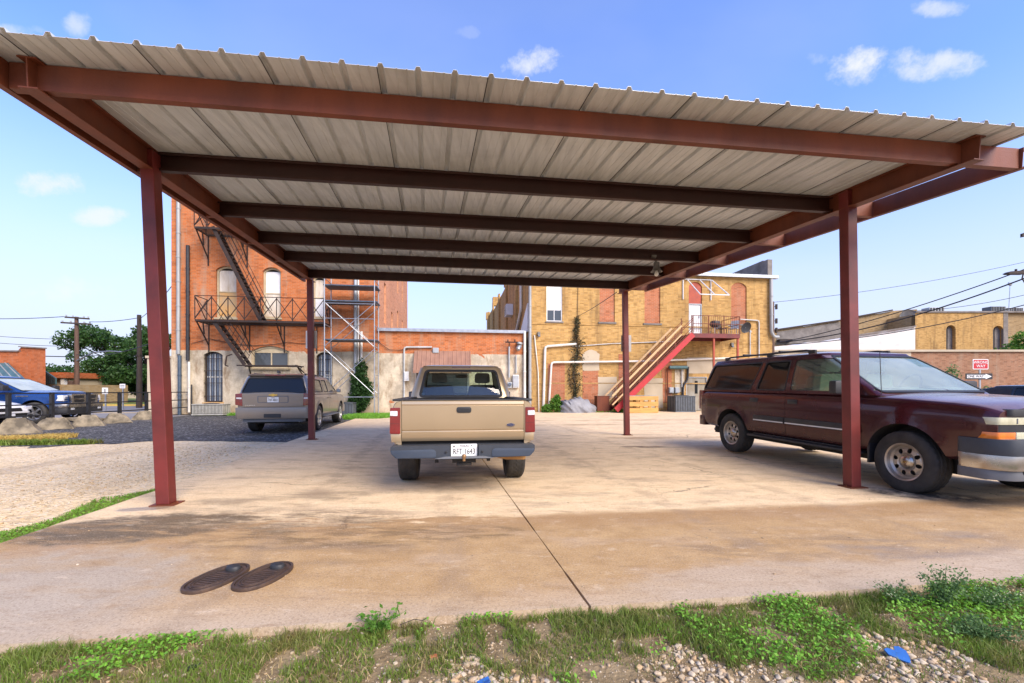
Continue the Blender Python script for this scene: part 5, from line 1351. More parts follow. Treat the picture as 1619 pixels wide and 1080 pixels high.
# ---------------------------------------------------------------- plants
def crownleaves(blobs, n, size, flat=.2, shell=.55):
    P = []; vol = np.array([b[3] * b[4] * b[5] for b in blobs]) ** .8; vol /= vol.sum()
    for b, k in zip(blobs, (vol * n).astype(int)):
        d = rng.normal(0, 1, (k, 3)); d /= np.linalg.norm(d, axis=1)[:, None]
        r = shell + (1 - shell) * rng.uniform(0, 1, k) ** .6
        nz = np.array([.80 + .42 * noise.noise((q[0] * 2.3 + b[0], q[1] * 2.3 + b[1], q[2] * 2.3 + b[2])) for q in d])
        P.append(np.array(b[:3]) + d * (r * nz)[:, None] * np.array(b[3:6]))
    return leafquads(np.concatenate(P), size, flat)
def tree(name, label, x, y, h, cw, m, n=5200, leaf=.16, group=None, th=.35, trunk_r=.2, seed=1, squat=1.0):
    r0 = random.Random(seed)
    t = thing(name, label, 'tree', (x, y, 0), group=group)
    mb = MB(); top = h * .62
    mb.tube([(x, y, -.1), (x + .08, y, h * .18), (x - .1, y + .1, h * .36), (x + .05, y, top)], [trunk_r * 1.25, trunk_r, trunk_r * .75, trunk_r * .3], 9)
    blobs = []
    for k in range(15):
        an = 2.4 * k + r0.uniform(-.4, .4); rr = cw * .5 * math.sqrt((k + .5) / 15) * .8; zz = h * (th + (.93 - th) * r0.uniform(.15, 1) * (1.12 - rr / cw))
        bx, by = x + rr * math.cos(an), y + rr * math.sin(an); s = cw * r0.uniform(.15, .24)
        blobs.append((bx, by, zz - s * .3, s * 1.1, s * 1.1, s * .72 * squat))
        mb.tube([(x, y, h * r0.uniform(.25, .45)), ((x + bx) / 2, (y + by) / 2, zz * .75), (bx, by, zz - s * .3)], [trunk_r * .4, trunk_r * .26, trunk_r * .08], 6)
    part('trunk', mb, M['dark_wood'], t, 50)
    V, Q = crownleaves(blobs, n, leaf); V = V - np.array([x, y, 0])
    me = npmesh('crown', V, Q, None, m); link('crown', me, t)
    return t
tree('shade_tree', 'tall dark leafy tree between the two utility poles', -41.0, 45, 9.6, 8.2, M['leaf_tree'], 15000, .19, 'trees across the street', seed=3, th=.14)
tree('shade_tree', 'leafy tree right behind the bare dark pole, next to the front left carport post', -36.0, 43, 8.4, 6.6, M['leaf_tree'], 13000, .19, 'trees across the street', seed=5, th=.14)
tree('shade_tree', 'low rounded tree behind the crossarm pole, left of the tall dark tree', -52.0, 52, 5.8, 9.0, M['leaf_tree'], 8000, .22, 'trees across the street', seed=8, th=.1)
tree('shade_tree', 'distant tree peeping past the brick building corner at the left', -33.5, 50, 9.0, 7.0, M['leaf_tree'], 5000, .2, 'trees across the street', seed=11)
tree('leafy_tree', 'bright green tree at the right edge above the low brick wall', 47.5, 39.6, 7.4, 4.6, M['leaf_bright'], 6000, .17, seed=21, th=.5)

def bush(name, label, cat, blobs, n, leaf, m, base, fr=WORLD, stems=6, flat=.3):
    t = thing(name, label, cat, base, fr)
    mb = MB(); b0 = Vector(base)
    for k in range(stems):
        b = blobs[k % len(blobs)]
        mb.tube([b0 + Vector((.06 * math.cos(k * 2), .06 * math.sin(k * 2), -.03)), Vector((b[0], b[1], b[2] * .55 + b0.z * .45)), Vector((b[0] + b[3] * .3 * math.cos(k), b[1] + b[4] * .3 * math.sin(k), b[2] + b[5] * .3))], [.025, .016, .006], 5)
    part('stems', mb, M['dark_wood'], t)
    V, Q = crownleaves(blobs, n, leaf, flat); V = V - np.array(base)
    link('leaves', npmesh('leaves', V, Q, None, m), t); return t
p = wl(567, 655, .45)
bush('wall_ivy', 'dark ivy bush climbing the rendered wall behind the scaffold', 'ivy',
     [(p.x, p.y, .7, .62, .45, .85), (p.x + .02, p.y + .1, 1.6, .55, .38, .8), (p.x + .12, p.y + .18, 2.35, .38, .28, .6), (p.x + .3, p.y + .2, 1.2, .5, .35, .9), (p.x - .28, p.y + .1, .5, .4, .35, .55)],
     7000, .085, M['leaf_dark'], (p.x, p.y, 0), WALL)
p = wl(878, 655, .8)
bush('weedy_bush', 'bright green weedy bush at the wall left of the grey tarp', 'bush',
     [(p.x - .45, p.y, .22, .4, .35, .3), (p.x, p.y, .45, .45, .35, .45), (p.x + .35, p.y, .3, .45, .35, .34), (p.x + .75, p.y - .1, .17, .35, .3, .2), (p.x + .1, p.y, .75, .25, .22, .3)],
     3200, .075, M['leaf_bright'], (p.x, p.y, 0), WALL)
p = wl(977, 656, 1.4)
bush('small_weed', 'small green weed at the foot of the red stair', 'weed', [(p.x, p.y, .15, .32, .25, .2), (p.x + .2, p.y, .1, .2, .2, .14)], 420, .07, M['leaf_bright'], (p.x, p.y, 0), WALL, 4)
# vine withering down the yellow wall
vt = thing('creeping_vine', 'half dead vine hanging down the yellow brick wall', 'vine', wl(910, 620, .06), WALL)
mb = MB(); pts = [wl(913, 503, .05), wl(911, 530, .07), wl(914, 560, .07), wl(907, 590, .07), wl(910, 620, .06), wl(908, 652, .06)]
mb.tube(pts, [.02, .03, .035, .04, .04, .045], 6); mb.tube([pts[2], wl(898, 585, .08), wl(903, 612, .07)], .018, 5); mb.tube([pts[3], wl(922, 596, .08)], .014, 5)
mb.tube([wl(914, 450, .04), wl(913, 503, .05)], .014, 5)
part('vine_stem', mb, M['dark_wood'], vt)
P = []
for i in range(1700):
    k = rng.uniform(0, len(pts) - 1.01); a = pts[int(k)].lerp(pts[int(k) + 1], k - int(k)); w = .12 + .2 * (k > 1.2) * (k < 4)
    P.append((a.x + rng.normal(0, w * .6), a.y - abs(rng.normal(0, .06)), a.z + rng.normal(0, .1)))
V, Q = leafquads(np.array(P), .07, .3, (0, -1, 0)); V = V - np.array(OFF[vt.name])
link('vine_leaves', npmesh('vl', V, Q, None, M['vine_brown']), vt)

# weeds at the front edge of the slab, close to the camera
def herb(name, label, base, n_st, h, spread, leaf, m, feathery=False, flowers=False, seed=1, nl=16, lean=(0, 0)):
    r0 = random.Random(seed); b0 = Vector(base)
    t = thing(name, label, 'weed', base)
    st = MB(); P = []; FL = MB()
    for k in range(n_st):
        an = r0.uniform(0, 6.28); hh = h * r0.uniform(.5, 1.0); sp = spread * r0.uniform(.2, 1)
        tip = b0 + Vector((sp * math.cos(an) + lean[0] * hh, sp * math.sin(an) * .6 + lean[1] * hh, hh)); mid = b0.lerp(tip, .55) + Vector((0, 0, hh * .12))
        st.tube([b0 + Vector((r0.uniform(-.03, .03), r0.uniform(-.03, .03), 0)), mid, tip], [.0028, .0022, .001], 5)
        for j in range(nl):
            q = (j + 1) / nl; c = b0.lerp(mid, q / .55) if q < .55 else mid.lerp(tip, (q - .55) / .45)
            if feathery:
                for s_ in range(6):
                    P.append((c.x + r0.gauss(0, .022), c.y + r0.gauss(0, .022), c.z + r0.gauss(0, .012)))
            else:
                P.append((c.x + r0.gauss(0, leaf * .8), c.y + r0.gauss(0, leaf * .8), c.z + r0.gauss(0, leaf * .4)))
        if flowers and r0.random() < .8:
            for s_ in range(5):
                c = tip + Vector((r0.gauss(0, .010), r0.gauss(0, .010), r0.gauss(0, .008)))
                FL.lathe([(.0005, -.003), (.003, 0), (.0005, .003)], Matrix.Translation(c), 6)
    part('stems', st, m, t)
    V, Q = leafquads(np.array(P), leaf if not feathery else leaf, .35); V = V - np.array(base)
    link('leaves', npmesh('lv', V, Q, None, m), t)
    if flowers: part('flower_heads', FL, M['flower'], t, kind='stuff')
    return t
g = gnd(597, 1003, -.044); herb('leafy_weed', 'lime green broad leaved weed at the slab edge below the pickup', g, 20, .11, .17, .021, M['leaf_bright'], seed=4, nl=9)
g = gnd(628, 985, -.044); herb('leafy_sprig', 'single tall lime sprig rising beside the lime green weed', g, 2, .135, .03, .017, M['leaf_bright'], seed=6, nl=8)
g = gnd(1492, 962, -.044); herb('flowering_weed', 'tallest flowering weed leaning over the slab edge at the right', g, 12, .27, .13, .012, M['weed'], True, True, 9, 14)
g = gnd(1430, 958, -.044); herb('flowering_weed', 'shorter flowering weed left of the tallest one at the slab edge', g, 11, .12, .18, .011, M['weed'], True, True, 10, 12)
g = gnd(1570, 965, -.044); herb('feathery_weed', 'grey green feathery weed at the far right of the slab edge', g, 14, .13, .22, .011, M['weed'], True, True, 12, 12)
g = gnd(1560, 1010, -.044); herb('feathery_weed', 'low feathery weed sprawling onto the stones in the right corner', g, 18, .09, .22, .011, M['weed'], True, False, 13, 12)
# litter
g = gnd(1422, 1036, -.03)
hp = [(0, -.5), (.28, -.22), (.5, .1), (.42, .38), (.2, .42), (0, .22), (-.2, .42), (-.42, .38), (-.5, .1), (-.28, -.22)]
mb = MB(); Rm = Matrix.Rotation(.25, 4, 'X') @ Matrix.Rotation(.2, 4, 'Z')
me = MB().prism([(a * .105, b * .105) for a, b in hp], 0, .006, 'z').to_mesh(None)
mb.mesh(me, Matrix.Translation(g) @ Rm)
solo('plastic_scrap', mb, M['blue_plastic'], 'blue heart shaped plastic scrap lying on the white stones', 'litter', g)
g = gnd(765, 1078, -.035); mb = MB().box(g, (.055, .03, .004), Matrix.Rotation(.3, 3, 'X') @ Matrix.Rotation(.5, 3, 'Z')).box(g + Vector((.012, -.012, .006)), (.03, .022, .003), Matrix.Rotation(-.5, 3, 'Y'))
solo('plastic_scrap', mb, M['blue_plastic'], 'small crumpled blue plastic bit in the grass at the bottom edge', 'litter', g)
g = gnd(685, 1040, -.035); mb = MB().box(g, (.04, .026, .022), Matrix.Rotation(.4, 3, 'Z'))
solo('brick_fragment', mb, M['brick_infill'], 'small red brick fragment in the grass below the pickup', 'rubble', g, bevel=.005)
g = gnd(305, 1055, -.035); mb = MB().box(g, (.045, .03, .006), Matrix.Rotation(.3, 3, 'Y') @ Matrix.Rotation(.7, 3, 'Z')).box(g + Vector((.02, .004, .008)), (.018, .02, .003), Matrix.Rotation(-.6, 3, 'Y'))
solo('dark_scrap', mb, M['ink'], 'dark scrap lying in the green verge below the meter lids', 'litter', g)
mb = MB().tube([gnd(632, 988, .005), gnd(655, 979, .012), gnd(668, 981, .008), gnd(676, 976, .003)], .0022, 5)
solo('dry_twig', mb, M['dark_wood'], 'thin dry twig lying at the slab edge beside the lime weed', 'twig', gnd(655, 980, 0))

# water meter lids
def meter(label, cx, cy, rot):
    t = thing('meter_lid', label, 'meter lid', (cx, cy, .001), group='water meter lids in the slab')
    R_ = Matrix.Translation((cx, cy, 0)) @ Matrix.Rotation(rot, 4, 'Z')
    def oval(a, b, n=40, e=2.3):
        return [(math.copysign(abs(math.cos(2 * PI * k / n)) ** (2 / e) * a, math.cos(2 * PI * k / n)), math.copysign(abs(math.sin(2 * PI * k / n)) ** (2 / e) * b, math.sin(2 * PI * k / n))) for k in range(n)]
    def pris(a, b, z0, z1, hole=None):
        me = MB().prism(oval(a, b), z0, z1, 'z', [oval(*hole)] if hole else []).to_mesh(None); return MB().mesh(me, R_)
    part('frame', pris(.128, .222, .0, .024, (.111, .205)), M['cast_iron'], t, 30, .004)
    lid = part('lid', pris(.108, .202, .0, .016), M['cast_iron'], t, 30)
    mb = MB()
    for i, (a, b) in enumerate([(.097, .180), (.082, .163)]): mb.mesh(MB().prism(oval(a, b), .016, .0225, 'z', [oval(a - .008, b - .008)]).to_mesh(None), R_)
    for k in range(7):
        yy = -.115 + k * .028; hw = .062 * math.sqrt(max(.1, 1 - (yy / .17) ** 2))
        c = R_ @ Vector((0, yy, .019)); mb.box(c, (2 * hw, .011, .006), R_.to_3x3())
    part('ribs', mb, M['cast_iron'], lid, None, .002)
    mb = MB(); mb.lathe([(.046, .016), (.046, .030), (.040, .042), (.022, .048), (.001, .049)], R_ @ Matrix.Translation((0, .125, 0)) @ Matrix.Diagonal((1.1, .85, 1, 1)), 20)
    part('reader_cap', mb, M['plastic'], lid, 40)
meter('oval rusty water meter lid nearer the left edge of the slab', -1.955, 2.895, -.22)
meter('oval rusty water meter lid right of its twin, nearer the slab joint', -1.665, 2.93, -.20)
# ---------------------------------------------------------------- the carport
def zr(x, y): return 3.585 + .054 * y - .013 * x
LX = lambda y: -3.98 - .179 * (y - 4.8)
RX = lambda y: 4.34 - .190 * (y - 5.645)
def on(x, y, dz=0): return Vector((x, y, zr(x, y) + dz))
cp = thing('carport', 'red steel carport with a ribbed metal roof over the concrete slab', 'carport', (0, 7.4, 0))
def hbeam(mb, p, q, h, w, t=.010):    # I section whose top is at p..q
    d = Vector((0, 0, 1))
    prof = [(-w / 2, 0), (w / 2, 0), (w / 2, -t), (t / 2, -t), (t / 2, -h + t), (w / 2, -h + t), (w / 2, -h), (-w / 2, -h), (-w / 2, -h + t), (-t / 2, -h + t), (-t / 2, -t), (-w / 2, -t)]
    mb.sweep(p, q, prof, d)
def cbeam(mb, p, q, h, w, t=.006, flip=1):   # C section, web towards the camera
    prof = [(0, 0), (w, 0), (w, -.03), (w - t, -.03), (w - t, -t), (t, -t), (t, -h + t), (w - t, -h + t), (w - t, -h + .03), (w, -h + .03), (w, -h), (0, -h)]
    prof = [(x * flip, y) for x, y in prof]
    mb.sweep(p, q, prof, Vector((0, 0, 1)))
for f, y0, y1 in ((LX, 3.34, 11.25), (RX, 4.28, 12.42)):
    mb = MB(); hbeam(mb, on(f(y0), y0), on(f(y1), y1), .235, .13); part('girder', mb, M['red_steel'], cp)
# posts (square tube, boxed out beside the girders)
posts = [((263, 797), (237, 229)), ((1347, 770), (1340, 300)), ((493, 695), (490.5, 430)), ((991, 688), (988, 450))]
for (b, tp) in posts:
    g = gnd(*b); top = at(tp[0], tp[1], g.y)
    zt = zr(top.x, g.y) - (.02 if g.y < 7 else .22); top = Vector((top.x, top.y, zt))
    mb = MB(); R_ = Matrix.Rotation(rad(8), 3, 'Z'); w = .135
    ring = lambda c: [c + R_ @ Vector((sx * w / 2, sy * w / 2, 0)) for sx, sy in ((-1, -1), (1, -1), (1, 1), (-1, 1))]
    mb.add(ring(g + Vector((0, 0, .012))) + ring(top), [(0, 1, 5, 4), (1, 2, 6, 5), (2, 3, 7, 6), (3, 0, 4, 7), (3, 2, 1, 0), (4, 5, 6, 7)])
    po = part('post', mb, M['red_paint'], cp, None, .008)
    mb = MB().box(g + Vector((.01, 0, .006)), (.25, .2, .012), R_)
    for sx in (-1, 1): mb.lathe([(.012, .012), (.012, .03), (.001, .032)], Matrix.Translation(g + R_ @ Vector((sx * .098 + .01, 0, 0))), 6)
    part('base_plate', mb, M['red_steel'], po)
# purlins butted between the girders, the outer bays carried out to the rim beams
ym = [3.88, 5.38, 6.87, 8.30, 9.66, 11.45]
def hit(f, y0, off=0):                # where the purlin line y = y0 + .122 x meets the girder line
    x = 0
    for _ in range(20): x = f(y0 + .122 * x) + off
    return x, y0 + .122 * x
for i, y0 in enumerate(ym):
    (xl, yl), (xr, yr) = hit(LX, y0, .006), hit(RX, y0, -.006)
    mb = MB(); cbeam(mb, on(xl, yl, -.004), on(xr, yr, -.004), .205, .065, flip=-1 if i == 0 else 1)
    part('purlin', mb, M['red_steel' if i == 0 else 'shaded_red_steel'], cp)
    (xa, ya), (xb, yb) = hit(RX, y0, .006), hit(RX, y0, .70 - i * .03)
    mb = MB(); cbeam(mb, on(xa, ya, -.004), on(xb, yb, -.004), .205, .065, flip=-1); part('outrigger', mb, M['red_steel'], cp)
    (xa, ya), (xb, yb) = hit(LX, y0, -.006), hit(LX, y0, -.19)
    mb = MB(); cbeam(mb, on(xb, yb, -.004), on(xa, ya, -.004), .205, .065, flip=-1); part('outrigger', mb, M['red_steel'], cp)
y0, y1 = 3.95 + .6, 12.1
mb = MB(); cbeam(mb, on(RX(y0) + .715, y0 - .06, -.004), on(RX(y1) + .56, y1, -.004), .21, .06); part('rim_beam', mb, M['red_steel'], cp)
mb = MB(); cbeam(mb, on(LX(3.2) - .20, 3.2, -.004), on(LX(11.3) - .20, 11.3, -.004), .21, .06, flip=-1); part('rim_beam', mb, M['red_steel'], cp)
# roof sheet: trapezoid ribs every 0.3 m with two faint stiffeners between, running front to back
mb = MB(); dd = Vector((-.186, .9825, 0)); ev = Vector((.9926, .1213, 0))
o = Vector((-3.56, 3.11, 0)) - ev * .62
def prof_x(n):
    out = []
    p = .2905
    for k in range(n):
        b = k * p
        out += [(b, 0), (b + .085, 0), (b + .09, .004), (b + .098, .004), (b + .103, 0), (b + .165, 0), (b + .17, .004), (b + .178, .004), (b + .183, 0), (b + .233, 0), (b + .248, .032), (b + .276, .032), (b + .2905, 0)]
    return out
pr = prof_x(32); n = len(pr); NY = 5; L = 8.62
V = []; F = []
for j in range(NY):
    for a, hz in pr:
        q = o + ev * a + dd * (L * j / (NY - 1)); V.append((q.x, q.y, zr(q.x, q.y) + .003 + hz))
for j in range(NY - 1):
    for i in range(n - 1): F.append((j * n + i, j * n + i + 1, (j + 1) * n + i + 1, (j + 1) * n + i))
m0 = len(V); V += [(x, y, z + .0025) for x, y, z in V]
F += [tuple(m0 + i for i in reversed(f)) for f in F]
for i in range(n - 1):
    F.append((i + 1, i, m0 + i, m0 + i + 1)); e = (NY - 1) * n; F.append((e + i, e + i + 1, m0 + e + i + 1, m0 + e + i))
mb.add(V, F)
rs = part('roof_sheet', mb, M['sheet'], cp, 25, fix=False)
mb = MB()                                             # lapped edge of every third rib
for k in range(1, 32, 3):
    a = k * .2905 + .236
    p = o + ev * a; q = p + dd * L
    mb.beam(Vector((p.x, p.y, zr(p.x, p.y) + .0005)), Vector((q.x, q.y, zr(q.x, q.y) + .0005)), .007, .003)
part('sheet_laps', mb, M['plastic'], rs)
mb = MB()                                             # screw heads seen as bright dots along each purlin
for y0 in ym[1:]:
    for k in range(1, 31):
        a = k * .2905 + .262; x = (o + ev * a).x; y = y0 + .122 * x
        for _ in range(4):
            s_ = (y - (o.y + ev.y * a)) / dd.y; x = o.x + ev.x * a + dd.x * s_; y = y0 + .122 * x - .03
        mb.lathe([(.010, -.012), (.010, .0)], Matrix.Translation((x, y, zr(x, y) + .001)), 6)
part('screw_heads', mb, M['white_metal'], rs)
# barn light on the right girder
lc = at(1038, 432, 8.62); lc.z = zr(lc.x, 8.68) - .345; lt = thing('barn_light', 'grey barn light with a clear bulb hung under the fourth purlin', 'lamp', lc)
mb = MB(); T = Matrix.Translation(lc)
mb.lathe([(.055, .10), (.06, -.0), (.10, -.075), (.115, -.085), (.108, -.088), (.09, -.075), (.05, -.01)], T, 20, False)
mb.lathe([(.001, .10), (.055, .10), (.06, .07)], T, 20, False); mb.tube([lc + Vector((0, 0, .1)), lc + Vector((-.06, .0, .19))], .015, 6)
mb.box(lc + Vector((-.06, 0, .21)), (.09, .09, .05))
part('shade', mb, M['grey_tin'], lt, 50)
mb = MB().lathe([(.02, -.03), (.022, -.07), (.04, -.11), (.042, -.135), (.03, -.165), (.001, -.178)], T, 14)
part('bulb', mb, M['bulb'], lt, 60)
# white signs fixed to the rear posts, seen from behind
for b, us, vs, lab in (((493, 695), (483.5, 501), (523, 551), 'white sheet sign fixed to the rear left carport post'), ((991, 688), (982, 998), (530, 556), 'grey sheet sign fixed to the rear right carport post')):
    g = gnd(*b); Y = g.y + .11; p = at(us[0], vs[0], Y); q = at(us[1], vs[1], Y); c = (p + q) / 2
    t = thing('post_sign', lab, 'sign', c)
    mm = M['sign_white'] if b[0] < 600 else M['sign_grey']
    part('panel', MB().prism(rpoly([(p.x, q.z), (q.x, q.z), (q.x, p.z), (p.x, p.z)], .02), c.y - .002, c.y + .002, 'y'), mm, t)
    part('bracket', MB().box(c + Vector((0, -.02, .1)), (.16, .036, .03)).box(c + Vector((0, -.02, -.1)), (.16, .036, .03)), M['galv'], t)
# ---------------------------------------------------------------- buildings along the rear of the lot (wall frame: x along the wall, -y to the camera)
def arch(x0, x1, z0, z1, rise, n=8):
    if rise <= 0: return [(x0, z0), (x1, z0), (x1, z1), (x0, z1)]
    out = [(x0, z0), (x1, z0)]; w = (x1 - x0) / 2; cx = (x0 + x1) / 2
    R_ = (w * w + rise * rise) / (2 * rise); a = math.asin(min(1, w / R_))
    for k in range(n + 1):
        th = a - 2 * a * k / n
        out.append((cx + R_ * math.sin(th), z1 - R_ + R_ * math.cos(th)))
    return out
def fac(mb, rect, holes, depth, y=0.0):   # front sheet with real openings and reveals; rect (x0,x1,z0,z1)
    x0, x1, z0, z1 = rect
    loops = [[(x0, z0), (x1, z0), (x1, z1), (x0, z1)]] + holes
    flat = [p for l in loops for p in l]
    tri = tessellate_polygon([[Vector((a, b, 0)) for a, b in l] for l in loops])
    vs = [(a, y, b) for a, b in flat]; fs = [tuple(t) for t in tri]
    mb.add(vs, fs)
    for h in holes:
        n = len(h); V = [(a, y, b) for a, b in h] + [(a, y + depth, b) for a, b in h]
        mb.add(V, [(i, (i + 1) % n, n + (i + 1) % n, n + i) for i in range(n)])
def wrect(u0, u1, v0, v1, d=0):
    a = wl(u0, v1, d); b = wl(u1, v0, d); return a.x, b.x, a.z, b.z
def frame_mb(poly, w, y0, y1):
    return MB().prism(poly, y0, y1, 'y', [inset_poly(poly, w)])
def panes(poly, d, y): return MB().prism(inset_poly(poly, d), y, y + .012, 'y')

# --- tall brick building -----------------------------------------------------------------
SL, SR, HT = -17.46, -7.305, 13.6
tb = thing('brick_building', 'tall orange brick building with rendered base and iron fire escape', 'building', ((SL + SR) / 2, 0, 0), WALL)
win = {}
def tw(key, u0, u1, v0, v1, rise): win[key] = arch(*wrect(u0, u1, v0, v1), rise); return win[key]
holes = [tw('g1', 322, 352, 556, 636, .18), tw('g2', 500, 525.5, 557, 636, .22), tw('mid', 397, 457, 547.5, 581, .28),
         tw('u1', 341, 374, 421, 502, .22), tw('u2', 415, 444, 423, 502, .22), tw('u3', 494, 514, 436, 502, .2)]
# one more storey of openings above the carport roof
for (u0, u1) in ((341, 374), (415, 444), (494, 520)): holes.append(arch(*wrect(u0, u1, 265, 340), .22))
mb = MB(); fac(mb, (SL, SR, 0, HT), holes, .26)
part('rear_wall', mb, M['brick_orange'], tb, fix=False)
# east flank with a row of narrow openings, and the remaining walls
D = 15.5; fl = []
for k, (y0, y1, z0, z1) in enumerate([(2.2, 2.9, 5.2, 7.6), (5.2, 5.9, 4.6, 6.4), (8.2, 8.9, 4.6, 7.0), (11.2, 11.9, 4.7, 6.8), (2.2, 2.9, 8.9, 10.9), (5.2, 5.9, 8.6, 10.6), (8.2, 8.9, 8.3, 10.4), (11.2, 11.9, 8.3, 10.4)]):
    fl.append([(y0, z0), (y1, z0), (y1, z1), (y0, z1)])
mb = MB(); loops = [[(0, 0), (D, 0), (D, HT), (0, HT)]] + fl; flat = [p for l in loops for p in l]
tri = tessellate_polygon([[Vector((a, b, 0)) for a, b in l] for l in loops])
mb.add([(SR, a, b) for a, b in flat], [tuple(t) for t in tri])
for h in fl: mb.add([(SR, a, b) for a, b in h] + [(SR - .2, a, b) for a, b in h], [(i, (i + 1) % 4, 4 + (i + 1) % 4, 4 + i) for i in range(4)])
part('side_wall', mb, M['brick_side'], tb, fix=False)
mb = MB().add([(SL, 0, 0), (SL, D, 0), (SL, D, HT), (SL, 0, HT), (SR, D, 0), (SR, D, HT)], [(0, 1, 2, 3), (1, 4, 5, 2)]); part('side_wall', mb, M['brick_side'], tb, fix=False)
mb = MB().bb(SL - .12, SR + .12, -.12, .3, HT, HT + .14).bb(SR - .3, SR + .12, .3, D, HT, HT + .14).bb(SL - .12, SL + .3, .3, D, HT, HT + .14)
part('parapet_coping', mb, M['parapet_grey'], tb)
part('roof', MB().add([(SL, 0, HT - .6), (SR, 0, HT - .6), (SR, D, HT - .6), (SL, D, HT - .6)], [(0, 1, 2, 3)]), M['roofing'], tb)
for h in fl:
    a = inset_poly(h, .0)
    mb = MB().prism(h, SR - .2, SR - .17, 'x'); w_ = part('window', mb, M['glass_house'], tb)
    mb = MB().prism(h, SR - .169, SR - .12, 'x', [inset_poly(h, .07)]); part('frame', mb, M['cream_wood'], w_)
def boarded(key, m_top, m_bot, split=.5):
    poly = win[key]; xs = [p[0] for p in poly]; zs = [p[1] for p in poly]; x0, x1, z0, z1 = min(xs), max(xs), min(zs), max(zs)
    f = part('window', frame_mb(poly, .085, .14, .24), M['cream_wood'], tb)
    zm = z0 + (z1 - z0) * split
    ip = inset_poly(poly, .08)
    mb = MB().bb(x0 + .09, x1 - .09, .205, .22, zm, z1 - .2); mb.bb((x0 + x1) / 2 - .012, (x0 + x1) / 2 + .012, .192, .21, zm, z1 - .25)
    part('upper_board', mb, m_top, f)
    mb = MB().bb(x0 + .09, x1 - .09, .195, .21, z0 + .08, zm - .05); part('lower_board', mb, m_bot, f)
    part('meeting_rail', MB().bb(x0 + .08, x1 - .08, .17, .225, zm - .05, zm), M['cream_wood'], f)
    part('void', MB().prism(poly, .245, .255, 'y'), M['under'], f)
    part('sill', MB().bb(x0 - .06, x1 + .06, -.06, .14, z0 - .09, z0 - .003), M['cream_wood'], f)
boarded('u1', M['white_board'], M['orange_board'], .52); boarded('u2', M['white_metal'], M['white_board'], .5); boarded('u3', M['white_board'], M['white_metal'], .5)
def barred(key, gm, nb):
    poly = win[key]; xs = [p[0] for p in poly]; zs = [p[1] for p in poly]; x0, x1, z0, z1 = min(xs), max(xs), min(zs), max(zs)
    f = part('window', frame_mb(poly, .07, .16, .25), M['dark_wood'], tb)
    mb = panes(poly, .06, .21); part('pane', mb, gm, f)
    mb = MB()
    for k in range(1, 4): mb.bb(x0 + (x1 - x0) * k / 4 - .02, x0 + (x1 - x0) * k / 4 + .02, .185, .209, z0 + .06, z1 - .1)
    mb.bb(x0 + .06, x1 - .06, .18, .2095, (z0 + z1) / 2 - .03, (z0 + z1) / 2 + .03); part('glazing_bars', mb, M['pale_pipe'], f)
    mb = MB()
    for k in range(nb): mb.beam((x0 + (x1 - x0) * (k + .5) / nb, .06, z0 + .02), (x0 + (x1 - x0) * (k + .5) / nb, .06, z1 - .06), .018, .018, (0, 1, 0))
    for q in (.12, .38, .62, .86): mb.bb(x0, x1, .045, .06, z0 + (z1 - z0) * q - .015, z0 + (z1 - z0) * q + .015)
    part('iron_bars', mb, M['black_iron'], f)
    part('sill', MB().bb(x0 - .05, x1 + .05, -.05, .16, z0 - .1, z0 - .003), M['orange_board'] if key == 'g1' else M['cream_wood'], f)
barred('g1', M['glass_blue'], 7); barred('g2', M['glass_blue'], 6)
poly = win['mid']; xs = [p[0] for p in poly]; zs = [p[1] for p in poly]; x0, x1, z0, z1 = min(xs), max(xs), min(zs), max(zs)
f = part('window', frame_mb(poly, .1, .1, .24), M['cream_wood'], tb)
part('lintel_board', MB().prism([p for p in arch(x0 + .1, x1 - .1, z1 - .35, z1 - .08, .2)], .15, .2, 'y'), M['cream_wood'], f)
part('pane', MB().bb(x0 + .1, x1 - .1, .19, .2, z0 + .1, z1 - .35), M['glass_house'], f)
part('mullion', MB().bb((x0 + x1) / 2 - .03, (x0 + x1) / 2 + .03, .16, .189, z0 + .1, z1 - .35), M['cream_wood'], f)
part('sill', MB().bb(x0 - .08, x1 + .08, -.1, .1, z0 - .11, z0 - .003), M['cream_wood'], f)
for i, h in enumerate(holes[6:]):
    f = part('window', frame_mb(h, .085, .14, .24), M['cream_wood'], tb); part('pane', panes(h, .08, .2), M['glass_house'], f)

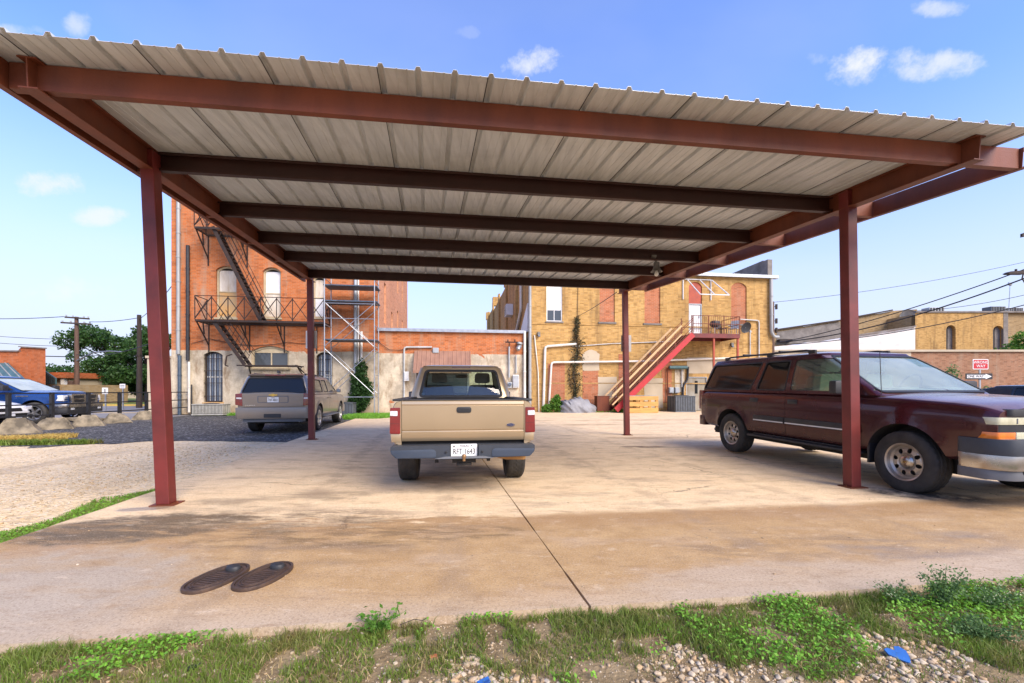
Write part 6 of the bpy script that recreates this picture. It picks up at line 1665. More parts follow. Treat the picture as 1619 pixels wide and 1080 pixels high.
# --- fire escape -------------------------------------------------------------------------
fe = thing('fire_escape', 'rusty black iron fire escape with crossbraced railings on the brick wall', 'fire escape', wl(410, 502, .5), WALL)
DP = 1.15
def iron(name, segs, w=.035, parent=None):
    mb = MB()
    for p, q in segs: mb.beam(p, q, w, w)
    return part(name, mb, M['black_iron'], parent or fe)
def platform(u0, u1, v, rail_v, nx, ret=True):
    a = wl(u0, v, DP); b = wl(u1, v, DP); z = a.z; x0, x1 = a.x, b.x
    mb = MB().bb(x0, x1, -DP, -DP + .03, z - .09, z + .01).bb(x0, x1, -.05, -.02, z - .09, z + .01).bb(x0, x0 + .03, -DP + .03, -.05, z - .09, z + .01).bb(x1 - .03, x1, -DP + .03, -.05, z - .09, z + .01)
    k = x0 + .1
    while k < x1: mb.bb(k, k + .02, -DP + .03, -.05, z - .03, z); k += .075
    part('platform', mb, M['black_iron'], fe)
    h = wl(u0, rail_v, DP).z - z
    segs = [((x0, -DP, z + h), (x1, -DP, z + h))]
    for i in range(nx + 1):
        x = x0 + (x1 - x0) * i / nx; segs.append(((x, -DP, z), (x, -DP, z + h)))
    for i in range(nx):
        p, q = x0 + (x1 - x0) * i / nx, x0 + (x1 - x0) * (i + 1) / nx
        segs += [((p, -DP, z + .06), (q, -DP, z + h - .05)), ((p, -DP, z + h - .05), (q, -DP, z + .06))]
    if ret:
        for x in (x0, x1):
            segs += [((x, -DP, z + h), (x, 0, z + h)), ((x, -.1, z), (x, -.1, z + h)), ((x, -DP, z + .06), (x, -.1, z + h - .05)), ((x, -DP, z + h - .05), (x, -.1, z + .06))]
    iron('railing', segs, .032)
    return x0, x1, z
def bracket(x, z, drop):
    iron('bracket', [((x, -DP + .05, z - .1), (x, -.02, z - drop)), ((x, -.02, z - .1), (x, -.02, z - drop - .35)), ((x, -.55, z - .1), (x, -.45, z - drop * .55))], .05)
def stair(p, q, w=.62, rail=True):    # p top, q bottom (wall frame); width across y
    p = Vector(p); q = Vector(q); n = max(4, int(abs(p.z - q.z) / .2)); mb = MB()
    for dy in (0, w): mb.beam(p + Vector((0, dy, 0)), q + Vector((0, dy, 0)), .03, .17)
    part('stair_stringers', mb, M['black_iron'], fe)
    mb = MB()
    for i in range(1, n):
        c = p.lerp(q, i / n); mb.box(c + Vector((0, w / 2, 0)), (.2, w - .03, .025))
    part('stair_treads', mb, M['black_iron'], fe)
    if rail:
        r = Vector((.30 if q.x > p.x else -.30, 0, .62)); segs = []
        for dy in (0, w):
            o = Vector((0, dy, 0)); segs += [(p + o + r, q + o + r), (p + o + r * .72, q + o + r * .72)]
            for k in (.12, .37, .62, .88):
                c = p.lerp(q, k) + o; segs.append((c, c + r))
        iron('stair_rail', segs, .022)
x0, x1, z1p = platform(308, 512, 505, 467, 8)
for u in (310, 378, 436, 490): bracket(wl(u, 505, DP).x, z1p, 1.15)
xa, xb, z2p = platform(307, 392, 358, 322, 4)
for u in (309, 374): bracket(wl(u, 358, DP).x, z2p, 1.25)
stair(wl(336, 358, DP - .1), (wl(412, 503, DP - .1).x, -DP + .1, z1p))
zb = wl(385, 577, DP - .1).z
stair((wl(336, 505, DP - .1).x, -DP + .1, z1p), (wl(387, 577, DP - .1).x, -DP + .1, zb))
a, b = wl(374, 577, DP), wl(471, 577, DP)
mb = MB().bb(a.x, b.x, -DP, -DP + .04, zb - .06, zb).bb(a.x, b.x, -.3, -.26, zb - .06, zb)
k = a.x
while k < b.x: mb.bb(k, k + .02, -DP + .04, -.3, zb - .03, zb - .005); k += .09
part('bottom_landing', mb, M['black_iron'], fe)
iron('bracket', [((a.x + .2, -.3, zb - .06), (a.x + .2, -.02, zb - .55)), ((b.x - .3, -.3, zb - .06), (b.x - .1, -.02, zb - .5)), ((b.x - .1, -DP, zb), (b.x + .05, -.4, zb - .35)), ((a.x + .2, -.3, zb - .04), (a.x + .2, -.0, zb - .04)), ((b.x - .2, -.3, zb - .04), (b.x - .2, -.0, zb - .04))], .05)
hk = wl(367, 560, DP - .1)
iron('counterweight_hook', [(hk, hk + Vector((-.25, 0, -.1))), (hk + Vector((-.25, 0, -.1)), hk + Vector((-.32, 0, -.55))), (hk + Vector((-.32, 0, -.55)), hk + Vector((-.18, 0, -.6)))], .05)

# --- pipes on the tall building
def pipe(name, label, pts, r, m, cat='pipe', n=8, group=None, straps=True, fr=WALL):
    pts = [Vector(p) for p in pts]; base = min(pts, key=lambda p: p.z)
    t = thing(name, label, cat, base, fr, group)
    # soften the elbows
    out = [pts[0]]
    for i in range(1, len(pts) - 1):
        a_, b_ = (pts[i - 1] - pts[i]), (pts[i + 1] - pts[i]); k = min(.14, a_.length * .4, b_.length * .4)
        s, e = pts[i] + a_.normalized() * k, pts[i] + b_.normalized() * k
        out += [s, s * .25 + pts[i] * .5 + e * .25, e]
    out.append(pts[-1])
    part('run', MB().tube(out, r, n), m, t, 60)
    if straps:
        for i in range(len(pts) - 1):
            L_ = (pts[i + 1] - pts[i]).length; k = int(L_ / 1.4)
            for j in range(1, k + 1):
                c = pts[i].lerp(pts[i + 1], j / (k + 1)); d_ = (pts[i + 1] - pts[i]).normalized() * .03
                part('coupling', MB().tube([c - d_, c + d_], r * 1.22, n), m, t, 60)
    return t
def vp(u, v0, v1, d=.1): a = wl(u, v1, d); b = wl(u, v0, d); return [Vector((a.x, a.y, a.z)), Vector((a.x, a.y, b.z))]
p = vp(282, 300, 560); pipe('downspout', 'pale weathered downspout at the left corner of the tall building', [p[0], p[1] + Vector((0, 0, 1.5))], .09, M['galv_dull'], 'downspout')
p = vp(284, 562, 656); pipe('drain_pipe', 'dark lower drain pipe under the pale corner downspout', p, .085, M['plank_steel'])
p = vp(297, 388, 570); pipe('vent_pipe', 'thick black vertical pipe on the brick left of the fire escape', p, .085, M['black_paint'])
p = vp(299, 572, 652); pipe('drain_pipe', 'pale lower drain pipe under the black vertical pipe', p, .06, M['white_pipe'])
p = vp(303, 608, 655); pipe('conduit', 'short black conduit near the beige condenser', p, .03, M['black_paint'])
p = vp(562, 438, 590); pipe('vent_pipe', 'grey pipe rising behind the scaffold above the ivy', p, .085, M['elec_grey'])
p = vp(566.5, 438, 585); pipe('drain_pipe', 'slim pale pipe beside the grey pipe behind the scaffold', p, .045, M['white_pipe'])
p = vp(571.5, 524, 590); pipe('downspout', 'white downspout at the left end of the low roof', p, .065, M['white_pipe'], 'downspout')
# slack cables along the brickwork
def cable(label, pts, r=.014, fr=WALL, name='cable'):
    out = []
    for i in range(len(pts) - 1):
        a_, b_ = Vector(pts[i]), Vector(pts[i + 1]); s = (b_ - a_).length * .03
        for k in range(6):
            t_ = k / 6; q = a_.lerp(b_, t_); q.z -= 4 * s * t_ * (1 - t_); out.append(q)
    out.append(Vector(pts[-1]))
    return solo(name, MB().tube(out, r, 5), M['wire'], label, 'cable', out[0], fr, smooth=60)
cable('slack cable strung along the brick under the fire escape', [wl(u, v, .06) for u, v in ((302, 543), (330, 535), (395, 546), (455, 541), (500, 543))])
cable('slack cable looping from the ivy over the low brick wall', [wl(u, v, .06) for u, v in ((598, 540), (616, 553), (645, 552))])

# --- scaffold
sf = thing('scaffold', 'galvanised tube scaffold tower standing against the brick wall', 'scaffold', wl(555, 655, 1.0), WALL)
d1, d0 = 1.55, .35
zc = wl(513, 443, d1).z + .5
A, B = wl(513, 655, d1), wl(592, 655, d1)
px = [(A.x, -d1), (A.x, -d0), (B.x, -d1), (B.x, -d0)]
for x, y in px:
    part('standard', MB().tube([(x, y, .0), (x, y, zc)], .028, 8).lathe([(.07, 0), (.07, .012)], Matrix.Translation((x, y, 0)), 10), M['galv'], sf, 60)
for z in (.9, 2.0, 3.25, 4.5, 5.7, 6.8):
    for x in (A.x, B.x): part('ladder_rung', MB().tube([(x, -d1, z), (x, -d0, z)], .022, 6), M['galv'], sf)
def brace(name, p, q): part(name, MB().tube([p, q], .019, 6), M['galv'], sf)
for z0, z1 in ((1.0, 3.3), (3.4, 5.6)):
    for y in (-d1 - .03, -d0 + .03):
        brace('cross_brace', (A.x, y, z0), (B.x, y, z1)); brace('cross_brace', (A.x, y + .04, z1), (B.x, y + .04, z0))
for v in (628, 503, 479):
    z = wl(513, v, d1).z
    brace('ledger', (A.x, -d1, z), (B.x, -d1, z))
for v in (448, 473, 535):
    z = wl(513, v, d1).z
    for k in range(3):
        y = -d1 + .12 + k * .36
        mb = MB().bb(A.x - .1, B.x + .1, y, y + .34, z - .06, z)
        part('plank', mb, M['plank_steel'], sf, None, .008)

# --- low link building ------------------------------------------------------------------------
XL, XR = SR, wl(830, 520).x; HL = wl(700, 524).z
lb = thing('low_brick_building', 'low one storey link building, brick band above pale render', 'building', ((XL + XR) / 2, 0, 0), WALL)
aw = wrect(655, 742, 585, 650)
door = [(aw[0], .05), (aw[1], .05), (aw[1], aw[3]), (aw[0], aw[3])]
mb = MB(); fac(mb, (XL, XR, 0, HL), [door], .3); part('rear_wall', mb, M['brick_low'], lb, fix=False)
f = part('door', MB().bb(aw[0], aw[1], .24, .3, .05, aw[3]), M['glass_house'], lb)
part('door_frame', MB().prism(door, .16, .239, 'y', [inset_poly(door, .09)]), M['white_metal'], f)
part('roof', MB().add([(XL, 0, HL), (XR, 0, HL), (XR, 16, HL), (XL, 16, HL)], [(0, 1, 2, 3)]), M['roofing'], lb)
part('coping', MB().bb(XL + .003, XR, -.14, .1, HL, HL + .12).bb(XL + .003, XR, -.17, -.141, HL - .05, HL + .06), M['galv'], lb)
a_ = wl(653, 585, .9); b_ = wl(745, 555, 0)
an = thing('awning', 'faded pink ribbed metal awning over the low building door', 'awning', (a_.x, -.45, a_.z), WALL)
mb = MB(); x0, x1 = a_.x, wl(745, 585, .9).x; zt = wl(700, 555, .05).z; zb_ = wl(700, 587, .95).z; nr = 13
for k in range(nr):
    xx = x0 + (x1 - x0) * k / nr; xw = (x1 - x0) / nr
    mb.add([(xx, -.03, zt), (xx + xw * .7, -.03, zt), (xx + xw * .85, -.03, zt + .03), (xx + xw, -.03, zt), (xx, -.95, zb_), (xx + xw * .7, -.95, zb_), (xx + xw * .85, -.95, zb_ + .03), (xx + xw, -.95, zb_)], [(0, 1, 5, 4), (1, 2, 6, 5), (2, 3, 7, 6)])
part('sheet', mb, M['pink_metal'], an, fix=False)
part('edge_trim', MB().bb(x0, x1, -.97, -.951, zb_ - .10, zb_ + .03), M['pink_metal'], an)
part('bracket', MB().beam((x0 + .1, -.9, zb_ - .02), (x0 + .1, -.02, zb_ - .02), .03, .03).beam((x1 - .1, -.9, zb_ - .02), (x1 - .1, -.02, zb_ - .02), .03, .03), M['galv'], an)
pipe('conduit', 'pale conduit bent over the pink awning to a grey box', [wl(639, 650, .08), wl(639, 549, .08), wl(683, 549, .08)], .05, M['pale_pipe'])
solo('junction_box', MB().box(wl(689, 554, .1), (.32, .16, .28)), M['elec_grey'], 'grey junction box right above the pink awning', 'junction box', wl(689, 554, .1), WALL, bevel=.015)
mt_ = thing('electric_meter', 'grey electric meter with round glass beside its tall grey box', 'electric meter', wl(806, 609, .1), WALL)
part('socket_box', MB().box(wl(806, 609, .1), (.26, .12, .34)), M['elec_grey'], mt_, None, .015)
c = wl(806, 608, .17); part('dial', MB().lathe([(.1, -.01), (.1, .05), (.085, .09), (.001, .095)], Matrix.Translation(c) @ Matrix.Rotation(rad(90), 4, 'X'), 20), M['glass_blue'], mt_, 40)
bx = thing('breaker_box', 'tall pale breaker box with a lid at the right end of the low wall', 'electrical box', wl(815.5, 603, .12), WALL)
c = wl(815.5, 603, .12); part('cabinet', MB().box(c, (.34, .2, .72)), M['white_metal'], bx, None, .015); part('lid', MB().box(c + Vector((0, -.112, 0)), (.29, .02, .64)), M['elec_grey'], bx, None, .008)
pipe('service_mast', 'electric service mast rising above the meter', [wl(805, 597, .12), wl(805, 548, .12)], .05, M['elec_grey'], 'mast')
solo('mast_crossarm', MB().beam(wl(799, 541, .3), wl(818, 541, .3), .06, .07).beam(wl(805, 549, .12), wl(805, 541, .28), .05, .05).box(wl(803, 538.5, .3), (.06, .06, .12)).box(wl(814, 538.5, .3), (.06, .06, .12)), M['black_iron'], 'small dark crossarm with insulators topping the service mast', 'crossarm', wl(808, 541, .3), WALL)
pipe('conduit', 'grey conduit rising from the tall pale breaker box', [wl(816, 590, .1), wl(816, 562, .1)], .04, M['elec_grey'])
c = wl(821, 550, .2); vt_ = thing('roof_vent', 'galvanised elbow vent poking from the low brick wall', 'vent', c, WALL)
part('elbow', MB().tube([c + Vector((.05, .2, .1)), c + Vector((0, 0, .08)), c + Vector((-.1, -.08, -.1))], .13, 12), M['galv'], vt_, 50)
part('cowl', MB().tube([c + Vector((0, .02, .2)), c + Vector((.02, .03, .3))], .17, 12), M['galv_dull'], vt_, 50)
p = vp(829.5, 524, 652, .12); pipe('downspout', 'white downspout at the right end of the low building', p, .075, M['white_pipe'], 'downspout')
c = wl(572, 516, -.6); solo('rooftop_tarp', MB().lathe([(.7, -.3), (.68, .1), (.45, .55), (.15, .75), (.01, .78)], Matrix.Translation(c) @ Matrix.Diagonal((1, .6, .95, 1)), 9), M['white_metal'], 'white sheeted heap on the left end of the low roof', 'sheeted heap', c, WALL, smooth=30)
g = wl(643, 595, .14); solo('wall_box', MB().box(g, (.26, .2, .5)).box(g + Vector((0, -.11, .02)), (.2, .02, .4)), M['white_metal'], 'small white box on the render left of the pickup cab', 'electrical box', g, WALL, bevel=.01)

# --- yellow brick building --------------------------------------------------------------------
YL, YR = wl(838, 600).x, wl(1221, 600).x; HY = 8.05
yb = thing('yellow_brick_building', 'two storey yellow brick building with bricked up windows', 'building', ((YL + YR) / 2, 0, 0), WALL)
yh = {}
def yw(key, u0, u1, v0, v1, rise=0): yh[key] = arch(*wrect(u0, u1, v0, v1), rise); return yh[key]
holes = [yw('win', 864, 889, 443, 508), yw('b1', 948, 972, 452, 509), yw('b2', 1019, 1044, 452, 511), yw('dr', 1089, 1110, 446, 527, .28), yw('b3', 1156, 1180.5, 447, 512, .28), yw('gd', 1085, 1118, 596, 656)]
mb = MB(); fac(mb, (YL, YR, 0, HY), holes, .16); part('rear_wall', mb, M['brick_yellow'], yb, fix=False)
DY = 32; HB = 9.75
# left flank: parapet steps up, with shallow pilasters
zt = lambda y: HY if y < 5 else HB
mb = MB().add([(YL, 0, 0), (YL, DY, 0), (YL, DY, 10.2), (YL, 22, 10.2), (YL, 22, HB), (YL, 5, HB), (YL, 5, HY + .5), (YL, 0, HY + .5)], [(7, 6, 5, 4, 3, 2, 1, 0)])
part('side_wall', mb, M['brick_yellow'], yb, fix=False)
mb = MB()
for y in (5.0, 10.5, 16, 22, 28): mb.bb(YL - .16, YL - .002, y - .35, y + .35, 0, (HB if y < 22 else 10.2) + .35)
for y in (11.5, 22.2, 31.5): mb.bb(YL - .12, YL + .5, y - .35, y + .35, (HB if y < 22 else 10.2) + .003, (HB if y < 22 else 10.2) + .9)
part('pilasters', mb, M['brick_yellow'], yb)
mb = MB().bb(YR - .3, YR, .42, DY, 0, 9.25).bb(YR - .3, YR, -.0 + .003, .42, HY + .2, 9.2)
part('side_wall', mb, M['parapet_grey'], yb)
mb = MB().add([(YL, DY, 0), (YR, DY, 0), (YR, DY, 10.2), (YL, DY, 10.2)], [(3, 2, 1, 0)]); part('street_wall', mb, M['brick_yellow'], yb)
part('roof', MB().add([(YL, .3, HY), (YR - .3, .3, HY), (YR - .3, DY, HY + .8), (YL, DY, HY + .8)], [(0, 1, 2, 3)]), M['roofing'], yb)
gt = part('gutter', MB().bb(YL - .1, YR + .22, -.28, -.24, HY - .06, HY + .12).bb(YL - .1, YR + .22, -.239, .29, HY + .003, HY + .05).bb(YL - .1, YR + .22, -.239, -.004, HY - .06, HY - .02), M['galv'], yb)
# string courses that line the wall
mb = MB()
for v, d_ in ((514, .035), (540, .02), (606, .02)):
    z = wl(950, v).z; mb.bb(YL, YR, -d_, -.001, z - .03, z + .03)
part('string_course', mb, M['brick_yellow'], yb)
def brickin(key, label=None):
    o_ = part('bricked_window', MB().prism(yh[key], .06, .16, 'y'), M['brick_infill'], yb, label=label); return o_
for k in ('b1', 'b2', 'b3'): 
    o_ = brickin(k); xs = [p[0] for p in yh[k]]; z0 = min(p[1] for p in yh[k])
    part('sill', MB().bb(min(xs) - .08, max(xs) + .08, -.07, .059, z0 - .1, z0 - .003), M['parapet_grey'], o_)
z_ = wl(1099, 480).z; poly = yh['dr']; xs = [p[0] for p in poly]; x0, x1 = min(xs), max(xs)
part('bricked_window', MB().prism([(x0, z_), (x1, z_)] + poly[2:], .06, .16, 'y'), M['orange_paint'], yb, label='orange painted infill above the white upper door')
dz = min(p[1] for p in poly)
dr = part('door', MB().bb(x0 + .06, x1 - .06, .07, .12, dz, z_ - .06), M['white_metal'], yb, label='white upper door at the head of the stair')
part('door_frame', MB().bb(x0, x0 + .06, .02, .16, dz, z_ - .003).bb(x1 - .06, x1, .02, .16, dz, z_ - .003).bb(x0 + .06, x1 - .06, .02, .16, z_ - .06, z_ - .003), M['elec_grey'], dr)
part('handle', MB().box((x1 - .15, .05, dz + 1.0), (.04, .05, .12)), M['galv'], dr)
poly = yh['win']; xs = [p[0] for p in poly]; zs = [p[1] for p in poly]; x0, x1, z0, z1 = min(xs), max(xs), min(zs), max(zs); zm = z0 + (z1 - z0) * .5
w_ = part('window', frame_mb(poly, .06, .05, .16), M['white_metal'], yb)
part('pane', MB().bb(x0 + .06, x1 - .06, .10, .11, z0 + .06, z1 - .06), M['glass_house'], w_)
part('sash_bars', MB().bb(x0 + .06, x1 - .06, .07, .099, zm - .04, zm + .03).bb((x0 + x1) / 2 - .02, (x0 + x1) / 2 + .02, .075, .099, z0 + .06, zm - .04), M['white_metal'], w_)
mb = MB()
for k in range(12):
    xx = x0 + .07 + (x1 - x0 - .14) * k / 12; mb.bb(xx, xx + (x1 - x0 - .14) / 13, .088 - .008 * (k % 2), .098, zm + .03, z1 - .06)
mb.bb(x0 + .06, x1 - .06, .09, .098, z0 + (zm - z0) * .55, zm - .04)
part('curtain', mb, M['sign_white'], w_)
part('sill', MB().bb(x0 - .06, x1 + .06, -.08, .049, z0 - .08, z0 - .003), M['parapet_grey'], w_)
# lower grey door leaf with a slit window
poly = yh['gd']; xs = [p[0] for p in poly]; zs = [p[1] for p in poly]; x0, x1, z0, z1 = min(xs), max(xs), .02, max(zs)
gd = part('door', MB().bb(x0 + .04, x1 - .04, .06, .11, z0, z1 - .04), M['door_grey'], yb, label='stained grey lower door with a slit window')
part('door_frame', MB().bb(x0, x0 + .04, .0, .16, z0, z1).bb(x1 - .04, x1, .0, .16, z0, z1).bb(x0 + .04, x1 - .04, .0, .16, z1 - .04, z1), M['elec_grey'], gd)
xc = x0 + (x1 - x0) * .5; part('slit_window', MB().bb(xc - .09, xc + .09, .05, .0595, z0 + (z1 - z0) * .5, z0 + (z1 - z0) * .88), M['glass_dark'], gd)
part('handle', MB().box((x1 - .16, .03, z0 + 1.0), (.1, .06, .14)), M['galv'], gd)
# rendered patches (real plaster skins a couple of centimetres thick)
def patch(u0, u1, v0, v1, rise, m, lab=None):
    r = wrect(u0, u1, v0, v1); poly = arch(*r, rise)
    pts = []
    for i, p in enumerate(poly):
        q = poly[(i + 1) % len(poly)]
        for k in range(4):
            t_ = k / 4; pts.append((p[0] + (q[0] - p[0]) * t_ + .05 * noise.noise((p[0] + t_, p[1] * 2, i)), p[1] + (q[1] - p[1]) * t_ + .05 * noise.noise((p[1] + t_, p[0], i + 9))))
    part('plaster_patch', MB().prism(pts, -.02, -.001, 'y'), m, yb, label=lab)
patch(921, 948, 553, 586, .3, M['tan_wall']); patch(945, 975, 596, 630, 0, M['tan_wall']); patch(1018, 1048, 598, 645, 0, M['tan_wall']); patch(1086, 1150, 566, 590, 0, M['tan_wall'])
def brickpatch(u0, u1, v0, v1, m=None): part('brick_repair', MB().prism(arch(*wrect(u0, u1, v0, v1), 0), -.012, -.001, 'y'), m or M['brick_infill'], yb)
brickpatch(921, 946, 586, 648); brickpatch(866, 893, 575, 640); brickpatch(978, 992, 560, 618); brickpatch(1046, 1062, 560, 637)
brickpatch(1067, 1082, 578, 620, M['brick_orange'])
# pipes on the yellow building
p = vp(838, 450, 652, .12); pipe('downspout', 'tall grey downspout at the left corner of the yellow building', p, .085, M['galv_dull'], 'downspout')
pipe('drain_pipe', 'white pipe rising then running right to the vine', [wl(859, 652, .12), wl(862, 548, .12), wl(911, 544, .12)], .075, M['white_pipe'])
pipe('drain_pipe', 'long white pipe running level behind the stair', [wl(868, 640, .15), wl(872, 573, .15), wl(1006, 571.5, .15), wl(1165, 566, .15)], .06, M['white_pipe'])
pipe('conduit', 'slim leaning white conduit left of the elbowed white pipe', [wl(852, 652, .1), wl(851, 590, .08), wl(845, 530, .08)], .035, M['white_pipe'])
a = wl(1219, 437, .14); b = wl(1219, 528, .14); pipe('downspout', 'grey downspout ending in an elbow at the right corner', [wl(1231, 533, .14), wl(1224, 533, .14), wl(1219.5, 526, .14), wl(1219, 440, .14)], .1, M['galv_dull'], 'downspout')
pipe('conduit', 'grey conduit hooped down the wall right of the satellite dish', [wl(1200, 565, .08), wl(1200, 507, .08), wl(1170, 505, .08)], .04, M['pale_pipe'])
pipe('conduit', 'second grey conduit left of the hooped one', [wl(1186, 565, .08), wl(1186, 522, .08)], .035, M['pale_pipe'])
pipe('conduit', 'thin level conduit across the yellow wall under the plain windows', [wl(905, 548, .05), wl(965, 543.5, .05), wl(1060, 540, .05)], .025, M['pale_pipe'])
pipe('conduit', 'rusty vertical pipe beside the twin electric boxes', [wl(1055.5, 650, .12), wl(1055.5, 583, .12)], .035, M['red_steel'])
pipe('conduit', 'pale conduit rising above the twin electric boxes', [wl(1078, 612, .08), wl(1078, 580, .08)], .035, M['pale_pipe'])
pipe('conduit', 'dark bent conduit beside the stained grey door', [wl(1079, 652, .1), wl(1080, 610, .1), wl(1087, 600, .1), wl(1088, 580, .1)], .06, M['black_paint'])
pipe('duct', 'teal painted duct stub on the wall under the stair', [wl(1058, 581, .2), wl(1086, 581, .2)], .11, M['teal_metal'], 'duct')
for u, lab in ((1061, 'left of two pale electric boxes under the stair'), (1070, 'right of two pale electric boxes under the stair')):
    c = wl(u, 617, .1); solo('electric_box', MB().box(c, (.27, .14, .33)).box(c + Vector((0, -.08, 0)), (.22, .02, .28)), M['elec_grey'], lab, 'electrical box', c, WALL, bevel=.01)
for u, v, lab in ((852, 529, 'small dark wall light near the left end of the yellow wall'), (1027, 558, 'small dark wall light above the middle of the stair'), (1158, 546, 'small grey wall light under the stair landing')):
    c = wl(u, v, .12); t = thing('wall_light', lab, 'lamp', c, WALL)
    part('housing', MB().box(c + Vector((0, .04, .05)), (.16, .14, .2)), M['grey_tin'], t, None, .02); part('lens', MB().box(c + Vector((0, -.04, -.08)), (.13, .1, .1)), M['glass_blue'], t, None, .02)
# window unit and pipe on the flank of the yellow building
c = Vector((YL - .25, 7.5, 7.05)); t = thing('window_unit', 'white air conditioner box on the shaded flank of the yellow building', 'air conditioner', c, WALL)
part('case', MB().box(c, (.5, 1.1, .8)), M['white_metal'], t, None, .03)
mb = MB()
for k in range(6): mb.box(c + Vector((-.26, 0, -.3 + k * .12)), (.02, .95, .04))
part('grille', mb, M['dark_grille'], t)
pipe('downspout', 'white pipe cranked down the flank of the yellow building', [Vector((YL - .12, 2.6, 8.6)), Vector((YL - .12, 2.6, 6.2)), Vector((YL - .12, 5.4, 4.7))], .09, M['white_pipe'], 'downspout')
solo('flashing_board', MB().prism([(.3, HL + .13), (3.6, HL + .13), (.3, HL + 1.75)], YL - .1, YL - .02, 'x'), M['white_metal'], 'white triangular flashing where the low roof meets the yellow flank', 'flashing', (YL - .05, .3, HL + .13), WALL)

# --- red stair with landing
st = thing('outside_stair', 'red steel stair with raw plank handrails climbing to the upper door', 'stair', wl(958, 645, 1.3), WALL)
ds = 1.75; wid = 1.1
Pt = wl(1096, 517, ds); Pb = wl(974, 652, ds); Pb.z = .05
zl = wl(1108, 527, ds).z                       # landing level
for dy in (0, wid): part('stringer', MB().beam(Pb + Vector((0, dy, .1)), Vector((Pt.x, Pt.y + dy, zl - .06)), .05, .30), mat('bright_red_paint', (.45, .020, .025), (.33, .02, .02), 3, .5) if dy == 0 else M['red_paint'], st)
n = 20
for i in range(1, n):
    c = Pb.lerp(Vector((Pt.x, Pt.y, zl)), i / n); part('tread', MB().box(c + Vector((0, wid / 2, .06)), (.28, wid - .06, .04)), M['red_steel'], st)
up = Vector((0, 0, 1))
for dy in (0, wid):
    mb = MB(); pl = MB()
    for k in (.08, .3, .53, .76, .98):
        c = Pb.lerp(Vector((Pt.x, Pt.y, zl)), k) + Vector((0, dy, .1)); mb.beam(c, c + up * .98, .04, .04, (0, 1, 0))
    part('balusters', mb, M['red_steel'], st)
    for hh, wv in ((.98, .10), (.50, .075)):
        a = Pb.lerp(Vector((Pt.x, Pt.y, zl)), -.05) + Vector((0, dy - .04, .1 + hh)); b = Pb.lerp(Vector((Pt.x, Pt.y, zl)), .84) + Vector((0, dy - .04, .1 + hh))
        part('handrail_plank', MB().beam(a, b, .045, wv), M['pine'], st)
    mb = MB()
    for hh in (.22, .36, .74, .86):
        a = Pb.lerp(Vector((Pt.x, Pt.y, zl)), .04) + Vector((0, dy, .1 + hh)); b = Vector((Pt.x, Pt.y + dy, zl + .0 + hh)); mb.beam(a, b, .03, .03)
    part('side_rail', mb, M['red_steel'], st)
xl0, xl1 = Pt.x, wl(1170, 527, ds).x
part('landing', MB().bb(xl0, xl1, -ds, -.05, zl - .05, zl).bb(xl0, xl1, -ds, -ds + .05, zl - .24, zl - .051).bb(xl0, xl1, -.1, -.05, zl - .24, zl - .051).bb(xl1 - .05, xl1, -ds + .05, -.1, zl - .24, zl - .051), M['red_paint'], st)
for u in (1130, 1168):
    x = wl(u, 560, ds).x; part('landing_post', MB().bb(x - .045, x + .045, -ds + .05, -ds + .14, 0, zl - .24), M['orange_paint'], st)
mb = MB(); hr = 1.0
for x in (xl0, xl0 + (xl1 - xl0) * .33, xl0 + (xl1 - xl0) * .66, xl1): mb.bb(x - .02, x + .02, -ds, -ds + .04, zl, zl + hr)
mb.bb(xl1 - .02, xl1 + .02, -.1, -.06, zl, zl + hr)
for hh in (hr, hr * .55): mb.bb(xl0, xl1, -ds + .005, -ds + .03, zl + hh - .03, zl + hh).bb(xl1 - .015, xl1 + .015, -ds + .03, -.06, zl + hh - .03, zl + hh)
for k in range(22):
    x = xl0 + (xl1 - xl0) * (k + .5) / 22; mb.bb(x - .006, x + .006, -ds + .012, -ds + .024, zl + .05, zl + hr - .03)
part('landing_rail', mb, M['red_steel'], st)
# furniture on the landing
def chair(label, x, y, rz, m):
    t = thing('patio_chair', label, 'chair', (x, y, zl), WALL, rz=rz)
    def pp(n_, b): me = b.to_mesh(m, None, True, .008); o_ = link(n_, me, t); return o_
    pp('seat', MB().bb(-.22, .22, -.22, .22, .40, .43)); pp('backrest', MB().box((0, .235, .68), (.44, .03, .5), Matrix.Rotation(-.15, 3, 'X')))
    for sx in (-1, 1):
        for sy in (-1, 1): pp('leg', MB().bb(sx * .2 - .015, sx * .2 + .015, sy * .2 - .015, sy * .2 + .015, 0, .398))
        pp('armrest', MB().bb(sx * .25 - .02, sx * .25 + .02, -.2, .2, .6, .63))
chair('dark patio chair in the middle of the stair landing', wl(1143, 515, .9).x, -.75, .3, M['plastic']); chair('dark patio chair at the right end of the stair landing', wl(1161, 520, .9).x, -.85, -.9, M['elec_grey'])
gx = wl(1128, 520, 1.0).x
gr = thing('barbecue', 'dark kettle style barbecue on the stair landing by the rail', 'barbecue', (gx, -1.1, zl), WALL)
part('bowl', MB().lathe([(.02, .42), (.2, .48), (.27, .62), (.27, .66), (.2, .8), (.02, .84)], Matrix.Translation((gx, -1.1, zl)), 18), M['plastic'], gr, 40)
for k in range(3): part('leg', MB().tube([(gx + .12 * math.cos(k * 2.1), -1.1 + .12 * math.sin(k * 2.1), zl + .48), (gx + .3 * math.cos(k * 2.1), -1.1 + .3 * math.sin(k * 2.1), zl)], .014, 6), M['galv'], gr)
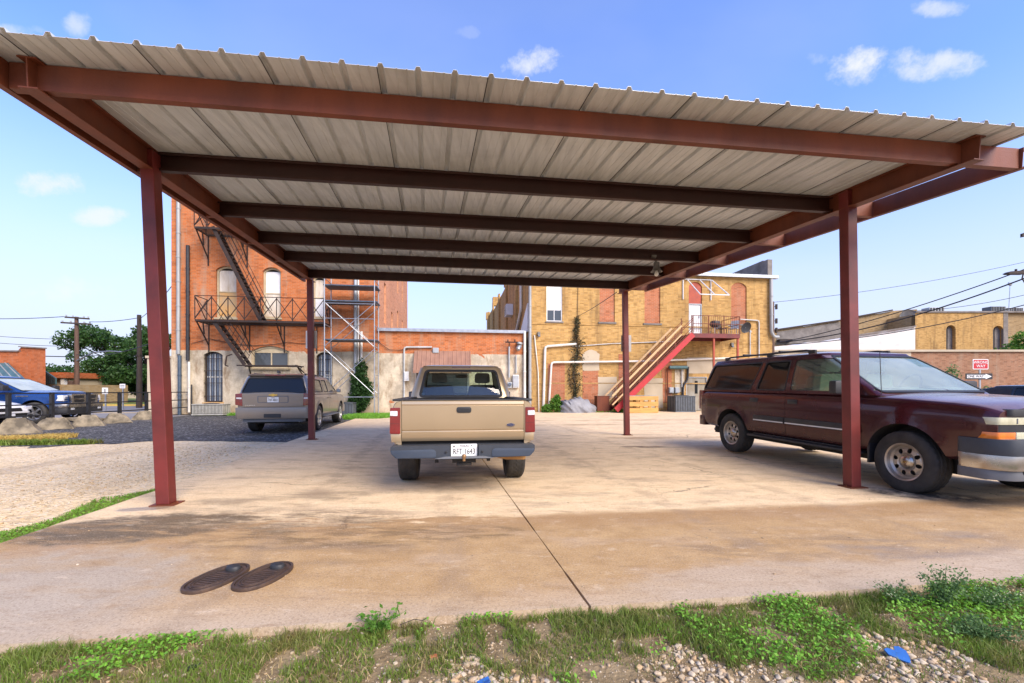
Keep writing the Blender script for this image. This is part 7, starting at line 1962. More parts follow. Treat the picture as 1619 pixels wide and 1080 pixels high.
# bare awning frame
af = thing('bare_awning', 'bare white tube awning without cloth above the upper door', 'awning', wl(1110, 455, .6), WALL)
W0, W1 = wl(1086, 442, .05), wl(1125, 442, .05); zt_, zb2 = wl(1100, 442, .05).z, wl(1100, 466, 1.6).z - .02
def awt(n_, p, q): part(n_, MB().tube([p, q], .032, 6), M['white_metal'], af)
da = 1.5; xr_ = [wl(1080, 475, .05).x, wl(1124, 475, .05).x]; xf = [wl(1107, 466, da).x, wl(1153, 466, da).x]
awt('top_tube', (xr_[0], -.05, zt_), (xr_[1], -.05, zt_)); zf = wl(1130, 466, da).z
awt('front_tube', (xf[0], -da, zf), (xf[1], -da, zf))
for q in (0, .5, 1): awt('rafter', (xr_[0] + .25 + (xr_[1] - xr_[0] - .2) * q, -.05, zt_), (xf[0] + (xf[1] - xf[0]) * q, -da, zf))
for x in xr_: awt('wall_tube', (x, -.05, zt_), (x, -.05, wl(1100, 474, .05).z))
# satellite dish
c = wl(1180, 518, .9); dt = thing('satellite_dish', 'dark satellite dish beside the stair landing', 'satellite dish', c, WALL)
Md = Matrix.Translation(c) @ Matrix.Rotation(rad(112), 4, 'X') @ Matrix.Rotation(rad(14), 4, 'Y') @ Matrix.Diagonal((1.1, .95, 1, 1))
part('reflector', MB().lathe([(.001, -.075), (.15, -.062), (.28, -.03), (.34, 0), (.345, -.012), (.28, -.045), (.15, -.078), (.001, -.09)], Md, 24, False), M['plastic'], dt, 50)
part('feed_arm', MB().tube([Md @ Vector((0, -.3, -.03)), Md @ Vector((0, -.18, .3))], .015, 6).box(Md @ Vector((0, -.16, .33)), (.08, .08, .1)), M['elec_grey'], dt)
part('mount', MB().tube([c + Vector((0, .08, 0)), c + Vector((.1, .45, .1)), c + Vector((.1, .88, .1))], .025, 6), M['galv'], dt)
# things along the foot of the yellow wall
def lump(name, lab, cat, c, s, m, seed, fr=WALL):
    bm = bmesh.new(); bmesh.ops.create_icosphere(bm, subdivisions=5, radius=1)
    for v in bm.verts:
        n_ = noise.noise((v.co.x * 1.6 + seed, v.co.y * 1.6, v.co.z * 1.6)); rdg = abs(noise.noise((v.co.x * 5 + v.co.z * 3 + seed, v.co.y * 1.2, v.co.z * .7)))
        k = 1 + .14 * n_ + .30 * rdg; v.co = Vector((v.co.x * s[0] * k, v.co.y * s[1] * k, max(-.02, v.co.z) * s[2] * k * (1 - .25 * v.co.x)))
    me = bpy.data.meshes.new(name); bm.to_mesh(me); bm.free(); me.materials.append(m); smooth_mesh(me, 60)
    o_ = link(name, me); o_.location = fr.o + fr.R @ Vector(c); o_.rotation_euler = (0, 0, fr.rz); return tag(o_, lab, cat)
p = wl(913, 654, .9); lump('tarp_heap', 'crumpled grey tarp heaped against the yellow wall', 'tarp', (p.x, p.y, 0), (1.05, .55, .74), M['tarp'], 3)
p0, p1 = wl(942, 652, .7), wl(961, 627, .7)
solo('red_box', MB().bb(p0.x, p1.x, -.95, -.45, 0, p1.z).bb(p0.x - .02, p1.x + .02, -.97, -.43, p1.z + .002, p1.z + .04), M['red_steel'], 'dark red box at the foot of the stair', 'box', ((p0.x + p1.x) / 2, -.7, 0), WALL, bevel=.01)
# pallets standing on edge as a bin
p0, p1 = wl(988, 652, 2.1), wl(1041, 627, 2.1); pw = p1.x - p0.x; ph = p1.z + .02
def pallet_front(y):
    mb = MB()
    for z0, z1 in ((.0, .30), (.40, .66), (.76, 1.0)): mb.bb(p0.x, p1.x, y, y + .022, ph * z0 + .01, ph * z1)
    for q in (0, .45, .92): mb.bb(p0.x + pw * q, p0.x + pw * q + pw * .08, y + .023, y + .10, .01, ph)
    for z0, z1 in ((.0, .14), (.45, .6), (.86, .99)): mb.bb(p0.x, p1.x, y + .101, y + .12, ph * z0 + .01, ph * z1)
    return mb
for y, lab in ((-2.1, 'yellow wooden pallet on edge, front one nearer the lot'), (-1.25, 'yellow wooden pallet on edge, rear one nearer the wall')):
    solo('pallet', pallet_front(y), M['pallet_wood'], lab, 'pallet', ((p0.x + p1.x) / 2, y, 0), WALL, 'pallets under the stair')
solo('bin_lid', MB().bb(p0.x + .1, p1.x - .05, -1.97, -1.26, ph + .003, ph + .03), M['galv_dull'], 'flat grey sheet lying on the yellow pallets', 'sheet', (p0.x + .6, -1.7, ph), WALL)
# condensers
def condenser(lab, x0, x1, d, h, dep, m, louv):
    t = thing('condenser_unit', lab, 'air conditioner', ((x0 + x1) / 2, -d + dep / 2, 0), WALL, group='condensers along the rear walls'); y0, y1 = -d, -d + dep
    part('case', MB().bb(x0 + .02, x1 - .02, y0 + .02, y1, .06, h - .04), M['dark_grille'], t)
    mb = MB(); n_ = louv
    for k in range(n_): xx = x0 + (x1 - x0) * (k + .5) / n_; mb.bb(xx - (x1 - x0) / n_ * .28, xx + (x1 - x0) / n_ * .28, y0 - .0, y0 + .019, .08, h - .06)
    for k in range(5): yy = y0 + (y1 - y0) * (k + .5) / 5; mb.bb(x0, x0 + .019, yy - .04, yy + .04, .08, h - .06).bb(x1 - .019, x1, yy - .04, yy + .04, .08, h - .06)
    part('louvres', mb, m, t)
    part('top', MB().bb(x0 - .01, x1 + .01, y0 - .02, y1 + .01, h - .039, h).bb(x0 - .01, x1 + .01, y0 - .02, y1 + .01, .0, .058), m, t, None, .01)
    part('fan_guard', MB().lathe([(min(x1 - x0, dep) * .42, .0), (min(x1 - x0, dep) * .42, .025), (.05, .04)], Matrix.Translation(((x0 + x1) / 2, (y0 + y1) / 2, h + .002)), 20), M['dark_grille'], t)
condenser('dark condenser with vertical louvres beside the stained grey door', wl(1068, 640, 1.4).x, wl(1100, 640, 1.4).x, 1.4, wl(1080, 626, 1.4).z, .95, M['ac_grey'], 12)
condenser('dark low condenser between the taupe suv and the ivy', wl(534, 640, 1.6).x, wl(558, 640, 1.6).x, 1.6, wl(545, 637, 1.6).z, .8, M['ac_grey'], 10)
condenser('beige wide condenser below the first barred window', wl(303, 640, 1.1).x, wl(352, 640, 1.1).x, 1.1, wl(320, 639, 1.1).z, .8, M['ac_beige'], 22)
# pole and dark boxes at the far right corner of the yellow wall
p = wl(1228, 560, .1); up_ = thing('service_pole', 'brown pole with fittings behind the right corner of the yellow building', 'pole', (p.x + .25, .6, 0), WALL)
part('shaft', MB().tube([(p.x + .25, .6, -.1), (p.x + .25, .6, wl(1228, 474, 0).z)], .15, 8, .12), M['pole_wood'], up_, 50)
for v in (482, 505, 520): q = wl(1233, v, 0); part('fitting', MB().box((q.x + .25, .6, q.z), (.1, .1, .32)).beam((q.x, .6, q.z), (q.x + .3, .6, q.z), .04, .04), M['black_iron'], up_)
# flat building behind the lot at the far left, between fence and tall building
c0 = at(262, 616, 24.5); solo('rendered_annex', MB().bb(SL - 1.3, SL - .02, .3, 6, 0, wl(270, 566).z).bb(SL - 1.36, SL - .02, .24, 6, wl(270, 566).z + .002, wl(270, 566).z + .12), M['tan_wall'], 'low cream rendered annex at the left corner of the tall building', 'building', (SL - .6, 3, 0), WALL)
# ---------------------------------------------------------------- left background
FX = -16.5
ft = thing('pipe_fence', 'black three rail pipe fence along the parking lot', 'fence', (FX, 19, 0))
for k in range(12):
    y = 11.6 + 1.35 * k
    part('post', MB().bb(FX - .05, FX + .05, y - .05, y + .05, -.1, 1.16), M['ink'], ft)
for z in (1.13, .74, .36): part('rail', MB().bb(FX - .025, FX + .025, 11.5, 26.6, z - .022, z + .022), M['ink'], ft)
def block(lab, x, y, rz, s=1.0, seed=0):
    bm = bmesh.new()
    L, W, H, l, w = .50 * s, .30 * s, .38 * s, .21 * s, .13 * s
    vs = [bm.verts.new(p) for p in ((-L, -W, -.06), (L, -W, -.06), (L, W, -.06), (-L, W, -.06), (-l, -w, H), (l, -w, H), (l, w, H), (-l, w, H))]
    for f in ((3, 2, 1, 0), (4, 5, 6, 7), (0, 1, 5, 4), (1, 2, 6, 5), (2, 3, 7, 6), (3, 0, 4, 7)): bm.faces.new([vs[i] for i in f])
    bmesh.ops.bevel(bm, geom=list(bm.edges), offset=.05, segments=2, affect='EDGES')
    bmesh.ops.subdivide_edges(bm, edges=list(bm.edges), cuts=4, use_grid_fill=True)
    for v in bm.verts:
        n_ = noise.noise_vector((v.co.x * 3 + seed * 5, v.co.y * 3, v.co.z * 3)); n2_ = noise.noise_vector((v.co.x * 9 + seed * 5, v.co.y * 9, v.co.z * 9)); v.co += n_ * .06 + n2_ * .03
    me = bpy.data.meshes.new('concrete_block'); bm.to_mesh(me); bm.free(); me.materials.append(M['conc_block']); smooth_mesh(me, 40)
    o_ = link('concrete_block', me); o_.location = (x, y, -.04); o_.rotation_euler = (0, 0, rz); return tag(o_, lab, 'concrete block', 'rough concrete blocks along the fence')
block('rough concrete block nearest the camera, cut by the left edge', -14.75, 13.0, .72, 1.12, 1)
block('rough concrete block beside the front wheel of the blue truck', -15.05, 14.35, .72, 1.02, 2)
block('rough concrete block below the front bumper of the blue truck', -15.15, 15.6, .70, 1.02, 3)
block('low crumbled concrete block just past the blue truck', -15.45, 17.05, .75, .98, 4)
block('farthest rough concrete block, close to the front left carport post', -15.95, 18.95, .75, .98, 5)
solo('loose_slab', MB().box((-16.1, 16.5, .14), (.7, .9, .09), Matrix.Rotation(.12, 3, 'Y')).bb(-16.35, -15.85, 16.2, 16.8, -.04, .08), M['conc_block'], 'flat pale slab lying behind the concrete blocks', 'slab', (-16.1, 16.5, 0), bevel=.012)
def signpost(name, lab, u, v0, v1, w, Y, hz, writing=None, frame=False):
    g = at(u, v0, Y); t = thing(name, lab, 'sign', (g.x, Y, 0))
    b = at(u, v1, Y)
    part('post', MB().bb(g.x - .03, g.x + .03, Y - .03, Y + .03, -.05, g.z), M['galv'], t)
    pn = part('panel', MB().prism(rpoly([(g.x - w / 2, b.z), (g.x + w / 2, b.z), (g.x + w / 2, g.z), (g.x - w / 2, g.z)], .03), Y - .045, Y - .031, 'y'), M['sign_white'], t)
    return t, pn, g, b
t, pn, g, b = signpost('street_sign', 'white upright street sign on a thin post behind the fence', 167, 613, 623, .36, 27, 0)
part('lettering', MB().bb(g.x - .03, g.x + .03, 27 - .049, 27 - .0455, b.z + .08, g.z - .08), M['plastic'], pn)
t, pn, g, b = signpost('street_sign', 'small white notice sign on a post left of the bare dark pole', 194.5, 607, 614, .36, 28, 0)
mb = MB()
for k in range(2): mb.bb(g.x - .13, g.x + .13, 28 - .049, 28 - .0455, b.z + .07 + k * .09, b.z + .10 + k * .09)
part('lettering', mb, M['plastic'], pn)
def pole(lab, u, v, Y, r, m, cross=False):
    g = at(u, v, Y); t = thing('utility_pole', lab, 'utility pole', (g.x, Y, 0))
    part('shaft', MB().tube([(g.x, Y, -.3), (g.x + .03, Y, g.z * .5), (g.x, Y, g.z)], [r * 1.2, r, r * .8], 10), m, t, 60)
    return t, g
t, g = pole('brown utility pole with two crossarms behind the blue truck', 121, 501, 38, .17, M['pole_wood'])
for dz, w, ox in ((-.15, 2.1, .2), (-.62, 2.6, .1)):
    ca = part('crossarm', MB().beam((g.x + ox - w / 2, 37.85, g.z + dz + .10), (g.x + ox + w / 2, 37.85, g.z + dz - .05), .1, .13), M['dark_wood'], t)
    mb = MB()
    for k in (-.9, -.35, .55, .92): mb.lathe([(.05, 0), (.06, .1), (.02, .18)], Matrix.Translation((g.x + ox + k * w / 2, 37.85, g.z + dz + .09 - .075 * (k + 0))), 8)
    part('insulators', mb, M['elec_grey'], ca)
part('lamp_arm', MB().tube([(g.x, 37.9, g.z - 3.9), (g.x + 1.6, 37.9, g.z - 3.1), (g.x + 3.0, 37.9, g.z - 3.0), (g.x + 4.0, 37.9, g.z - 3.05)], .06, 6), M['galv'], t, 60)
part('transformer_box', MB().box((g.x - .25, 37.75, g.z - 6.0), (.3, .3, .8)), M['pole_wood'], t, None, .03)
P1 = g
t, g = pole('bare dark pole standing between the signs and the tall building', 220, 498, 31, .16, M['dark_wood'])
part('step_band', MB().lathe([(.19, 0), (.19, .12)], Matrix.Translation((g.x, 31, g.z * .55)), 10), M['black_iron'], t)
P2 = g
# street wires on the left
def wire(lab, a, b, sag, r=.016):
    a, b = Vector(a), Vector(b); n = 20
    pts = []
    for k in range(n + 1):
        t_ = k / n; p = a.lerp(b, t_); p.z -= 4 * sag * t_ * (1 - t_); pts.append(p)
    return solo('overhead_wire', MB().tube(pts, r, 5), M['wire'], lab, 'wire', a, smooth=60, group='overhead wires')
wire('topmost wire from the left edge to the brown crossarm pole', at(-160, 495, 42), P1 + Vector((-1.0, -.1, .0)), .35, .03)
wire('wire from the brown crossarm pole to the bare dark pole', P1 + Vector((1.2, -.1, -.45)), P2 + Vector((0, 0, -.2)), .1, .025)
wire('wire leaving the bare dark pole toward the tall brick building', P2 + Vector((0, 0, -.3)), WALL.o + WALL.R @ Vector((SL + .2, .2, 7.0)), .2, .02)
wire('middle wire from the left edge to the brown crossarm pole', at(-160, 515, 40), P1 + Vector((-.1, -.2, -2.0)), .25, .02)
wire('lower wire from the left edge to the brown crossarm pole', at(-160, 523, 40), P1 + Vector((-.1, -.2, -2.6)), .3, .02)
wire('lowest thick cable from the left edge past the brown pole', at(-160, 555, 41), P1 + Vector((-.1, -.2, -3.5)), .05, .04)
wire('cable sloping from the brown pole down to the tall building', P1 + Vector((.2, -.2, -3.3)), WALL.o + WALL.R @ Vector((SL + .1, .3, 4.2)), .5, .025)
# far left brick shop with metal awnings
Yb = 33; x1 = at(72, 600, Yb).x; x0 = x1 - 16; ztop = at(40, 556, Yb).z
bs = thing('brick_shop', 'orange brick shop at the far left with a stepped parapet', 'building', ((x0 + x1) / 2, Yb, 0))
xs_ = at(33, 600, Yb).x; z2 = at(40, 549, Yb).z
part('wall', MB().prism([(x0, 0), (x1, 0), (x1, z2 - .12), (x1 - .02, z2 - .10), (xs_, z2), (xs_, ztop), (x0, ztop + .2)], Yb, Yb + 12, 'y'), M['brick_farorange'], bs)
for v_ in bs.children[0].data.vertices:
    if v_.co.y > 6: v_.co.x -= 14.5
part('parapet_coping', MB().beam((xs_ - .05, Yb - .04, z2 + .04), (x1 + .05, Yb - .04, z2 - .08), .2, .08).beam((x0, Yb - .04, ztop + .24), (xs_ - .08, Yb - .04, ztop + .05), .2, .08), M['parapet_grey'], bs)
aw_t, aw_b = at(8, 574, Yb).z, at(40, 599, Yb - 1.4).z; xe_t, xe_b = at(14, 574, Yb).x, at(40, 599, Yb - 1.4).x
mb = MB(); nn = 26
mb.add([(x0, Yb - .05, aw_t), (xe_t, Yb - .05, aw_t), (xe_b, Yb - 1.4, aw_b), (x0, Yb - 1.4, aw_b), (x0, Yb - .05, aw_t - .06), (xe_t, Yb - .05, aw_t - .06), (xe_b, Yb - 1.4, aw_b - .06), (x0, Yb - 1.4, aw_b - .06)], [(0, 1, 2, 3), (7, 6, 5, 4), (0, 4, 5, 1), (1, 5, 6, 2), (2, 6, 7, 3), (3, 7, 4, 0)])
aw_ = part('awning', mb, M['teal_metal'], bs)
mb = MB()
for k in range(nn):
    q = (k + .5) / nn; mb.beam((x0 + (xe_t - x0) * q, Yb - .05, aw_t + .03), (x0 + (xe_b - x0) * q, Yb - 1.4, aw_b + .03), .05, .06)
part('seams', mb, M['galv_dull'], aw_)
# shed roof and small house right of the brick shop
x2, x3 = at(73, 600, 35).x, at(98, 600, 35).x
sh = thing('lean_to', 'dark teal metal lean to beside the orange brick shop', 'building', ((x2 + x3) / 2, 35, 0))
za, zb = at(73, 581, 35).z, at(98, 608, 35).z
part('roof', MB().prism([(x2, za), (x3, zb + .5), (x3, zb), (x2, zb)], 34.5, 34.6, 'y'), M['teal_metal'], sh)
mb = MB()
for k in range(9):
    q = (k + .5) / 9; x = x2 + (x3 - x2) * q; mb.bb(x - .03, x + .03, 34.44, 34.497, zb + .02, za + (zb + .5 - za) * q - .02)
part('seams', mb, M['plastic'], sh)
part('wall', MB().bb(x2, x3, 35, 41, 0, zb - .003), M['brick_tan'], sh)
part('window', MB().bb(x2 + .5, x3 - .4, 34.95, 34.999, .9, zb - .25), M['glass_house'], sh)
x4, x5 = at(90, 600, 40).x, at(109, 600, 40).x; ze = at(100, 591, 40).z
hs = thing('small_house', 'small cream house with an orange tiled roof edge behind the lean to', 'building', ((x4 + x5) / 2, 41, 0))
part('wall', MB().bb(x4, x5, 40, 46, 0, ze - .4), M['tan_wall'], hs); part('roof', MB().bb(x4 - .8, x5 + .3, 39.4, 46.4, ze - .399, ze - .1).bb(x4 - .5, x5 + .1, 39.7, 46, ze - .099, ze + .12), M['brick_farorange'], hs)
part('pillar', MB().bb(x5 - .35, x5 - .05, 39.6, 39.9, 0, ze - .402), M['white_wall'], hs)
# things across the street seen under the trees
x6, x7 = at(223, 600, 47).x, at(262, 600, 47).x; zf = at(240, 610, 47).z
t = thing('wood_fence', 'pale plank fence across the street under the trees', 'fence', ((x6 + x7) / 2, 47, 0))
mb = MB(); k = x6
while k < x7: mb.bb(k, k + .34, 47, 47.04, 0, zf + .05 * math.sin(k * 5)); k += .38
part('boards', mb, M['tan_wall'], t); part('rail', MB().bb(x6, x7, 47.041, 47.1, .4, .5).bb(x6, x7, 47.041, 47.1, zf - .4, zf - .3), M['pine'], t)
x8, x9 = at(230, 600, 54).x, at(262, 600, 54).x
t = thing('small_house', 'far house with a reddish roof above the plank fence', 'building', ((x8 + x9) / 2, 54, 0))
part('wall', MB().bb(x8, x9, 54, 60, 0, 2.0), M['tan_wall'], t); part('roof', MB().prism([(x8 - .5, 2.003), (x9 + .5, 2.003), (x9 - .6, 3.0), (x8 + .6, 3.0)], 53.6, 60.4, 'y'), M['brick_farorange'], t)
x8, x9 = at(132, 600, 62).x, at(215, 600, 62).x
t = thing('white_house', 'low pale house half hidden behind the tall dark tree', 'building', ((x8 + x9) / 2, 62, 0))
part('wall', MB().bb(x8, x9, 62, 68, 0, 2.2), M['tan_wall'], t); part('roof', MB().prism([(x8 - .5, 2.203), (x9 + .5, 2.203), (x9 - 1, 3.4), (x8 + 1, 3.4)], 61.6, 68.4, 'y'), M['parapet_grey'], t)
for q in (.2, .45, .7): 
    w_ = part('window', MB().bb(x8 + (x9 - x8) * q, x8 + (x9 - x8) * q + .9, 61.9, 61.999, .7, 1.8), M['glass_house'], t)
# distant tree belt closing the horizon at both sides
def belt(name, x0, x1, y, h, n):
    blobs = []; k = x0
    while k < x1:
        s = h * random.uniform(.35, .6); blobs.append((k, y + random.uniform(-4, 4), s * .8, s * 1.3, s, s)); k += s * 1.1
    V, Q = crownleaves(blobs, n, .35); tag(link(name, npmesh(name, V, Q, None, M['leaf_tree'])), kind='stuff')
belt('far_woods', -150, -60, 95, 6.5, 9000); belt('far_woods', 60, 170, 110, 6, 7000)

# ---------------------------------------------------------------- right background
RB = Fr((0, 0, 0), 0)
Yr = 36.0; zt_ = at(1400, 554, Yr).z
xa, xb = at(1222, 600, Yr).x, 62
rb = thing('low_red_building', 'low faded red brick building with a flat parapet at the right', 'building', ((xa + xb) / 2, Yr, 0))
part('wall', MB().bb(xa, xb, Yr, Yr + 5.6, -.05, zt_ - .12), M['brick_red_far'], rb)
part('coping', MB().bb(xa - .1, xb, Yr - .16, Yr + .3, zt_ - .119, zt_ + .05), M['tan_wall'], rb)
part('upper_band', MB().bb(xa, at(1440, 600, Yr).x, Yr - .03, Yr - .003, zt_ - .75, zt_ - .122), M['tan_wall'], rb)
Yw = 42.5; p0, p1 = at(1224, 547, Yw), at(1447, 518, Yw)
ww = thing('whitewashed_building', 'whitewashed side wall with a ragged sloping top behind the low red building', 'building', ((p0.x + p1.x) / 2, Yw, 0))
top = [(1447, 517), (1440, 516.5), (1420, 521), (1398, 525), (1370, 528.5), (1345, 532), (1320, 537), (1300, 540), (1277, 541), (1262, 546), (1240, 546.5), (1224, 548)]
part('wall', MB().prism([(p0.x, 0), (p1.x, 0)] + [(at(u, v, Yw).x, at(u, v, Yw).z) for u, v in top], Yw, Yw + 3, 'y'), M['white_wall'], ww)
part('coping', MB().beam(at(1447, 516, Yw - .05), at(1330, 534, Yw - .05), .25, .14), M['parapet_grey'], ww)
Yt = 46.5
tb2 = thing('tan_brick_building', 'yellow brick building with arched windows at the far right', 'building', (at(1530, 600, Yt).x, Yt, 0))
ax0, ax1 = at(1447, 600, Yt).x, at(1590, 600, Yt).x; zt2 = at(1520, 494.5, Yt).z
def aw2(u0, u1, v0, v1): a = at(u0, v1, Yt); b = at(u1, v0, Yt); return arch(a.x, b.x, a.z, b.z, (b.x - a.x) * .45)
h1, h2 = aw2(1496, 1511, 514, 553), aw2(1570, 1587, 515, 553)
mb = MB(); fac(mb, (ax0, ax1, 0, zt2), [h1, h2], .5, Yt); part('wall', mb, M['brick_yellow'], tb2, fix=False)
mb = MB().bb(ax0 + .01, ax1, Yt + .5, Yt + 12, 0, zt2 - .15); part('wall', mb, M['brick_tan'], tb2)
part('coping', MB().bb(ax0, ax1 + 16, Yt - .12, Yt + .3, zt2 + .002, zt2 + .16), M['parapet_grey'], tb2)
for h in (h1, h2):
    w_ = part('window', MB().prism(h, Yt + .42, Yt + .45, 'y'), M['glass_house'], tb2); part('shutter', MB().prism([(p[0] * .5 + h[1][0] * .5, p[1]) for p in h], Yt + .36, Yt + .40, 'y'), M['parapet_grey'], w_)
part('wall', MB().bb(ax1 + .02, ax1 + 16, Yt + .25, Yt + 12, 0, zt2 - .003), M['brick_tan'], tb2, label='plainer tan wall right of the dark seam')
part('downspout', MB().bb(ax1 - .25, ax1 + .25, Yt - .02, Yt + .2, 0, zt2 - .01), M['parapet_grey'], tb2)
# long flank receding behind (raking parapet)
Yl = 50.0
lf = thing('stone_flank_building', 'long weathered flank wall with a stepped raking parapet', 'building', (at(1330, 600, Yl).x, Yl, 0))
top = [(1450, 489), (1411, 491.5), (1409, 493), (1352, 501), (1331, 506), (1329, 507), (1270, 516.5), (1268, 516), (1222, 523)]
part('wall', MB().prism([(at(1222, 600, Yl).x, 0), (at(1450, 600, Yl).x, 0)] + [(at(u, v, Yl).x, at(u, v, Yl).z) for u, v in top], Yl, Yl + 2, 'y'), M['brick_tan'], lf)
part('plaster_skin', MB().prism([(at(1228, 600, Yl).x, at(1, 545, Yl).z), (at(1330, 600, Yl).x, at(1, 538, Yl).z), (at(1328, 600, Yl).x, at(1, 509, Yl).z), (at(1270, 600, Yl).x, at(1, 519, Yl).z), (at(1228, 600, Yl).x, at(1, 525, Yl).z)], Yl - .03, Yl - .002, 'y'), M['parapet_grey'], lf)
part('coping', MB().beam(at(1410, 490.5, Yl - .1), at(1332, 505, Yl - .1), .3, .15).beam(at(1328, 506.5, Yl - .1), at(1223, 522, Yl - .1), .3, .15), M['dark_wood'], lf)
part('gutter', MB().bb(at(1228, 600, Yl).x, at(1248, 600, Yl).x, Yl - .6, Yl - .04, at(1, 541, Yl).z, at(1, 537, Yl).z), M['black_iron'], lf)
# roof top units and antenna
for (u, v, w, h, lab) in ((1475, 491, 1.7, .45, 'pale rooftop unit beside the raking parapet'), (1571, 490, 1.6, .5, 'dark rooftop unit left of the antenna mast'), (1590, 491, 1.1, .4, 'middle rooftop unit right of the antenna mast'), (1603, 491, 1.0, .4, 'rightmost rooftop unit on the tan building')):
    c = at(u, v, Yt + 2.5); t = thing('rooftop_unit', lab, 'air conditioner', (c.x, c.y, zt2 - .15))
    part('case', MB().bb(c.x - w / 2, c.x + w / 2, c.y - .5, c.y + .5, zt2 - .15, c.z + h * .6), M['ac_grey'] if '1571' in str(u) else M['elec_grey'], t, None, .03)
    mb = MB()
    for k in range(5): mb.bb(c.x - w / 2 + .08 + k * (w - .1) / 5, c.x - w / 2 + .08 + k * (w - .1) / 5 + w * .1, c.y - .53, c.y - .501, zt2 + .1, c.z + h * .5)
    part('louvres', mb, M['dark_grille'], t)
a, b = at(1594.5, 483, Yt + 1.5), at(1597, 449, Yt + 1.5)
t = thing('antenna_mast', 'thin rooftop antenna mast with a small round dish', 'antenna', (a.x, a.y, zt2))
part('mast', MB().tube([(a.x, a.y, zt2), b], .03, 6), M['galv'], t); part('dish', MB().lathe([(.01, .12), (.2, .04), (.24, -.02), (.01, -.06)], Matrix.Translation(b) @ Matrix.Rotation(rad(80), 4, 'X'), 14), M['galv'], t, 50)
c = at(1436, 500, 49); t = thing('parabolic_dish', 'grey dish on the raking parapet of the stone flank', 'satellite dish', c)
part('reflector', MB().lathe([(.01, -.2), (.5, -.1), (.75, .1), (.76, .06), (.01, -.24)], Matrix.Translation(c) @ Matrix.Rotation(rad(105), 4, 'X') @ Matrix.Rotation(rad(-35), 4, 'Y'), 20), M['galv_dull'], t, 50)
part('mount', MB().tube([c + Vector((0, .2, 0)), c + Vector((.1, .3, -1.4))], .09, 6).box(c + Vector((.4, .5, .2)), (.5, .4, .9)), M['dark_wood'], t)
# wires coming over the right
Wp = WALL.o + WALL.R @ Vector((YR + .35, .6, 6.4))
wire('thin high wire above the right buildings', at(1700, 395, 30), Wp + Vector((0, 0, .3)), .4, .014)
wire('upper thick cable sloping in from the right edge', at(1720, 388, 24), at(1240, 540, 40), .5, .035)
wire('second thick cable sloping in from the right edge', at(1720, 400, 24), at(1232, 541, 40), .9, .045)
wire('lower cable crossing in front of the tan building', at(1720, 455, 30), at(1240, 545, 40), .7, .035)
wire('cable drooping to the antenna side of the tan roof', at(1720, 440, 34), at(1440, 492, 44), .5, .022)
wire('thin drop wire from the vine stem to the rear right carport post', WALL.o + WALL.R @ wl(913, 500, .1), at(975, 462, 12.0), .05, .012)
# street lamp leaning in from the right edge
Ys = 22; a, b = at(1589, 432, Ys), at(1660, 428, Ys); gx = at(1680, 600, Ys).x
t = thing('street_lamp', 'dark street lamp head reaching in from the right edge', 'street lamp', (gx, Ys, 0))
part('pole', MB().tube([(gx, Ys, -.1), (gx, Ys, 9.4)], .14, 10, .1), M['pole_wood'], t, 60)
part('arm', MB().tube([(gx, Ys, b.z - .5), (gx - .3, Ys, b.z), b, at(1618, 431, Ys)], .035, 8), M['black_iron'], t, 60)
part('lamp_head', MB().prism([(a.x, a.z - .02), (a.x + .15, a.z + .06), (a.x + .8, a.z + .11), (a.x + 1.0, a.z + .02), (a.x + .9, a.z - .06), (a.x + .1, a.z - .06)], Ys - .13, Ys + .13, 'y').lathe([(.05, 0), (.05, .1), (.02, .11)], Matrix.Translation((a.x + .55, Ys, a.z + .1)), 10), M['black_iron'], t)
part('hook', MB().tube([at(1618, 433, Ys), at(1616, 440, Ys), at(1620, 447, Ys), at(1626, 446, Ys)], .03, 6), M['black_iron'], t)
c = at(1617, 372, Ys); part('insulator_bracket', MB().tube([c + Vector((-.1, 0, -.1)), c + Vector((.05, 0, .1)), c + Vector((2.0, 0, .3))], .03, 6).box(c, (.14, .1, .16)), M['black_iron'], t)
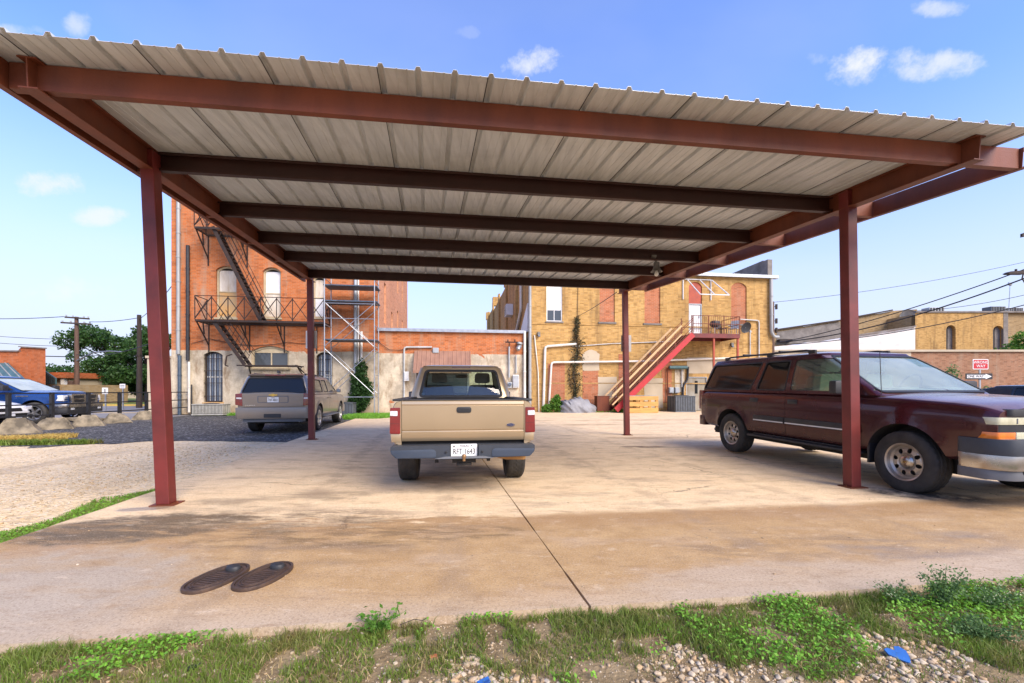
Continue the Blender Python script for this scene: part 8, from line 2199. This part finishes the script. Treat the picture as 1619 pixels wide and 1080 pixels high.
# wrong way / one way signs
Ysn = 19.5
a, b = at(1537.5, 584, Ysn), at(1562, 568, Ysn); xc = (a.x + b.x) / 2
t = thing('traffic_sign', 'red wrong way sign over a black one way arrow on a post', 'sign', (xc, Ysn, 0))
part('post', MB().bb(xc - .03, xc + .03, Ysn, Ysn + .05, -.05, b.z - .03), M['galv'], t)
w1 = part('wrong_way_panel', MB().prism(rpoly([(a.x, a.z), (b.x, a.z), (b.x, b.z), (a.x, b.z)], .04), Ysn - .02, Ysn - .003, 'y'), M['sign_white'], t)
part('red_field', MB().prism(rpoly([(a.x + .03, a.z + .03), (b.x - .03, a.z + .03), (b.x - .03, b.z - .03), (a.x + .03, b.z - .03)], .03), Ysn - .024, Ysn - .0205, 'y'), M['sign_red'], w1)
RX90 = Matrix.Rotation(rad(90), 4, 'X')
h_ = b.z - a.z
mb = MB().mesh(text_mesh('WRONG', .175, .003, 0, .98), Matrix.Translation((xc, Ysn - .028, a.z + h_ * .68)) @ RX90).mesh(text_mesh('WAY', .175, .003, 0, .98), Matrix.Translation((xc, Ysn - .028, a.z + h_ * .31)) @ RX90)
part('lettering', mb, M['sign_white'], w1, fix=False)
a, b = at(1526, 600, Ysn), at(1568.5, 590.5, Ysn); xc2 = (a.x + b.x) / 2; zc = (a.z + b.z) / 2; W_ = b.x - a.x; H_ = b.z - a.z
w2 = part('one_way_panel', MB().prism(rpoly([(a.x, a.z), (b.x, a.z), (b.x, b.z), (a.x, b.z)], .03), Ysn - .02, Ysn - .003, 'y'), M['ink'], t)
ar = [(a.x + .06, zc - H_ * .27), (b.x - W_ * .26, zc - H_ * .27), (b.x - W_ * .26, zc - H_ * .44), (b.x - .04, zc), (b.x - W_ * .26, zc + H_ * .44), (b.x - W_ * .26, zc + H_ * .27), (a.x + .06, zc + H_ * .27)]
part('arrow', MB().prism(ar, Ysn - .024, Ysn - .0205, 'y'), M['sign_white'], w2)
part('lettering', MB().mesh(text_mesh('ONE WAY', .155, .003, 0, 1.0), Matrix.Translation((xc2 - W_ * .13, Ysn - .028, zc)) @ RX90), M['ink'], w2, fix=False)
# weeds along the red wall
g = at(1535, 605, 34.5); bush('wall_weeds', 'straggly yellow green weeds behind the traffic sign on the red wall', 'weed', [(g.x - 1.2, 34.8, 2.2, .7, .4, 1.3), (g.x - .4, 34.8, 1.0, .8, .4, .8), (g.x + 1.4, 34.8, .9, 1.0, .4, .8), (g.x + 2.6, 34.8, .8, 1.0, .4, .6)], 1500, .12, M['weed'], (g.x, 34.8, 0))
